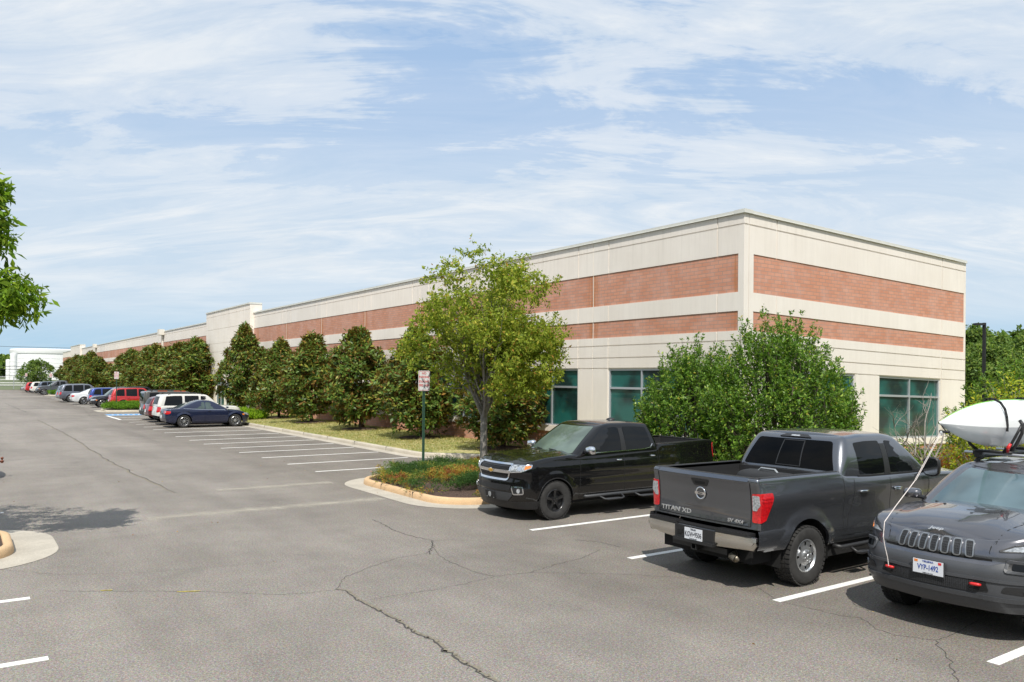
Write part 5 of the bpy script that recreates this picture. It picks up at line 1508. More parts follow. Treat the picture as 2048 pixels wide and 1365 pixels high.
    for sg in (-1, 1):
        patch('hook_pocket', rpoly([(sg * .40, .60), (sg * .60, .59), (sg * .56, .71), (sg * .40, .71)], .02), fb, M['void'], root, .030, .05, .02)
        mb = MB(); p0 = fb(sg * .42, .655, .045); p1 = fb(sg * .535, .655, .045); pm = fb(sg * .48, .66, .085)
        mb.tube([p0, pm + (p0 - pm) * .55, pm + (p1 - pm) * .55, p1], [.013, .017, .017, .013], 10); mb.build('tow_hook', M['red'], root, smooth=True)
        hl = rpoly([(sg * .68, 1.02), (sg * 1.08, 1.035), (sg * 1.42, 1.08), (sg * 1.42, 1.15), (sg * 1.15, 1.125), (sg * .86, 1.085)], .02)
        patch('headlight', hl, fb, M['clear_lens'], root, .008, .05, .02)
        trim('headlight_trim', hl, fb, M['black_plastic'], root, .012, .012, .01, closed=True)
        patch('turn_signal', rpoly([(sg * .98, 1.035), (sg * 1.10, 1.045), (sg * 1.34, 1.08), (sg * 1.34, 1.125), (sg * 1.10, 1.095), (sg * 1.0, 1.07)], .012), fb, M['amber'], root, .013, .05, .012)
        lp = rpoly([(sg * .74, .83), (sg * 1.12, .80), (sg * 1.16, .83), (sg * 1.08, .91), (sg * .78, .93)], .025)
        patch('lamp_pod', lp, fb, M['black_plastic'], root, .028, .05, .02)
        patch('pod_lens', rpoly([(sg * .80, .845), (sg * 1.08, .82), (sg * 1.06, .895), (sg * .82, .91)], .02), fb, M['glass_dark'], root, .034, .05, .01)
        trim('pod_rim', lp, fb, M_, root, .03, .036, .03, closed=True)
        patch('fog_pocket', rpoly([(sg * .70, .60), (sg * 1.05, .565), (sg * 1.10, .61), (sg * 1.06, .665), (sg * .74, .665)], .025), fb, M['black_plastic'], root, .028, .05, .02)
        patch('fog_light', [(sg * .955 + .042 * math.cos(R(a)), .618 + .036 * math.sin(R(a))) for a in range(0, 360, 24)], fb, M['clear_lens'], root, .040, 0, .012)
        add_wheel(root, 1.44, sg * .82, RW, .245, .22, 'jeep', .0); add_wheel(root, -1.36, sg * .82, RW, .245, .22, 'jeep')
        mirror_(root, .98, .86, 1.36, sg, P_gran, .95, .85)
        handle(root, B.side(sg), .05, 1.12, P_gran); handle(root, B.side(sg), -1.05, 1.14, P_gran)
        # roof rail
        mb = MB(); y = sg * .60
        mb.tube([(.10, y, 1.745), (.02, y, 1.79), (-.2, y, 1.83), (-1.5, y, 1.82), (-1.75, y, 1.78), (-1.85, y, 1.73)], [.02, .026, .024, .024, .024, .018], 8); mb.build('roof_rail', M['black_plastic'], root, smooth=True)
    shut_lines(B, root, [[(.98, 1.25), (1.0, .9), (.93, .42)], [(-.17, 1.25), (-.17, .42)], [(-1.1, 1.25), (-1.05, .9), (-.9, .6)]])
    # plate
    X, Y = (0, 1, 0), (-.02, 0, 1)
    o = fb(0, .745, .05)
    mb = MB(); mb.box(o.x - .012, o.x - .002, -.185, .185, .66, .835); fr_ = mb.build('plate_frame', M['clad'], root)
    mb = MB(); mb.box(o.x - .004, o.x + .003, -.17, .17, .672, .828); po = mb.build('licence_plate', M['plate'], root)
    lettering('plate_characters', 'VYP-1492', .083, M['plate_blue'], po, (o.x + .0045, 0, .742), X, Y, .0012, .0014, .70)
    lettering('plate_state', 'VIRGINIA', .030, M['plate_blue'], po, (o.x + .0045, 0, .810), X, Y, .0012, .0004, 1.0)
    lettering('plate_motto', 'Virginia is for Lovers', .014, M['plate_ink'], po, (o.x + .0045, 0, .683), X, Y, .0012, .0002, 1.0)
    mb = MB(); mb.box(o.x + .003, o.x + .005, -.155, -.115, .795, .822); mb.build('plate_sticker', M['amber'], po)
    mb = MB(); mb.box(o.x + .003, o.x + .005, .115, .150, .795, .822); mb.build('plate_sticker', M['red'], po)
    # wipers, washer jets
    mb = MB()
    for y0, y1 in ((-.85, -.1), (-.05, .85)): mb.tube([C.front(y0, .10, .022), C.front((y0 + y1) / 2, .06, .03), C.front(y1, .035, .03)], .010, 6)
    mb.build('wiper', M['dark_trim'], root)
    mb = MB()
    for y in (-.33, .33): zz = B.hoodz(1.42, y); mb.lathe([(.018, 0), (.014, .012), (.001, .014)], 'z', 10, c=(1.42, y, zz))
    mb.build('washer_jet', M['black_plastic'], root)
    # roof bars
    for x in (-.02, -.95):
        mb = MB(); mb.tube([(x, -.78, 1.885), (x, .78, 1.885)], .017, 8); bar = mb.build('roof_bar', M['alu'], root)
        mb = MB()
        for sg in (-1, 1): mb.box(x - .05, x + .05, sg * .60 - .035, sg * .60 + .035, 1.82, 1.878); mb.obox(Matrix.Translation((x, sg * .60, 1.885)), .07, .12, .05)
        mb.build('bar_foot', M['black_plastic'], bar)
    q = -.34
    for x in (-.02, -.95):
        mb = MB(); mb.obox(Matrix.Translation((x, q - .06, 1.915)), .09, .46, .03)
        mb.tube([(x, q + .12, 1.92), (x, q + .20, 2.0), (x, q + .28, 2.18), (x, q + .285, 2.30), (x, q + .25, 2.35)], [.026, .024, .022, .026, .022], 8)
        mb.tube([(x + .06, q + .08, 1.92), (x + .06, q + .16, 2.0), (x + .04, q + .24, 2.18), (x, q + .28, 2.30)], [.02, .018, .018, .018], 8)
        mb.tube([(x, q - .28, 1.92), (x, q - .38, 2.0), (x, q - .40, 2.12)], .022, 8)
        cr_ = mb.build('kayak_cradle', M['black_plastic'], root, smooth=True)
        if x > -.5: cr = cr_
    mb = MB(); mb.tube([(.08, q + .15, 1.93), (.11, q + .17, 1.99), (.09, q + .19, 2.04)], [.018, .024, .018], 8); mb.build('cradle_knob', M['red'], cr, smooth=True)
    mb = MB(); mb.box(-.5, -.1, -.5, -.2, 1.80, 1.815); mb.build('roof_reflector', M['galv'], root)
    underbody(B, root)
    return root
M['glass_blue'] = carglass('sky tinted windscreen', (.09, .135, .155))
M['clad_front'] = simple('satin grey cladding', (.055, .058, .064), .42, coat=.15, bmp=.06, bscale=250)
M['slot_rim'] = simple('satin slot rim', (.30, .31, .32), .35, metal=.8)
granite_suv()

# kayak: lying on its side in the cradles
m_ = simple('white kayak hull', (.78, .80, .80), .25, coat=.5, var=.02, vscale=2)
m_g = simple('lime green deck', (.22, .62, .05), .3, coat=.4)
ky = empty('kayak', (12.12, 5.02, 2.27), PI, 'white kayak with lime green deck strapped on edge on the SUV roof', 'kayak')
def kay(t):
    # t from 0 (bow) to 1 (stern)
    e = math.sin(PI * min(1, max(0, t))) ** .62
    e2 = (1 - abs(2 * t - 1) ** 2.3)
    return max(.012, .335 * min(1, (e2) ** .95)), max(.012, .22 * e2 ** .8), max(.008, .17 * e2 ** .8)
hull = MB(); deck = MB(); n = 44; Lk = 3.9
ro, rd = [], []
for k in range(n + 1):
    t = k / n; x = 2.0 - Lk * t; w_, dh, dd = kay(t)
    zc = .06 * (1 - (1 - abs(2 * t - 1) ** 2))
    yc = -.10
    H = [(0, 1.0), (.34, .94), (.64, .74), (.86, .42), (.96, .14), (1.0, -.10), (.84, -.38), (.62, -.66), (.34, -.88), (.16, -.96), (0, -1.0)]
    ro.append([(x, yc + dh * a, zc + w_ * b_ * (1 - .06 * (b_ < 0))) for a, b_ in H])
    D = [(0, -1.0), (.45, -.93), (.80, -.6), (1.0, -.2), (1.0, .2), (.80, .6), (.45, .93), (.12, 1.01), (-.02, 1.02), (-.04, 1.0)]
    rd.append([(x, yc - dd * a, zc + w_ * b_ * (.90 if b_ < 0 else 1)) for a, b_ in D])
hull.grid(ro); hull.build('hull', m_, ky, angle=16, recalc=True)
deck.grid(rd); deck.build('deck', m_g, ky, smooth=True, recalc=True)
mb = MB(); mb.tube([(1.93, -.10, .03), (1.9, -.08, -.02), (1.84, -.08, -.05)], .008, 6); mb.tube([(1.90, -.14, -.05), (1.88, -.02, -.055)], .016, 8); mb.build('carry_toggle', M['black_plastic'], ky)
mb = MB()
for x in (.55, -.38):
    pts = []
    for a, b_ in [(1.02, -.25), (1.03, 0), (.99, .32), (.88, .64), (.62, .90), (.30, 1.02), (0, 1.05), (-.3, 1.03), (-.8, .62), (-1.02, .2)]:
        pts.append((x + .09, -.10 + (.212 if a > 0 else .168) * a, .328 * b_ + .010))
    for p, q in zip(pts, pts[1:]):
        mb.obox(Matrix.Translation((Vector(p) + Vector(q)) / 2) @ (Vector(q) - Vector(p)).to_track_quat('Z', 'X').to_matrix().to_4x4(), .03, .010, (Vector(q) - Vector(p)).length + .01)
mb.build('tie_strap', M['black_plastic'], ky)
rp = empty('bow_line', (10.14, 5.1, 2.2), 0, 'pale twisted rope from the kayak bow down to the red tow hook', 'rope')
O = Vector((10.14, 5.1, 2.2))
mb = MB(); main = [Vector(p) - O for p in [(10.14, 5.1, 2.21), (9.82, 5.105, 1.90), (9.56, 5.11, 1.65)]]
def off_(ps, o): return [p + Vector(o) for p in ps]
mb.tube(off_(main, (0, .007, 0)), .0032, 6); mb.tube(off_(main, (0, -.007, 0)), .0032, 6)
lo = [Vector(p) - O for p in [(9.56, 5.11, 1.65), (9.18, 5.15, 1.35), (8.97, 5.16, 1.19), (8.93, 5.15, 1.02), (8.95, 5.14, .90), (8.97, 5.12, .78), (8.98, 5.11, .68)]]
mb.tube(lo, .005, 6); mb.build('rope_strand', simple('rope', (.66, .60, .57), .8, var=.2, vscale=60), rp)
mb = MB(); mb.lathe([(.001, -.03), (.018, -.02), (.02, .01), (.008, .03)], 'z', 8, c=(0, 0, .0)); mb.build('ratchet_buckle', M['galv'], rp)
# ---- the parked row -----------------------------------------------------------
GC = 'cars parked along the warehouse'
def far_car(name, label, cat, x_end, y, heading, style, pm, sc=1.04, wheel='ten', glass=None, o=None, hi=False):
    """x_end: world x of the end nearest the lane; heading +1: tail to the lane, -1: nose to the lane"""
    o = o or {}
    st = {
     'suv': dict(L=4.62, W=1.84, top=[(-2.31, 1.02), (-2.2, 1.05), (.9, .98), (1.2, 1.0), (1.9, .95), (2.2, .86), (2.31, .80)], roof=[(-2.0, 1.62), (-1.5, 1.70), (-.3, 1.73), (.3, 1.70), (.7, 1.58)],
                 bf=1.22, br=-2.24, tf=.42, tr=-1.98, bw=.86, tw=.68, pill=[(.95, -.15), (-.25, -1.08), (-1.2, -2.0)], Rw=.36, wh=(1.42, -1.30), bot=.32),
     'box': dict(L=4.35, W=1.82, top=[(-2.17, 1.06), (1.0, 1.04), (1.25, 1.05), (1.9, .98), (2.1, .90), (2.17, .82)], roof=[(-2.1, 1.76), (-1.4, 1.80), (.3, 1.79), (.8, 1.70)],
                 bf=1.25, br=-2.12, tf=.70, tr=-2.05, bw=.87, tw=.76, pill=[(.95, -.15), (-.25, -1.08), (-1.2, -2.0)], Rw=.35, wh=(1.32, -1.25), bot=.30),
     'wagon': dict(L=4.68, W=1.80, top=[(-2.34, 1.03), (-2.2, 1.05), (.9, 1.02), (1.15, 1.03), (1.9, .99), (2.2, .90), (2.34, .84)], roof=[(-2.0, 1.64), (-1.4, 1.68), (-.1, 1.68), (.3, 1.64), (.6, 1.55)],
                   bf=1.12, br=-2.26, tf=.42, tr=-2.06, bw=.84, tw=.70, pill=[(.85, -.02), (-.12, -.86), (-.98, -2.0)], Rw=.37, wh=(1.38, -1.30), bot=.42),
     'coupe': dict(L=4.41, W=1.79, top=[(-2.2, .90), (-2.1, .955), (-1.4, .99), (-.6, .93), (.5, .90), (1.0, .90), (1.6, .83), (2.05, .70), (2.2, .62)], roof=[(-1.5, 1.16), (-.9, 1.34), (-.3, 1.40), (.1, 1.38), (.4, 1.30)],
                   bf=1.18, br=-1.62, tf=.22, tr=-.62, bw=.82, tw=.58, pill=[(.95, -.18), (-.22, -1.25)], Rw=.33, wh=(1.33, -1.25), bot=.22),
     'sedan': dict(L=4.95, W=1.87, top=[(-2.47, .92), (-2.35, 1.0), (-1.8, 1.03), (-.6, .98), (.9, .94), (1.2, .94), (1.9, .86), (2.3, .74), (2.47, .66)], roof=[(-1.6, 1.25), (-1.0, 1.41), (-.3, 1.47), (.1, 1.46), (.5, 1.36)],
                   bf=1.32, br=-1.95, tf=.32, tr=-.95, bw=.86, tw=.62, pill=[(1.0, -.05), (-.15, -.95), (-1.02, -1.45)], Rw=.35, wh=(1.50, -1.42), bot=.25),
     'pickup': dict(L=5.8, W=2.0, top=[(-2.9, 1.32), (-.9, 1.32), (-.85, 1.24), (1.0, 1.20), (1.3, 1.21), (2.2, 1.16), (2.7, 1.06), (2.9, .95)], roof=[(-.9, 1.84), (-.4, 1.88), (.4, 1.87), (.8, 1.76)],
                    bf=1.50, br=-.95, tf=.66, tr=-.75, bw=.93, tw=.74, pill=[(.95, .18), (.05, -.72)], Rw=.40, wh=(1.95, -1.70), bot=.42)}[style]
    st = dict(st); st.update(o)
    k = sc; L_ = st['L'] * k; W_ = st['W'] * k
    cx = x_end + heading * L_ / 2 if heading > 0 else x_end + L_ / 2
    root = empty(name, (cx, y, 0), 0 if heading > 0 else PI, label, cat, GC)
    S2 = lambda pts: [(a * k, b_ * k) for a, b_ in pts]
    b0 = st['bot'] * k; hl = L_ / 2
    ztop = st['top'][-2][1] * k; zb_r = b0 + .10
    d = dict(L=L_, W=W_, wheels=[w_ * k for w_ in st['wh']], Ra=(st['Rw'] + .055) * k, Rw=st['Rw'] * k, fl=.02, flw=.10, rf=.42 * k, cf=.20 * k, rr=.30 * k, cr=.12 * k,
             top=S2(st['top']), bot=[(-hl, b0 + .12), (-hl + .4, b0 + .02), (hl - .5, b0), (hl, b0 + .02)],
             S=[(b0, .07), (b0 + .12, .02), (.62 * k, .0), (.82 * k, .012), (1.05 * k, .05)],
             F=[(b0, .08), (.45 * k, .0), (.62 * k, .0), (.74 * k, .06), (.95 * k, .14), (1.1 * k, .18)], R=[(b0, .10), (.5 * k, 0), (.75 * k, .02), (1.05 * k, .08)],
             step=.08, rows=14, er=.05, crown=lambda x: .04)
    if style == 'pickup': d['bed'] = (-.95 * k,)
    B = Body(d); B.mesh('body', pm, root)
    g = dict(bf=st['bf'] * k, br=st['br'] * k, bw=st['bw'] * k, tf=st['tf'] * k, tr=st['tr'] * k, tw=st['tw'] * k, bcf=.16, tcf=.08, brf=.15, trf=.12, brr=.18, trr=.15, bcr=.05, tcr=.04, roof=S2(st['roof']), crown=.03, bulge=.03, er=.06)
    C = Cabin(B, g); C.mesh('cabin', pm, root)
    gl = glass or M['glass_dark']
    cabin_windows(C, root, [(a * k, c_ * k) for a, c_ in st['pill']], gl, M['glass_green'], (gl, .12 if style != 'pickup' else .06, .86), top=.09, bot=.03, r=.06, fpad=.10, rpad=.12)
    for sg in (-1, 1):
        for w_ in st['wh']: add_wheel(root, w_ * k, sg * (W_ / 2 - .125), st['Rw'] * k, .225, (st['Rw'] - .115) * k, wheel)
        mirror_(root, (st['bf'] - .28) * k, W_ / 2 - .08, (st['top'][3][1] + .10) * k, sg, pm if hi else M['black_plastic'], .8, .8)
        for a, c_ in st['pill'][:2]: handle(root, B.side(sg), (c_ + .16) * k, .86 * k if style == 'coupe' else .92 * k, pm, .16)
        zt_, zl = .88 * k, .70 * k
        if style in ('suv', 'wagon', 'box'): tlp = [(sg * .62, .72 * k), (sg * .80, .70 * k), (sg * 1.02, .76 * k), (sg * 1.02, .98 * k), (sg * .66, 1.0 * k)]
        elif style == 'pickup': tlp = [(sg * .80, .85), (sg * .98, .85), (sg * 1.02, 1.2), (sg * .82, 1.22)]
        else: tlp = [(sg * .45, .74 * k), (sg * .90, .70 * k), (sg * 1.06, .74 * k), (sg * 1.08, .86 * k), (sg * .50, .88 * k)]
        patch('tail_light', rpoly(tlp, .04), B.rear, M['red_lens'], root, .010, .06, .02)
        hz = .66 * k if style not in ('pickup',) else .88
        patch('headlight', rpoly([(sg * .55, hz - .08), (sg * .95, hz - .06), (sg * 1.18, hz + .02), (sg * 1.16, hz + .09), (sg * .60, hz + .05)], .03), B.band, M['clear_lens'], root, .010, .06, .02)
        patch('turn_signal', rpoly([(sg * 1.12, hz - .06), (sg * 1.24, hz - .04), (sg * 1.24, hz + .03), (sg * 1.14, hz + .02)], .01), B.band, M['amber'], root, .014, .06, .02)
    patch('grille', rpoly([(-.48, .52 * k), (.48, .52 * k), (.50, .70 * k), (-.50, .70 * k)] if style != 'pickup' else [(-.5, .68), (.5, .68), (.52, 1.0), (-.52, 1.0)], .04), B.band, M['dark_trim'], root, .010, .08, .02)
    patch('lower_intake', rpoly([(-.5, .30 * k), (.5, .30 * k), (.55, .42 * k), (-.55, .42 * k)], .04), B.band, M['dark_trim'], root, .008, .08, .02)
    zc = .50 * k if style in ('coupe', 'sedan') else .62 * k
    patch('licence_plate', [(-.16, zc), (.16, zc), (.16, zc + .16), (-.16, zc + .16)], B.rear, M['plate'], root, .012, 0, .012)
    lines = []
    for a, c_ in st['pill'][:2]: lines.append([(c_ * k - .05, (st['top'][3][1] - .02) * k), (c_ * k - .05, b0 + .08)])
    a = st['pill'][0][0] * k; lines.append([(a, (st['top'][3][1] - .03) * k), (a + .02, b0 + .08)]); lines.append([(a, b0 + .06), (st['pill'][1][1] * k, b0 + .06)])
    shut_lines(B, root, lines)
    if st.get('rails'):
        for sg in (-1, 1):
            mb = MB(); yy = sg * (st['tw'] - .04) * k; zz = st['roof'][1][1] * k + .05
            mb.tube([(.1, yy, zz - .06), (0, yy, zz), (-1.5 * k, yy, zz), (-1.7 * k, yy, zz - .07)], .02, 6); mb.build('roof_rail', M['black_plastic'], root)
    if st.get('clad'):
        patch('bumper_trim', [(-1.2, b0 + .02), (1.2, b0 + .02), (1.2, .58 * k), (-1.2, .58 * k)], B.rear, M['clad'], root, .02, .08, .03)
        for sg in (-1, 1): patch('sill_trim', [(.9 * k, b0 + .01), (-.8 * k, b0 + .01), (-.8 * k, b0 + .16), (.9 * k, b0 + .16)], B.side(sg), M['clad'], root, .012, .2, .02)
    if style == 'pickup':
        mb = MB(); mb.box(-L_ / 2 + .08, -1.0 * k, -W_ / 2 + .08, W_ / 2 - .08, .8, .86); mb.box(-1.03 * k, -.96 * k, -W_ / 2 + .06, W_ / 2 - .06, .8, 1.3 * k)
        rows = []
        for i, t in enumerate(B.cum):
            p = B.rows[i][-1]
            if p.x < -.95 * k:
                x, y2, nx, ny = B.base(t); q = Vector((p.x - nx * .07, p.y - ny * .07, p.z)); rows.append([p, q, Vector((q.x, q.y, .85))])
        mb.grid(rows); mb.grid([[Vector((p.x, -p.y, p.z)) for p in r] for r in rows], flip=True); mb.build('bed_liner', M['bedliner'], root)
    underbody(B, root)
    return root, B, C
Pc = {n: paint('car paint ' + n, c_, mt, .35) for n, c_, mt in (('navy', (.006, .012, .045), .3), ('white', (.62, .61, .57), 0), ('maroon', (.12, .006, .008), .3), ('olive grey', (.075, .072, .062), .3), ('red', (.42, .008, .008), .2), ('dark navy', (.008, .012, .02), .2),
     ('charcoal', (.030, .034, .045), .5), ('blue', (.012, .04, .22), .4), ('pearl', (.66, .68, .69), .1), ('steel grey', (.13, .14, .17), .6), ('pale blue', (.24, .28, .34), .6), ('graphite', (.075, .078, .085), .6), ('dusk blue', (.05, .065, .10), .5), ('silver', (.34, .34, .34), .7))}
cp, Bc, Cc = far_car('coupe', 'dark navy coupe with many-spoked wheels, nearest car of the far row', 'car', 8.98, 46.45, 1, 'coupe', Pc['navy'], 1.055, 'ten', M['glass_clear'], hi=True)
for sg in (-1, 1):
    trim('window_trim', [(1.0, .955), (.3, .965), (-.6, .99), (-1.35, 1.05)], Cc.side(sg), M['chrome'], cp, .014, .012, .012)
    patch('round_tail_lamp', [(sg * .72 + .05 * math.cos(R(a)), .86 + .05 * math.sin(R(a))) for a in range(0, 360, 30)], Bc.rear, M['clear_lens'], cp, .018, 0, .02)
far_car('suv', 'white older wagon with black side windows behind the navy coupe', 'car', 9.05, 49.1, 1, 'wagon', Pc['white'], 1.05, 'six', o=dict(rails=1), hi=True)
far_car('suv', 'maroon hatch wagon squeezed between the white wagon and the boxy grey one', 'car', 9.15, 52.0, 1, 'suv', Pc['maroon'], 1.0, 'ten', o=dict(roof=[(-2.0, 1.50), (-1.5, 1.58), (-.3, 1.60), (.3, 1.56), (.7, 1.46)]))
el, Be, Ce = far_car('suv', 'boxy brown grey car with orange roof strips and roof rails', 'car', 9.35, 54.8, 1, 'box', Pc['olive grey'], 1.02, 'six', o=dict(rails=1, clad=1))
for x0, x1 in ((-1.3, -.75), (-.35, .35)):  # orange strips laid along one roof edge
    mb = MB(); mb.box(x0, x1, -.74, -.60, 1.80, 1.86); mb.build('roof_strip', simple('orange strip', (.62, .12, .03), .6), el)
far_car('suv', 'bright red SUV with dark windows beyond the second island', 'car', 10.15, 73.9, 1, 'suv', Pc['red'], 1.02, 'six', o=dict(rails=1), hi=True)
far_car('suv', 'dark charcoal SUV with its chrome nose towards the lane beside the red one', 'car', 9.1, 77.2, -1, 'suv', Pc['charcoal'], 1.03, 'six', hi=True)
far_car('suv', 'dark navy car whose roof shows above the red SUV', 'car', 11.9, 80.2, 1, 'suv', Pc['dark navy'], 1.03, 'ten', o=dict(L=3.9 * 1.0))
far_car('hatchback', 'bright blue hatchback partly hidden by the charcoal SUV', 'car', 9.6, 82.6, 1, 'suv', Pc['blue'], .95, 'ten')
far_car('sedan', 'pearl white sedan with red tail light and dark spoked wheels', 'car', 8.5, 85.7, 1, 'sedan', Pc['pearl'], 1.04, 'mesh', hi=True)
far_car('suv', 'steel grey long SUV with red tail light left of the white sedan', 'car', 8.15, 93.1, 1, 'suv', Pc['steel grey'], 1.08, 'ten', hi=True)
far_car('suv', 'pale blue car showing only its tail beside the steel grey SUV', 'car', 8.2, 96.3, 1, 'suv', Pc['pale blue'], .98, 'ten')
far_car('pickup_truck', 'graphite grey far pickup truck, nose towards the lane behind the small sign', 'pickup truck', 8.4, 127.0, -1, 'pickup', Pc['graphite'], 1.04, 'six', hi=True)
far_car('suv', 'dusk blue SUV right behind the far graphite pickup', 'car', 8.9, 131.3, 1, 'suv', Pc['dusk blue'], 1.06, 'ten')
far_car('suv', 'far white SUV with small red tail light', 'car', 8.35, 137.0, 1, 'suv', Pc['white'], 1.0, 'ten')
far_car('hatchback', 'small red hatchback near the end of the row', 'car', 8.0, 142.0, 1, 'suv', Pc['red'], .95, 'ten')
far_car('sedan', 'silver last car of the row facing the lane', 'car', 7.7, 147.0, -1, 'sedan', Pc['silver'], 1.0, 'ten')
# ------------------------------------------------------------------ plants
def leafmat(name, back=None, rough=.4, trans=.25, spec=.5):
    m, nt, b = newmat(name)
    at = N(nt, 'ShaderNodeAttribute'); at.attribute_name = 'leafcol'
    c = at.outputs['Color']
    if back:
        geo = N(nt, 'ShaderNodeNewGeometry'); c = mixc(nt, math_(nt, 'MULTIPLY', geo.outputs['Backfacing'], .75), c, back)
    L(nt, c, b.inputs['Base Color']); b.inputs['Roughness'].default_value = rough; b.inputs['Specular IOR Level'].default_value = spec
    tr = N(nt, 'ShaderNodeBsdfTranslucent'); L(nt, mixc(nt, 1.0, c, (1.0, 1.15, .55), 'MULTIPLY'), tr.inputs['Color'])
    mx = N(nt, 'ShaderNodeMixShader'); mx.inputs[0].default_value = trans
    L(nt, b.outputs[0], mx.inputs[1]); L(nt, tr.outputs[0], mx.inputs[2]); L(nt, mx.outputs[0], nt.nodes['Material Output'].inputs[0])
    return m
M['leaf_gloss'] = leafmat('glossy leaf', (.20, .10, .03), .42, .26, .28)
M['leaf_soft'] = leafmat('soft leaf', None, .55, .45, .12)
M['leaf_holly'] = leafmat('holly leaf', None, .42, .36, .28)
def barkmat(name, a, c_):
    m, nt, b = newmat(name); oc = objcoord(nt, (1, 1, .3))
    f = noise(nt, oc, 22, 6, .7)
    L(nt, ramp(nt, f, [(.3, a), (.7, c_)]), b.inputs['Base Color']); b.inputs['Roughness'].default_value = .9; bump(nt, b, f, .6, .02); return m
M['bark'] = barkmat('grey bark', (.15, .135, .12), (.34, .31, .28))
M['bark_dark'] = barkmat('dark bark', (.05, .038, .028), (.13, .10, .075))

def leaves(name, pos, axis, nl, ang, size, aspect, pal, mat, parent=None, seed=1, droop=0.0, szvar=.3, fold=.25, shade=None):
    """rosettes of leaves: pos (k,3), axis (k,3)"""
    rg = np.random.default_rng(seed)
    P = np.repeat(np.asarray(pos, float), nl, 0); A = np.repeat(np.asarray(axis, float), nl, 0)
    n = len(P)
    A /= np.linalg.norm(A, axis=1, keepdims=True) + 1e-9
    ref = np.where(np.abs(A[:, 2:3]) < .9, np.array([[0, 0, 1.0]]), np.array([[1.0, 0, 0]]))
    U = np.cross(A, ref); U /= np.linalg.norm(U, axis=1, keepdims=True); V = np.cross(A, U)
    ph = rg.random(n) * 2 * PI; th = np.radians(rg.normal(ang, ang * .35, n))[:, None]
    side = U * np.cos(ph)[:, None] + V * np.sin(ph)[:, None]
    D = A * np.cos(th) + side * np.sin(th); D[:, 2] -= droop; D /= np.linalg.norm(D, axis=1, keepdims=True)
    W = np.cross(D, A + rg.normal(0, .35, (n, 3))); W /= np.linalg.norm(W, axis=1, keepdims=True) + 1e-9
    Nn = np.cross(W, D)
    Nn *= np.where((Nn * A).sum(1, keepdims=True) < 0, -1, 1)
    W = np.cross(D, Nn)
    s_ = (size * (1 + rg.normal(0, szvar, n))).clip(size * .4, size * 1.8)[:, None]
    b0 = P + D * s_ * .08 + rg.normal(0, size * .25, (n, 3))
    w_ = s_ * aspect / 2
    lift = Nn * w_ * fold
    v = np.empty((n, 4, 3)); v[:, 0] = b0; v[:, 1] = b0 + D * s_ * .5 + W * w_ + lift; v[:, 2] = b0 + D * s_ - Nn * s_ * .08; v[:, 3] = b0 + D * s_ * .5 - W * w_ + lift
    me = bpy.data.meshes.new(name)
    me.vertices.add(n * 4); me.vertices.foreach_set('co', v.reshape(-1))
    me.loops.add(n * 4); me.loops.foreach_set('vertex_index', np.arange(n * 4, dtype=np.int32))
    me.polygons.add(n); me.polygons.foreach_set('loop_start', np.arange(0, n * 4, 4, dtype=np.int32)); me.polygons.foreach_set('loop_total', np.full(n, 4, dtype=np.int32))
    pal = np.asarray(pal, float); pr = pal[:, 3] / pal[:, 3].sum()
    if shade is None: ci = rg.choice(len(pal), n, p=pr)
    else: ci = shade(P, rg)
    col = pal[ci, :3] * (1 + rg.normal(0, .18, (n, 1))).clip(.5, 1.6)
    ca = me.color_attributes.new('leafcol', 'FLOAT_COLOR', 'POINT')
    cc = np.ones((n, 4, 4)); cc[:, :, :3] = col[:, None, :]
    ca.data.foreach_set('color', cc.reshape(-1))
    me.materials.append(mat); me.update(); me.validate()
    return me

PAL_MAG = [(.10, .175, .028, 7), (.07, .13, .022, 5), (.16, .21, .035, 4), (.34, .33, .055, 1.4), (.22, .13, .035, 1.3), (.33, .18, .05, .5)]
PAL_ZEL = [(.21, .28, .045, 5), (.27, .34, .06, 4), (.15, .22, .035, 4), (.37, .37, .075, 1.6), (.36, .22, .06, .5)]
PAL_ZEL = [(a * 1.32, b_ * 1.2, c_, d_) for a, b_, c_, d_ in PAL_ZEL]
PAL_HOL = [(.12, .23, .03, 5), (.18, .30, .042, 4), (.08, .165, .024, 4), (.30, .40, .06, 2), (.50, .42, .06, .15)]
PAL_YEL = [(.52, .50, .05, 4), (.38, .43, .05, 4), (.20, .28, .04, 3), (.44, .26, .04, .8)]
PAL_FAR = [(.15, .235, .06, 4), (.23, .30, .065, 3), (.10, .16, .045, 3)]

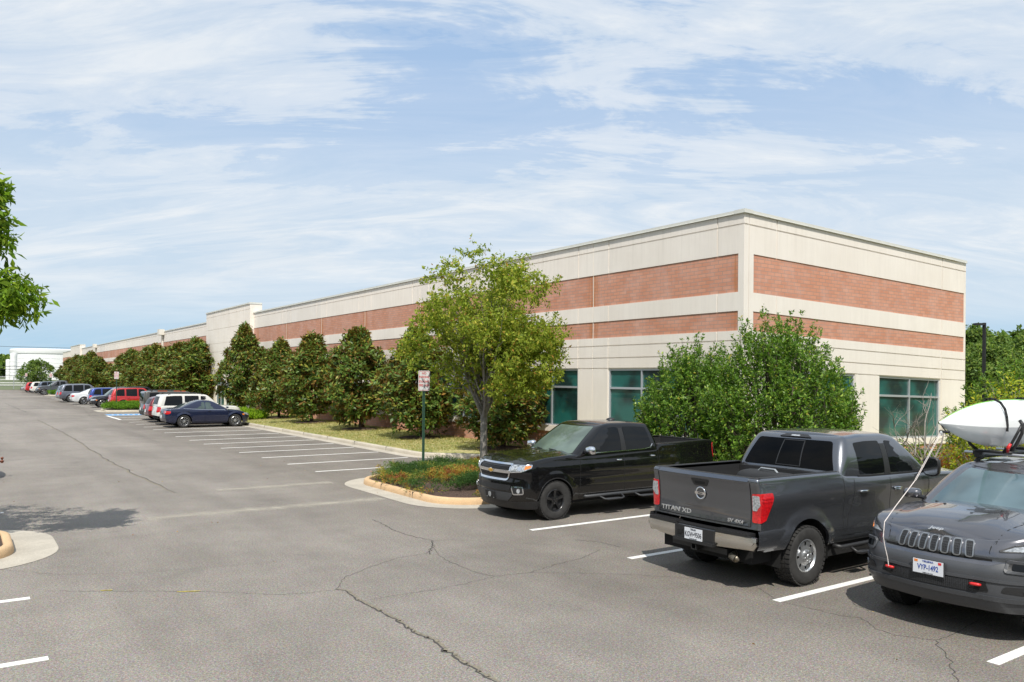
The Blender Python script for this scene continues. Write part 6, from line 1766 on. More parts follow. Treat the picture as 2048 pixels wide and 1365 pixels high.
def tufts(centres, per, tl, seed, step=.05):
    '''short leafy twigs around given (x,y,z,r) balls'''
    rg = np.random.default_rng(seed); pos = []; ax = []
    for (x, y, z, r) in centres:
        for i in range(per):
            d = rg.normal(0, 1, 3); d /= np.linalg.norm(d); p = np.array([x, y, z]) + d * r * rg.random() ** .45
            t = d * .8 + np.array([0, 0, .25]) + rg.normal(0, .35, 3); t /= np.linalg.norm(t); l = tl * rg.uniform(.6, 1.4)
            for k in range(int(l / step)):
                q = p + t * step * k; q[2] -= .25 * (k * step) ** 2; pos.append(q); ax.append(t + np.array([0, 0, -.5]))
    return pos, ax
def blob_crown(seed, R_, z0, z1, nb, rb, nros, nl, size, aspect, pal, mat, profile, ang=55, core=800, name='crown', lob=.18, up=.5):
    rg = np.random.default_rng(seed)
    pos = []; ax = []
    H = z1 - z0
    for i in range(nb):
        h = (i + rg.random()) / nb
        h = h ** .9
        th = rg.random() * 2 * PI
        r = R_ * profile(h) * (1 + rg.normal(0, lob)); rr = rb * (.5 + .9 * rg.random()) * (1.0 if h < .6 else .75)
        c_ = np.array([max(0, r - rr * .6) * math.cos(th), max(0, r - rr * .6) * math.sin(th), z0 + H * h])
        d = rg.normal(0, 1, (nros, 3)); d /= np.linalg.norm(d, axis=1, keepdims=True)
        out_ = np.array([math.cos(th), math.sin(th), .35]); d = d + out_ * .75; d /= np.linalg.norm(d, axis=1, keepdims=True)
        p = c_ + d * rr * (1 - np.abs(rg.normal(0, .18, (nros, 1))))
        pos.append(p); a = d + np.array([0, 0, up]); ax.append(a)
    # irregular leader shoots at the top
    for i in range(7):
        th = rg.random() * 2 * PI; r = R_ * .28 * rg.random()
        zt_ = z1 + rg.uniform(-.25, .35)
        for k in range(9):
            pos.append(np.array([[r * math.cos(th) + rg.normal(0, .06), r * math.sin(th) + rg.normal(0, .06), zt_ - .11 * k]])); ax.append(np.array([[rg.normal(0, .4), rg.normal(0, .4), 1.0]]))
    # inner mass
    h = rg.random(core); th = rg.random(core) * 2 * PI
    r = R_ * np.array([profile(x) for x in h]) * .72 * np.sqrt(rg.random(core))
    pos.append(np.stack([r * np.cos(th), r * np.sin(th), z0 + H * h], 1)); ax.append(rg.normal(0, 1, (core, 3)) + np.array([0, 0, .6]))
    pos = np.concatenate(pos); ax = np.concatenate(ax)
    pos[:, 2] = np.maximum(pos[:, 2], .12)
    return leaves(name, pos, ax, nl, ang, size, aspect, pal, mat, seed=seed + 100)

def trunk_mesh(seed, h, r, mat, n=5, lean=.1, name='trunk', spread=.9):
    rg = random.Random(seed); mb = MB()
    pts = [(0, 0, -.1)]; x = y = 0
    for k in range(1, 6): x += rg.gauss(0, .03); y += rg.gauss(0, .03); pts.append((x, y, h * k / 5))
    mb.tube(pts, [r * 1.25] + [r * (1 - .13 * k) for k in range(1, 6)], 9)
    for k in range(n):
        z = h * (.25 + .6 * k / n); a = rg.random() * 6.28; l = spread * (1 - .5 * k / n)
        mb.tube([(x * z / h, y * z / h, z), (l * .5 * math.cos(a), l * .5 * math.sin(a), z + l * .35), (l * math.cos(a), l * math.sin(a), z + l * .9)], [r * .5, r * .35, r * .12], 6)
    return mb.mesh(name, mat, True)

def put_tree(name, label, cat, loc, crown, trunk, rz=0.0, s=(1, 1, 1), group=None):
    root = empty(name, loc, rz, label, cat, group)
    t = link('trunk', trunk, root); c_ = link('crown', crown, root)
    c_.scale = s; t.scale = (1, 1, s[2])
    return root
# --- southern magnolias along the wall
def prof_mag(h): return (.42 + 1.15 * h) if h < .32 else max(.05, (.79 + .21 * math.sin(min(1, (h - .32) / .18) * PI / 2)) * (1 - max(0, h - .36) / .70) ** 1.0)
mags = [blob_crown(11 + i, 1.95, .55, 5.0, 96, .44, 20, 8, .20, .40, PAL_MAG, M['leaf_gloss'], prof_mag, 58, 800, lob=.20) for i in range(4)]
mtr = trunk_mesh(5, 2.2, .10, M['bark_dark'], 7, spread=1.1)
GM = 'magnolia trees along the warehouse wall'
ml = [(24.4, .80, 'magnolia tree behind the young tree, left of the black pickup'),
      (30.55, 1.0, 'magnolia tree just behind the nearest fire lane sign'),
      (36.9, 1.0, 'magnolia tree third from the sign, its bare trunk foot showing above a mulch ring'),
      (43.6, 1.02, 'magnolia tree with a pointed top in the middle of the near group'),
      (49.2, .98, 'magnolia tree standing over the bright green grass clump'),
      (56.6, 1.30, 'tallest magnolia tree, in front of the tall parapet bay')]
ml += [(y, h, l) for y, h, l in [(71.5, 1.12, 'magnolia tree at the right end of the far group'), (76.5, 1.17, 'magnolia tree second from the right in the far group'), (82.0, 1.10, 'magnolia tree with a high top in the far group'), (87.5, 1.18, 'magnolia tree in the middle of the far group'),
      (93.5, 1.08, 'magnolia tree left of the middle of the far group'), (100.0, 1.14, 'magnolia tree above the red SUV'), (107.5, 1.05, 'magnolia tree at the left end of the far group')]]
ml += [(y, h, l) for y, h, l in [(131.0, 1.12, 'magnolia tree at the right end of the farthest clump'), (138.5, 1.18, 'magnolia tree second in the farthest clump'), (146.5, 1.14, 'magnolia tree in the middle of the farthest clump'), (155.0, 1.2, 'magnolia tree left of the middle of the farthest clump'), (165.0, 1.16, 'magnolia tree farthest away, at the left end')]]
for i, (y, h, lab) in enumerate(ml):
    w_ = 1.0 if i < 6 else 1.35
    if i == 0: w_ = .85
    if i == 4: w_ = .92
    put_tree('magnolia_tree', lab, 'tree', (16.45 if i else 16.6, y, .20), mags[(i * 3 + i // 4) % 4], mtr, 1.3 * i + .4, (w_ * (.94, 1.08, 1.0, .9, 1.05)[i % 5], w_ * (1.06, .95, 1.0)[i % 3], h * .93 * (1.0, .97, 1.05, .99)[i % 4]), GM).rotation_euler = (R((1.5, -2, 2.5, 0)[i % 4]), R((-2, 1, 2)[i % 3]), 1.3 * i + .4)
    if i < 7:
        mb = MB(); n = 24; rg = random.Random(i)
        rim = [(.98 * (1 + rg.uniform(-.06, .06)) * math.cos(2 * PI * k / n), .98 * (1 + rg.uniform(-.06, .06)) * math.sin(2 * PI * k / n)) for k in range(n)]
        mb.add([(x, yy, .0) for x, yy in rim] + [(x * .7, yy * .7, .05) for x, yy in rim] + [(0, 0, .09)], [(k, (k + 1) % n, n + (k + 1) % n, n + k) for k in range(n)] + [(n + k, n + (k + 1) % n, 2 * n) for k in range(n)])
        o = mb.build('mulch_ring', M['mulch'], smooth=True, loc=(16.45 if i else 16.6, y, .238)); tag(o, kind='structure')

# --- branching tree with fine leaves
def branching(seed, h0, r0, forks, L0, levels, mat, leafm, pal, size, aspect, nl, ang, droop, spread, up, step=.07, env=None, name='crown', twig_r=.004, lvl_leaf=2, fdir=None, szf=.66, extra=None):
    rg = random.Random(seed); mb = MB(); lp = []; la = []
    def grow(p, d, ln, r, lv):
        n = max(3, int(ln / .16)); pts = [p]; rr = [r]; q = p.copy(); dd = d.copy()
        for k in range(n):
            dd = (dd + Vector((rg.gauss(0, .09), rg.gauss(0, .09), rg.gauss(0, .06) + (up if lv < levels - 1 else up * .3 - droop * .06)))).normalized()
            q = q + dd * ln / n
            if env and not env(q): 
                if k < 1: return
                break
            pts.append(q.copy()); rr.append(r * (1 - .55 * (k + 1) / n))
        if len(pts) < 2: return
        mb.tube(pts, rr, 6 if lv < 2 else 4, caps=False)
        if lv >= levels - lvl_leaf:
            for i in range(len(pts) - 1):
                seg = pts[i + 1] - pts[i]; m_ = max(1, int(seg.length / step))
                for j in range(m_):
                    if lv == levels - 1 or rg.random() < .6:
                        lp.append(tuple(pts[i] + seg * (j + rg.random()) / m_)); la.append(tuple(seg.normalized() + Vector((rg.gauss(0, .3), rg.gauss(0, .3), .1 - droop))))
        if lv < levels - 1:
            kids = rg.choice((3, 4, 4)) if lv else 5
            for c_ in range(kids):
                t = .30 + .70 * (c_ + rg.random() * .7) / kids; i = min(len(pts) - 2, int(t * (len(pts) - 1)))
                base = pts[i]; ax_ = (pts[i + 1] - pts[i]).normalized()
                sd = Vector((rg.gauss(0, 1), rg.gauss(0, 1), rg.gauss(0, .6))); sd = (sd - ax_ * sd.dot(ax_)).normalized()
                a_ = R(spread * rg.uniform(.7, 1.3)); nd = ax_ * math.cos(a_) + sd * math.sin(a_)
                grow(base, nd, ln * rg.uniform(szf - .08, szf + .1), max(twig_r, rr[i] * .62), lv + 1)
            grow(pts[-1], (pts[-1] - pts[-2]).normalized(), ln * szf, max(twig_r, rr[-1]), lv + 1)
    tb = MB()
    top = Vector((rg.gauss(0, .03), rg.gauss(0, .03), h0)); tb.tube([(0, 0, -.15), (0, 0, .0), (.0, .0, h0 * .4), top], [r0 * 1.3, r0 * 1.1, r0 * .98, r0 * .92], 12, caps=False)
    for k in range(forks):
        a = 2 * PI * k / forks + rg.uniform(-.3, .3)
        d = Vector((math.cos(a) * .55, math.sin(a) * .55, 1.0)) if fdir is None else Vector(fdir[k])
        grow(top - Vector((0, 0, .05 + .2 * rg.random() * (k > 0))), d.normalized(), L0 * rg.uniform(.85, 1.15), r0 * .55, 0)
    if extra: lp += [tuple(q) for q in extra[0]]; la += [tuple(q) for q in extra[1]]
    tb.add(mb.v, mb.f)
    tm = tb.mesh('trunk', mat, True)
    cm = leaves(name, lp, la, nl, ang, size, aspect, pal, leafm, seed=seed, droop=droop)
    return tm, cm, len(lp)
def env_z(q):
    r = math.hypot(q.x, q.y); z = q.z
    if z > 6.35 or (z < 1.9 and r > .8): return False
    if z < 2.3 and r > .75: return False
    if z < 3.7 and q.x < -.9 and q.y < 1.0: return False
    lim = 2.35 * min(1.0, .35 + max(0, z - 1.9) / 1.3) * (1 if z < 4.6 else max(.2, 1 - (max(0, z - 4.6) / 2.0) ** 1.6 * .75))
    return r < lim * (1 + .14 * math.sin(5 * math.atan2(q.y, q.x) + z * 2.1))
rg = np.random.default_rng(77); cl = []
while len(cl) < 120:
    z = rg.uniform(2.45, 6.3); a = rg.random() * 2 * PI; rr = 2.35 * rg.random() ** .42
    q = Vector((rr * math.cos(a), rr * math.sin(a), z))
    if env_z(q): cl.append((q.x, q.y, q.z, rg.uniform(.22, .42)))
tm, cm, k = branching(21, 1.75, .105, 7, 1.75, 4, M['bark'], M['leaf_soft'], PAL_ZEL, .095, .46, 3, 62, .35, 34, .04, step=.07, env=env_z, szf=.64, extra=tufts(cl, 19, .30, 5, .05),
    fdir=[(.1, .1, 1.4), (.6, .1, 1), (-.55, .2, 1), (.15, .6, 1.1), (-.2, -.6, 1), (.4, -.45, 1.1), (-.35, .5, 1.2)])
print('zelkova rosettes', k)
put_tree('young_shade_tree', 'young grey-trunked tree with light green leaves in the kerbed island', 'tree', (12.45, 19.3, .12), cm, tm, 0.0)
# overhanging tree on the left island: crown mostly outside the frame
def env_l(q):
    r = math.hypot(q.x, q.y); z = q.z
    if z > 7.2 or (z < 2.6 and r > .8): return False
    return (z > 4.3 or r < 1.2) and r < 1.8 * min(1.0, .5 + max(0, z - 2.6) / 1.5) * (1 if z < 5 else max(.2, 1 - (max(0, z - 5) / 2.6) ** 2)) * (1 + .16 * math.sin(4 * math.atan2(q.y, q.x) + z * 3.7))
tm, cm, k = branching(33, 2.2, .13, 6, 1.9, 4, M['bark'], M['leaf_soft'], [(.20, .32, .03, 5), (.30, .40, .045, 3), (.13, .23, .03, 4)], .13, .34, 4, 60, .5, 38, .02, step=.085, env=env_l, szf=.62,
    extra=tufts([(1.65, -.9, 3.85, .30), (2.0, -.9, 3.9, .34), (2.38, -1.0, 4.0, .26), (1.75, -.9, 4.75, .32), (1.95, -.95, 5.0, .27), (1.95, -.95, 5.35, .28), (1.75, -.8, 5.6, .25), (1.6, -.9, 5.1, .3), (.5, -.6, 4.6, .7), (.6, -.5, 5.6, .7), (.3, .8, 4.6, .8), (-.8, .2, 5.2, 1.0), (-.5, -1.4, 4.8, .9)], 48, .30, 9, .06))
put_tree('overhanging_tree', 'green leafy tree reaching in from the left edge', 'tree', (-1.68, 15.5, .1), cm, tm, 0.0)

# --- holly shrubs at the building corner: many upright leafy shoots
def shoots(seed, R_, H, ns, size, aspect, pal, leafm, barkm, nl=5, step=.055, ang=50, low=.1, lean=.55, ln=(.5, 1.1), ex=1.0):
    rg = np.random.default_rng(seed); mb = MB(); lp = []; la = []
    for i in range(ns):
        th = rg.random() * 2 * PI; rr = math.sqrt(rg.random()); ph = rg.random()
        rad = R_ * rr
        top = H * (low + (1 - low) * (math.sqrt(max(0, 1 - rr ** 2.4)) * (.62 + .38 * ph ** .6))) * rg.uniform(.9, 1.06)
        if rg.random() < .35: top = H * (low + .5 * rg.random()); rad = R_ * rg.uniform(.75, 1.0)
        p = np.array([rad * math.cos(th), rad * math.sin(th) * ex, top])
        d = np.array([math.cos(th) * lean * rr + rg.normal(0, .18), math.sin(th) * lean * rr + rg.normal(0, .18), 1.0]); d /= np.linalg.norm(d)
        l = rg.uniform(*ln)
        if i % 3 == 0:
            b0 = p - d * l; b1 = np.array([b0[0] * .55, b0[1] * .55, max(.1, b0[2] - .7)])
            mb.tube([tuple(b1), tuple(b0), tuple(p)], [.014, .008, .004], 4, caps=False)
        m_ = int(l / step)
        for k in range(m_):
            t = k / m_
            if rg.random() < t * .8: continue
            q = p - d * l * t
            if q[2] < .1: continue
            lp.append(q + rg.normal(0, .015, 3)); la.append(d + rg.normal(0, .25, 3))
    for k in range(6):
        a = 2 * PI * k / 6; mb.tube([(0.12 * math.cos(a), .12 * math.sin(a), -.05), (.3 * R_ * math.cos(a), .3 * R_ * math.sin(a), H * .3), (.45 * R_ * math.cos(a), .45 * R_ * math.sin(a), H * .62)], [.035, .025, .012], 6)
    return mb.mesh('stems', barkm, True), leaves('foliage', np.array(lp), np.array(la), nl, ang, size, aspect, pal, leafm, seed=seed + 1)
def put_shrub(name, label, cat, loc, sm, fm, rz=0, s=(1, 1, 1), group=None):
    root = empty(name, loc, rz, label, cat, group); a = link('stems', sm, root); c_ = link('foliage', fm, root); a.scale = s; c_.scale = s; return root
sA = shoots(41, 1.98, 4.3, 1350, .072, .46, PAL_HOL, M['leaf_holly'], M['bark_dark'], 6, .055)
put_shrub('holly_shrub', 'big glossy green holly shrub hiding the building corner', 'shrub', (16.55, 12.3, .15), *sA)
sB = shoots(43, 1.6, 3.85, 950, .072, .46, PAL_HOL, M['leaf_holly'], M['bark_dark'], 6, .055)
put_shrub('holly_shrub', 'smaller looser holly shrub left of the building corner, behind the black pickup bed', 'shrub', (16.25, 14.75, .15), *sB, rz=.8)
# right-hand planting
sC = shoots(45, 1.9, 3.5, 480, .085, .46, PAL_HOL, M['leaf_holly'], M['bark_dark'], 5, .07)
put_shrub('evergreen_shrub', 'dark evergreen shrub past the right end of the building', 'shrub', (23.4, 9.6, .1), *sC)
put_shrub('evergreen_shrub', 'darker evergreen shrub at the right edge above the kayak', 'shrub', (26.5, 8.6, .1), *sC, rz=2.0, s=(1.15, 1.15, 1.2))
sD = shoots(47, 1.75, 3.0, 420, .075, .5, PAL_YEL, M['leaf_soft'], M['bark'], 4, .075, 60, .25, .8)
put_shrub('yellow_shrub', 'yellow-green shrub behind the white kayak', 'shrub', (19.6, 7.9, .05), *sD)
put_shrub('yellow_shrub', 'yellowing shrub at the right edge behind the kayak stern', 'shrub', (22.4, 7.2, .05), *sD, rz=2.2, s=(1.1, 1.1, 1.1))
sE = shoots(49, .75, 1.05, 150, .07, .45, PAL_HOL, M['leaf_holly'], M['bark_dark'], 5, .05, 55, .15, .5, (.2, .5))
for i, (x, y, lab) in enumerate([(19.0, 12.6, 'low green bush at the wall behind the grey pickup cab'), (20.6, 12.3, 'low green bush below the right-hand window'), (22.2, 12.0, 'low green bush right of the window, beside the orange dead one'), (24.2, 11.7, 'low green bush at the right end of the wall'), (17.2, 9.6, 'low green bush in front of the big holly, nearest the grey pickup')]):
    put_shrub('low_bush', lab, 'shrub', (x, y, .15), *sE, rz=i * 1.1, s=(1.15, 1.0, .95 + .1 * (i % 2)), group='low bushes along the short wall')
sF = shoots(51, .55, .9, 90, .07, .4, [(.50, .20, .06, 3), (.38, .13, .04, 2)], M['leaf_soft'], M['bark'], 5, .05, 60, .2, .6, (.2, .45))
put_shrub('dead_bush', 'small dead orange-leaved bush below the kayak tip', 'shrub', (20.6, 9.9, .35), *sF)
# bare shrub in front of the window
def bare(seed, h, n):
    rg = random.Random(seed); mb = MB()
    def g(p, d, l, r, lv):
        pts = [p]; q = p.copy(); dd = d.copy()
        for k in range(4):
            dd = (dd + Vector((rg.gauss(0, .14), rg.gauss(0, .14), rg.gauss(0, .08)))).normalized(); q = q + dd * l / 4; pts.append(q.copy())
        mb.tube(pts, [r, r * .85, r * .7, r * .55, r * .45], 5, caps=False)
        if lv < 3:
            for k in range(3):
                i = rg.randint(1, 4); sd = Vector((rg.gauss(0, 1), rg.gauss(0, 1), rg.gauss(.2, .5))).normalized(); g(pts[i], (dd + sd * .8).normalized(), l * .62, r * .5, lv + 1)
    for k in range(n): g(Vector((0, 0, 0)), Vector((-.65 + .5 * k, -.1 + .3 * rg.random(), 1)).normalized(), h, .035, 0)
    return mb
bs = empty('bare_shrub', (20.3, 10.6, .15), 0, 'leafless grey branching shrub in front of the right-hand window', 'shrub'); bare(5, 1.7, 3).build('branches', M['bark'], bs, smooth=True)
bs = empty('bare_shrub', (18.3, 10.3, .15), 1.0, 'thin bare twigs rising between the holly and the grey pickup', 'shrub'); bare(9, 1.2, 2).build('branches', M['bark'], bs, smooth=True)

# --- ground covers (nobody could count them)
def cover(name, label, boxes, n, size, pal, mat, seed, h=.3, base=.15, noise_s=1.2, patchy=None, nl=4, ang=40, up=.6):
    rg = np.random.default_rng(seed); pos = []; ax = []
    from mathutils import noise as mn
    for i in range(n):
        x0, x1, y0, y1 = boxes[rg.integers(len(boxes))]
        x, y = rg.uniform(x0, x1), rg.uniform(y0, y1)
        cx, cy = (x0 + x1) / 2, (y0 + y1) / 2
        if abs((x - cx) / ((x1 - x0) / 2)) ** 3 + abs((y - cy) / ((y1 - y0) / 2)) ** 3 > 1.05: continue
        f = mn.noise(Vector((x * noise_s, y * noise_s, seed)))
        if patchy is not None and f < patchy: continue
        a = rg.random() * 6.28; zz = base + h * (.25 + .75 * min(1, max(0, f + .5))) * (1 - .5 * (abs((x - cx) / ((x1 - x0) / 2)) ** 4))
        ln = rg.uniform(.12, .34); st = max(3, int(ln / .04))
        for k in range(st):
            t = k / st; pos.append((x + math.cos(a) * ln * t, y + math.sin(a) * ln * t, zz * (.6 + .4 * rg.random()) + .10 * math.sin(t * 2.4) )); ax.append((math.cos(a), math.sin(a), up - t * .5))
    def shade(P, r2):
        f = np.array([mn.noise(Vector((p[0] * .75 + 3.1, p[1] * .75, 7.7))) + .45 * mn.noise(Vector((p[0] * 3.1, p[1] * 3.1, 2.2))) for p in P]) + r2.normal(0, .06, len(P))
        return np.clip(np.digitize(f, [-.22, -.02, .10, .22, .33]), 0, len(pal) - 1)
    me = leaves(name, np.array(pos), np.array(ax), nl, ang, size, .22, pal, mat, seed=seed, shade=shade if len(pal) > 4 else None)
    return tag(link(name, me), label, kind='stuff')
PJ = [(.06, .12, .035, 1), (.12, .20, .05, 1), (.19, .25, .06, 1), (.46, .38, .08, 1), (.46, .19, .055, 1), (.32, .13, .06, 1)]
cover('juniper_groundcover', 'low spreading juniper, partly rust-orange and yellow, on the near island', [(8.95, 14.2, 15.7, 20.1)], 5200, .055, PJ, M['leaf_soft'], 5, .30, .20, 1.1, -.22, 5, 42)
cover('juniper_groundcover', 'juniper sprays trailing over the orange kerb', [(8.75, 9.3, 16.0, 19.6), (9.6, 10.4, 15.0, 15.4)], 170, .055, PJ[1:5], M['leaf_soft'], 9, .12, .10, 1.5, -.1, 5, 42, .1)
PG = [(.14, .27, .03, 3), (.20, .36, .04, 3), (.09, .18, .02, 2)]
cover('green_groundcover', 'bright green low juniper on the second island', [(9.2, 13.9, 66.9, 70.9)], 1500, .14, PG, M['leaf_soft'], 6, .42, .22, .9, None, 4, 42)
cover('green_groundcover', 'bright green low plants on the third island', [(9.7, 13.6, 119.6, 123.4)], 500, .22, PG, M['leaf_soft'], 8, .5, .25, .9, None, 3, 42)
cover('green_groundcover', 'green plants on the last island', [(9.9, 13.6, 160.6, 163.9)], 300, .25, PG, M['leaf_soft'], 8, .5, .25, .9, None, 3, 42)
cover('grass_clump', 'bright lime-green grass clump beyond the navy coupe', [(13.9, 15.9, 49.0, 56.0)], 1500, .20, [(.30, .46, .03, 3), (.40, .56, .05, 2), (.20, .34, .03, 2)], M['leaf_soft'], 12, .28, .2, .9, None, 4, 28, 1.6)
# short dry grass over the lawn, near stretch
rg = np.random.default_rng(3); n = 26000
y = rg.uniform(22.5, 60, n) ** 1.0; y = 22.5 + (y - 22.5) * rg.random(n) ** .35; x = rg.uniform(13.75, 17.95, n); ok = (y > 25.2) | (x > 15.5)
x, y = x[ok], y[ok]
pos = np.stack([x, y, .135 + .10 * np.minimum(1, (x - 13.69) / 3)], 1)
me = leaves('lawn_grass', pos, np.tile([[0, 0, 1.0]], (len(x), 1)) + rg.normal(0, .3, (len(x), 3)), 2, 22, .055, .16, [(.36, .33, .10, 3), (.55, .44, .19, 3), (.22, .26, .07, 3)], M['leaf_soft'], seed=4)
tag(link('lawn_grass', me), 'short patchy half-dry grass between kerb and wall', kind='stuff')
# leaf litter on the asphalt
rg = np.random.default_rng(8); n = 150
pos = np.stack([rg.uniform(-2, 14, n), rg.uniform(4, 30, n), np.full(n, .006)], 1)
me = leaves('fallen_leaves', pos, np.stack([rg.normal(0, 1, n), rg.normal(0, 1, n), np.full(n, .08)], 1), 1, 12, .035, .5, [(.35, .18, .07, 2), (.20, .11, .05, 2), (.45, .33, .15, 1)], M['leaf_soft'], seed=5)
tag(link('leaf_litter', me), 'a few dry leaves scattered on the asphalt', kind='stuff')

# --- far trees and wooded rises
def prof_round(h): return math.sin(PI * min(1, max(0, .12 + .86 * h))) ** .55
fr_cr = [blob_crown(61 + i, 2.6, 1.2, 5.2, 60, .7, 20, 5, .26, .5, PAL_FAR, M['leaf_soft'], prof_round, 60, 600, lob=.16) for i in range(2)]
ftr = trunk_mesh(8, 2.6, .14, M['bark_dark'], 6, spread=1.6)
put_tree('round_tree', 'round green tree on the last island in front of the white tanks', 'tree', (11.0, 163.0, .1), fr_cr[0], ftr, 0, (.92, .92, .95))
big_cr = [blob_crown(71 + i, 4.6, 2.5, 10.0, 110, 1.15, 30, 5, .36, .5, PAL_FAR, M['leaf_soft'], prof_round, 60, 900, lob=.2) for i in range(2)]
btr = trunk_mesh(9, 6, .25, M['bark_dark'], 8, spread=3)
for i, (x, y, s_, lab) in enumerate([(54, 25.5, .60, 'tall feathery green tree behind the building, right of the lamp'), (60, 21.5, .74, 'tallest green tree at the right edge behind the lamp'), (47, 21.0, .46, 'green tree right beside the far end of the short wall'), (63, 16.0, .62, 'green tree at the far right edge of the picture'), (42, 16.5, .40, 'lower yellow-green tree in front of the tall trees at right')]):
    put_tree('background_tree', lab, 'tree', (x, y, 0), big_cr[i % 2], btr, i * 1.7, (s_ * 1.05, s_ * 1.05, s_))
# wooded rises: crowns massed on a ridge, seen as one wood
def wood(name, label, pts, n, size, seed, h, dep):
    rg = np.random.default_rng(seed); pos = []; ax = []
    for i in range(n):
        k = rg.integers(len(pts) - 1); t = rg.random(); a, b_ = np.array(pts[k], float), np.array(pts[k + 1], float)
        p = a + (b_ - a) * t; dd = (b_ - a)[:2]; dd /= np.linalg.norm(dd); nn = np.array([-dd[1], dd[0]])
        off = rg.uniform(-dep, dep); hh = p[2] * (1 - (off / dep) ** 2 * .45)
        c_ = np.array([p[0] + nn[0] * off, p[1] + nn[1] * off, hh * rg.random() ** .45])
        m_ = 26; d = rg.normal(0, 1, (m_, 3)); d /= np.linalg.norm(d, axis=1, keepdims=True); d[:, 2] = np.abs(d[:, 2])
        pos.append(c_ + d * h * rg.uniform(.7, 1.3)); ax.append(d)
    me = leaves(name, np.concatenate(pos), np.concatenate(ax), 2, 60, size, .7, PAL_FAR, M['leaf_soft'], seed=seed)
    return tag(link(name, me), label, kind='stuff')
wood('distant_wood', 'wooded hill beyond the tanks at the left horizon', [(-330, 760, 10), (-150, 800, 18), (-60, 800, 21), (-10, 790, 19), (12, 800, 15), (60, 820, 5)], 1100, 4.0, 3, 4.5, 26)
wood('reflection_wood', 'unseen line of trees behind the camera, added to darken reflections', [(-60, 150, 8), (-58, 60, 9), (-55, 0, 11), (-45, -50, 12), (0, -58, 12), (60, -55, 12), (75, -20, 9)], 1500, 1.5, 5, 2.6, 4)  # unseen trees, added so glass and paint reflect something dark
wood('side_wood', 'green trees beyond the lawn at right', [(95, 60, 5), (88, 30, 5), (85, 5, 5), (80, -20, 6)], 500, 1.2, 6, 2.2, 4)
# ------------------------------------------------------------------ signs, lamp, tanks, wires, hitch
M['sign_white'] = simple('sign white', (.60, .60, .59), .45, var=.08)
M['sign_red'] = simple('sign red', (.48, .04, .04), .5)
def fire_sign(x, y, ztop, label, rot=-.22, full=True, zb=.2):
    root = empty('fire_lane_sign', (x, y, 0), rot, label, 'sign', 'no parking fire lane signs')
    mb = MB()
    # perforated U-channel post
    for a, c_, d0, d1 in ((-.035, -.022, .0, .03), (.022, .035, .0, .03), (-.022, .022, .022, .03)): mb.box(a, c_, d0, d1, zb - .3, ztop - .04)
    post = mb.build('post', M['green_post'], root)
    if full:
        mb = MB()
        for k in range(60):
            z = zb + .08 + k * .036
            if z < ztop - .62: mb.box(-.006, .006, .0205, .0215, z, z + .016)
        mb.build('post_hole', M['void'], post)
    w_, h_ = .165, .285; zc = ztop - h_
    def rr(wd, hh, r, y0, y1):
        m2 = MB(); o = [(p[0], p[1]) for p in rounded_rect(-wd, wd, -hh, hh, r, 5)]; n = len(o)
        m2.add([(p[0], y0, zc + p[1]) for p in o] + [(p[0], y1, zc + p[1]) for p in o], [tuple(range(n)), tuple(range(2 * n - 1, n - 1, -1))] + [(i, n + i, n + (i + 1) % n, (i + 1) % n) for i in range(n)]); return m2
    pl = rr(w_, h_, .03, -.006, -.001).build('plate', M['sign_white'], root, recalc=True)
    m3 = MB(); o1 = rounded_rect(-w_ + .016, w_ - .016, -h_ + .016, h_ - .016, .025, 5); o2 = rounded_rect(-w_ + .025, w_ - .025, -h_ + .025, h_ - .025, .02, 5); n = len(o1)
    m3.add([(p[0], -.0075, zc + p[1]) for p in o1] + [(p[0], -.0075, zc + p[1]) for p in o2], [(i, (i + 1) % n, n + (i + 1) % n, n + i) for i in range(n)]); m3.build('border', M['sign_red'], pl, recalc=True)
    X, Y = (1, 0, 0), (0, 0, 1)
    for t, z, s_, sx in (('NO', .205, .085, .95), ('PARKING', .105, .085, .82), ('or', .045, .035, 1.0), ('STANDING', -.025, .085, .70), ('FIRE LANE', -.13, .100, .60)):
        lettering('lettering', t, s_, M['sign_red'], pl, (0, -.0085, zc + z), X, Y, .0008, .0022 if full else .004, sx)
    mb = MB()
    for z in (zc + .25, zc - .25): mb.lathe([(.008, -.012), (.008, -.002)], 'y', 8, c=(0, 0, z)); mb.lathe([(.001, -.012), (.008, -.012)], 'y', 8, c=(0, 0, z))
    mb.build('bolt', M['galv'], pl)
    return root
fire_sign(10.72, 19.75, 3.04, 'nearest red and white no-parking fire lane sign on the juniper island')
fire_sign(10.06, 69.0, 3.10, 'second fire lane sign, in front of the red SUV')
fire_sign(9.75, 120.6, 2.99, 'third fire lane sign, beside the far grey pickup', full=False)
fire_sign(9.3, 161.0, 3.0, 'farthest fire lane sign, in front of the round tree', full=False)
# parking lot lamp at right
lp = empty('lot_lamp', (39.6, 17.95, 0), 0, 'dark parking lot lamp with a flat arm head, right of the building', 'lamp post')
mb = MB(); mb.box(-.06, .06, -.06, .06, 0, 5.65); mb.build('pole', M['dark_trim'], lp)
mb = MB(); mb.obox(Matrix.Rotation(-.61, 4, 'Z') @ Matrix.Translation((-.24, 0, 5.58)), .42, .26, .10); mb.build('lamp_head', M['dark_trim'], lp)
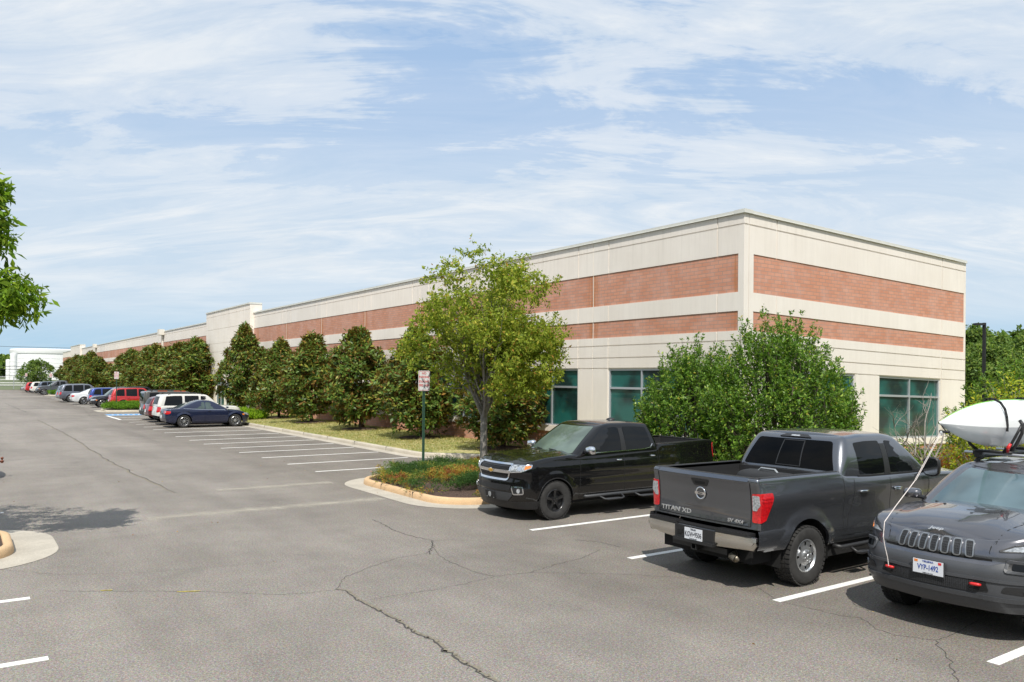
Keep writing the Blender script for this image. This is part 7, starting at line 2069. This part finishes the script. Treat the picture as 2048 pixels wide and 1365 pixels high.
# pickup outside the left edge whose tow ball shows
tp, Bt, Ct = far_car('pickup_truck', 'black pickup truck outside the left edge, only its tow ball showing', 'pickup truck', -5.45, 25.9, -1, 'pickup', P_black, 1.04, 'six')
tp['group'] = 'vehicles at the left edge'
mb = MB(); mb.tube([(-2.7, 0, .44), (-3.32, 0, .44)], .028, 6); mb.tube([(-3.30, 0, .44), (-3.42, 0, .44)], .022, 6); mb.lathe([(.05, 0), (.05, .012), (.02, .02), (.018, .05), (.034, .065), (.038, .085), (.028, .108), (.001, .115)], 'z', 14, c=(-3.38, 0, .45))
mb.lathe([(.03, -.03), (.032, 0)], 'z', 8, c=(-3.38, 0, .43)); mb.build('tow_ball', simple('rusty ball', (.20, .07, .04), .5, metal=.4), tp, smooth=True)
# white storage tanks
mt, nt, b = newmat('tank white'); oc = objcoord(nt, (.02, .02, .25))
f = noise(nt, oc, 3, 5, .7)
L(nt, mixc(nt, ramp(nt, f, [(.60, 0.0), (.78, .5)]), (.80, .80, .80), (.62, .45, .28)), b.inputs['Base Color']); b.inputs['Roughness'].default_value = .6; M['tank'] = mt
def tank(x, y, r, h, label, cone=.06):
    root = empty('storage_tank', (x, y, 0), 0, label, 'tank', 'white storage tanks on the horizon')
    mb = MB(); mb.lathe([(r, 0), (r, h * .80)], 'z', 72); mb.build('shell', M['tank'], root, smooth=True)
    mb = MB(); mb.lathe([(r * 1.012, h * .80), (r * 1.02, h * .82), (r * 1.02, h * .93), (r * 1.0, h * .95), (r * .5, h * (.95 + cone * .6)), (.01, h * (.95 + cone))], 'z', 72); mb.build('roof', M['tank'], root, angle=30)
    mb = MB()
    for k in range(5): mb.lathe([(r + .06, h * .13 * (k + 1)), (r + .12, h * .13 * (k + 1) + .08), (r + .06, h * .13 * (k + 1) + .16)], 'z', 72)
    mb.build('wind_girder', M['tank'], root)
    return root
tank(40.4, 489.7, 19.3, 16.8, 'large white cylindrical tank with rust streaks beyond the building', .03)
tank(21.8, 472, 1.55, 14.0, 'tall slim white tank at the left side of the big tank', .02)
tank(19.6, 473.8, 1.1, 10.6, 'shorter slim white tank, leftmost on the horizon', .02)
tank(26.6, 444.5, 2.0, 10.2, 'narrow white tank standing in front of the big one', .04)
# overhead wires across the far end
for i, (z, y) in enumerate(((12.4, 300), (5.9, 285), (5.0, 285), (3.2, 260))):
    mb = MB(); pts = [(-120 + 24 * k, y, z - .8 * math.sin(PI * k / 13)) for k in range(14)]; mb.tube(pts, .055, 5)
    o = mb.build('overhead_wire', M['dark_trim']); tag(o, ['topmost dark wire crossing the sky above the tanks', 'upper of two close wires across the white tanks', 'lower of two close wires across the white tanks', 'lowest wire near the horizon'][i], 'wire', 'overhead wires at the far end')
# pipe rack and barrier at the far end of the lot
pr = empty('pipe_rack', (2.5, 176, 0), 0, 'white painted pipe rack and rails at the far left end of the lot', 'pipe rack')
mb = MB()
for z, r in ((1.15, .10), (1.75, .08), (.72, .12), (2.3, .06)): mb.tube([(-22, 0, z), (9, 0, z)], r, 6)
mb.build('pipe', M['sign_white'], pr)
mb = MB()
for k in range(14): mb.box(-22 + 2.3 * k, -21.86 + 2.3 * k, -.1, .1, 0, 2.35)
mb.build('rack_leg', M['galv'], pr)
bar = empty('loading_shed', (-18, 190, 0), 0, 'small pale shed and fence clutter at the left horizon', 'shed')
mb = MB(); mb.box(-6, 14, 0, 5, 0, 2.4); mb.build('wall', M['sign_white'], bar)
mb = MB(); mb.box(-6.3, 14.3, -.3, 5.3, 2.4, 2.6); mb.build('roof', M['galv'], bar)
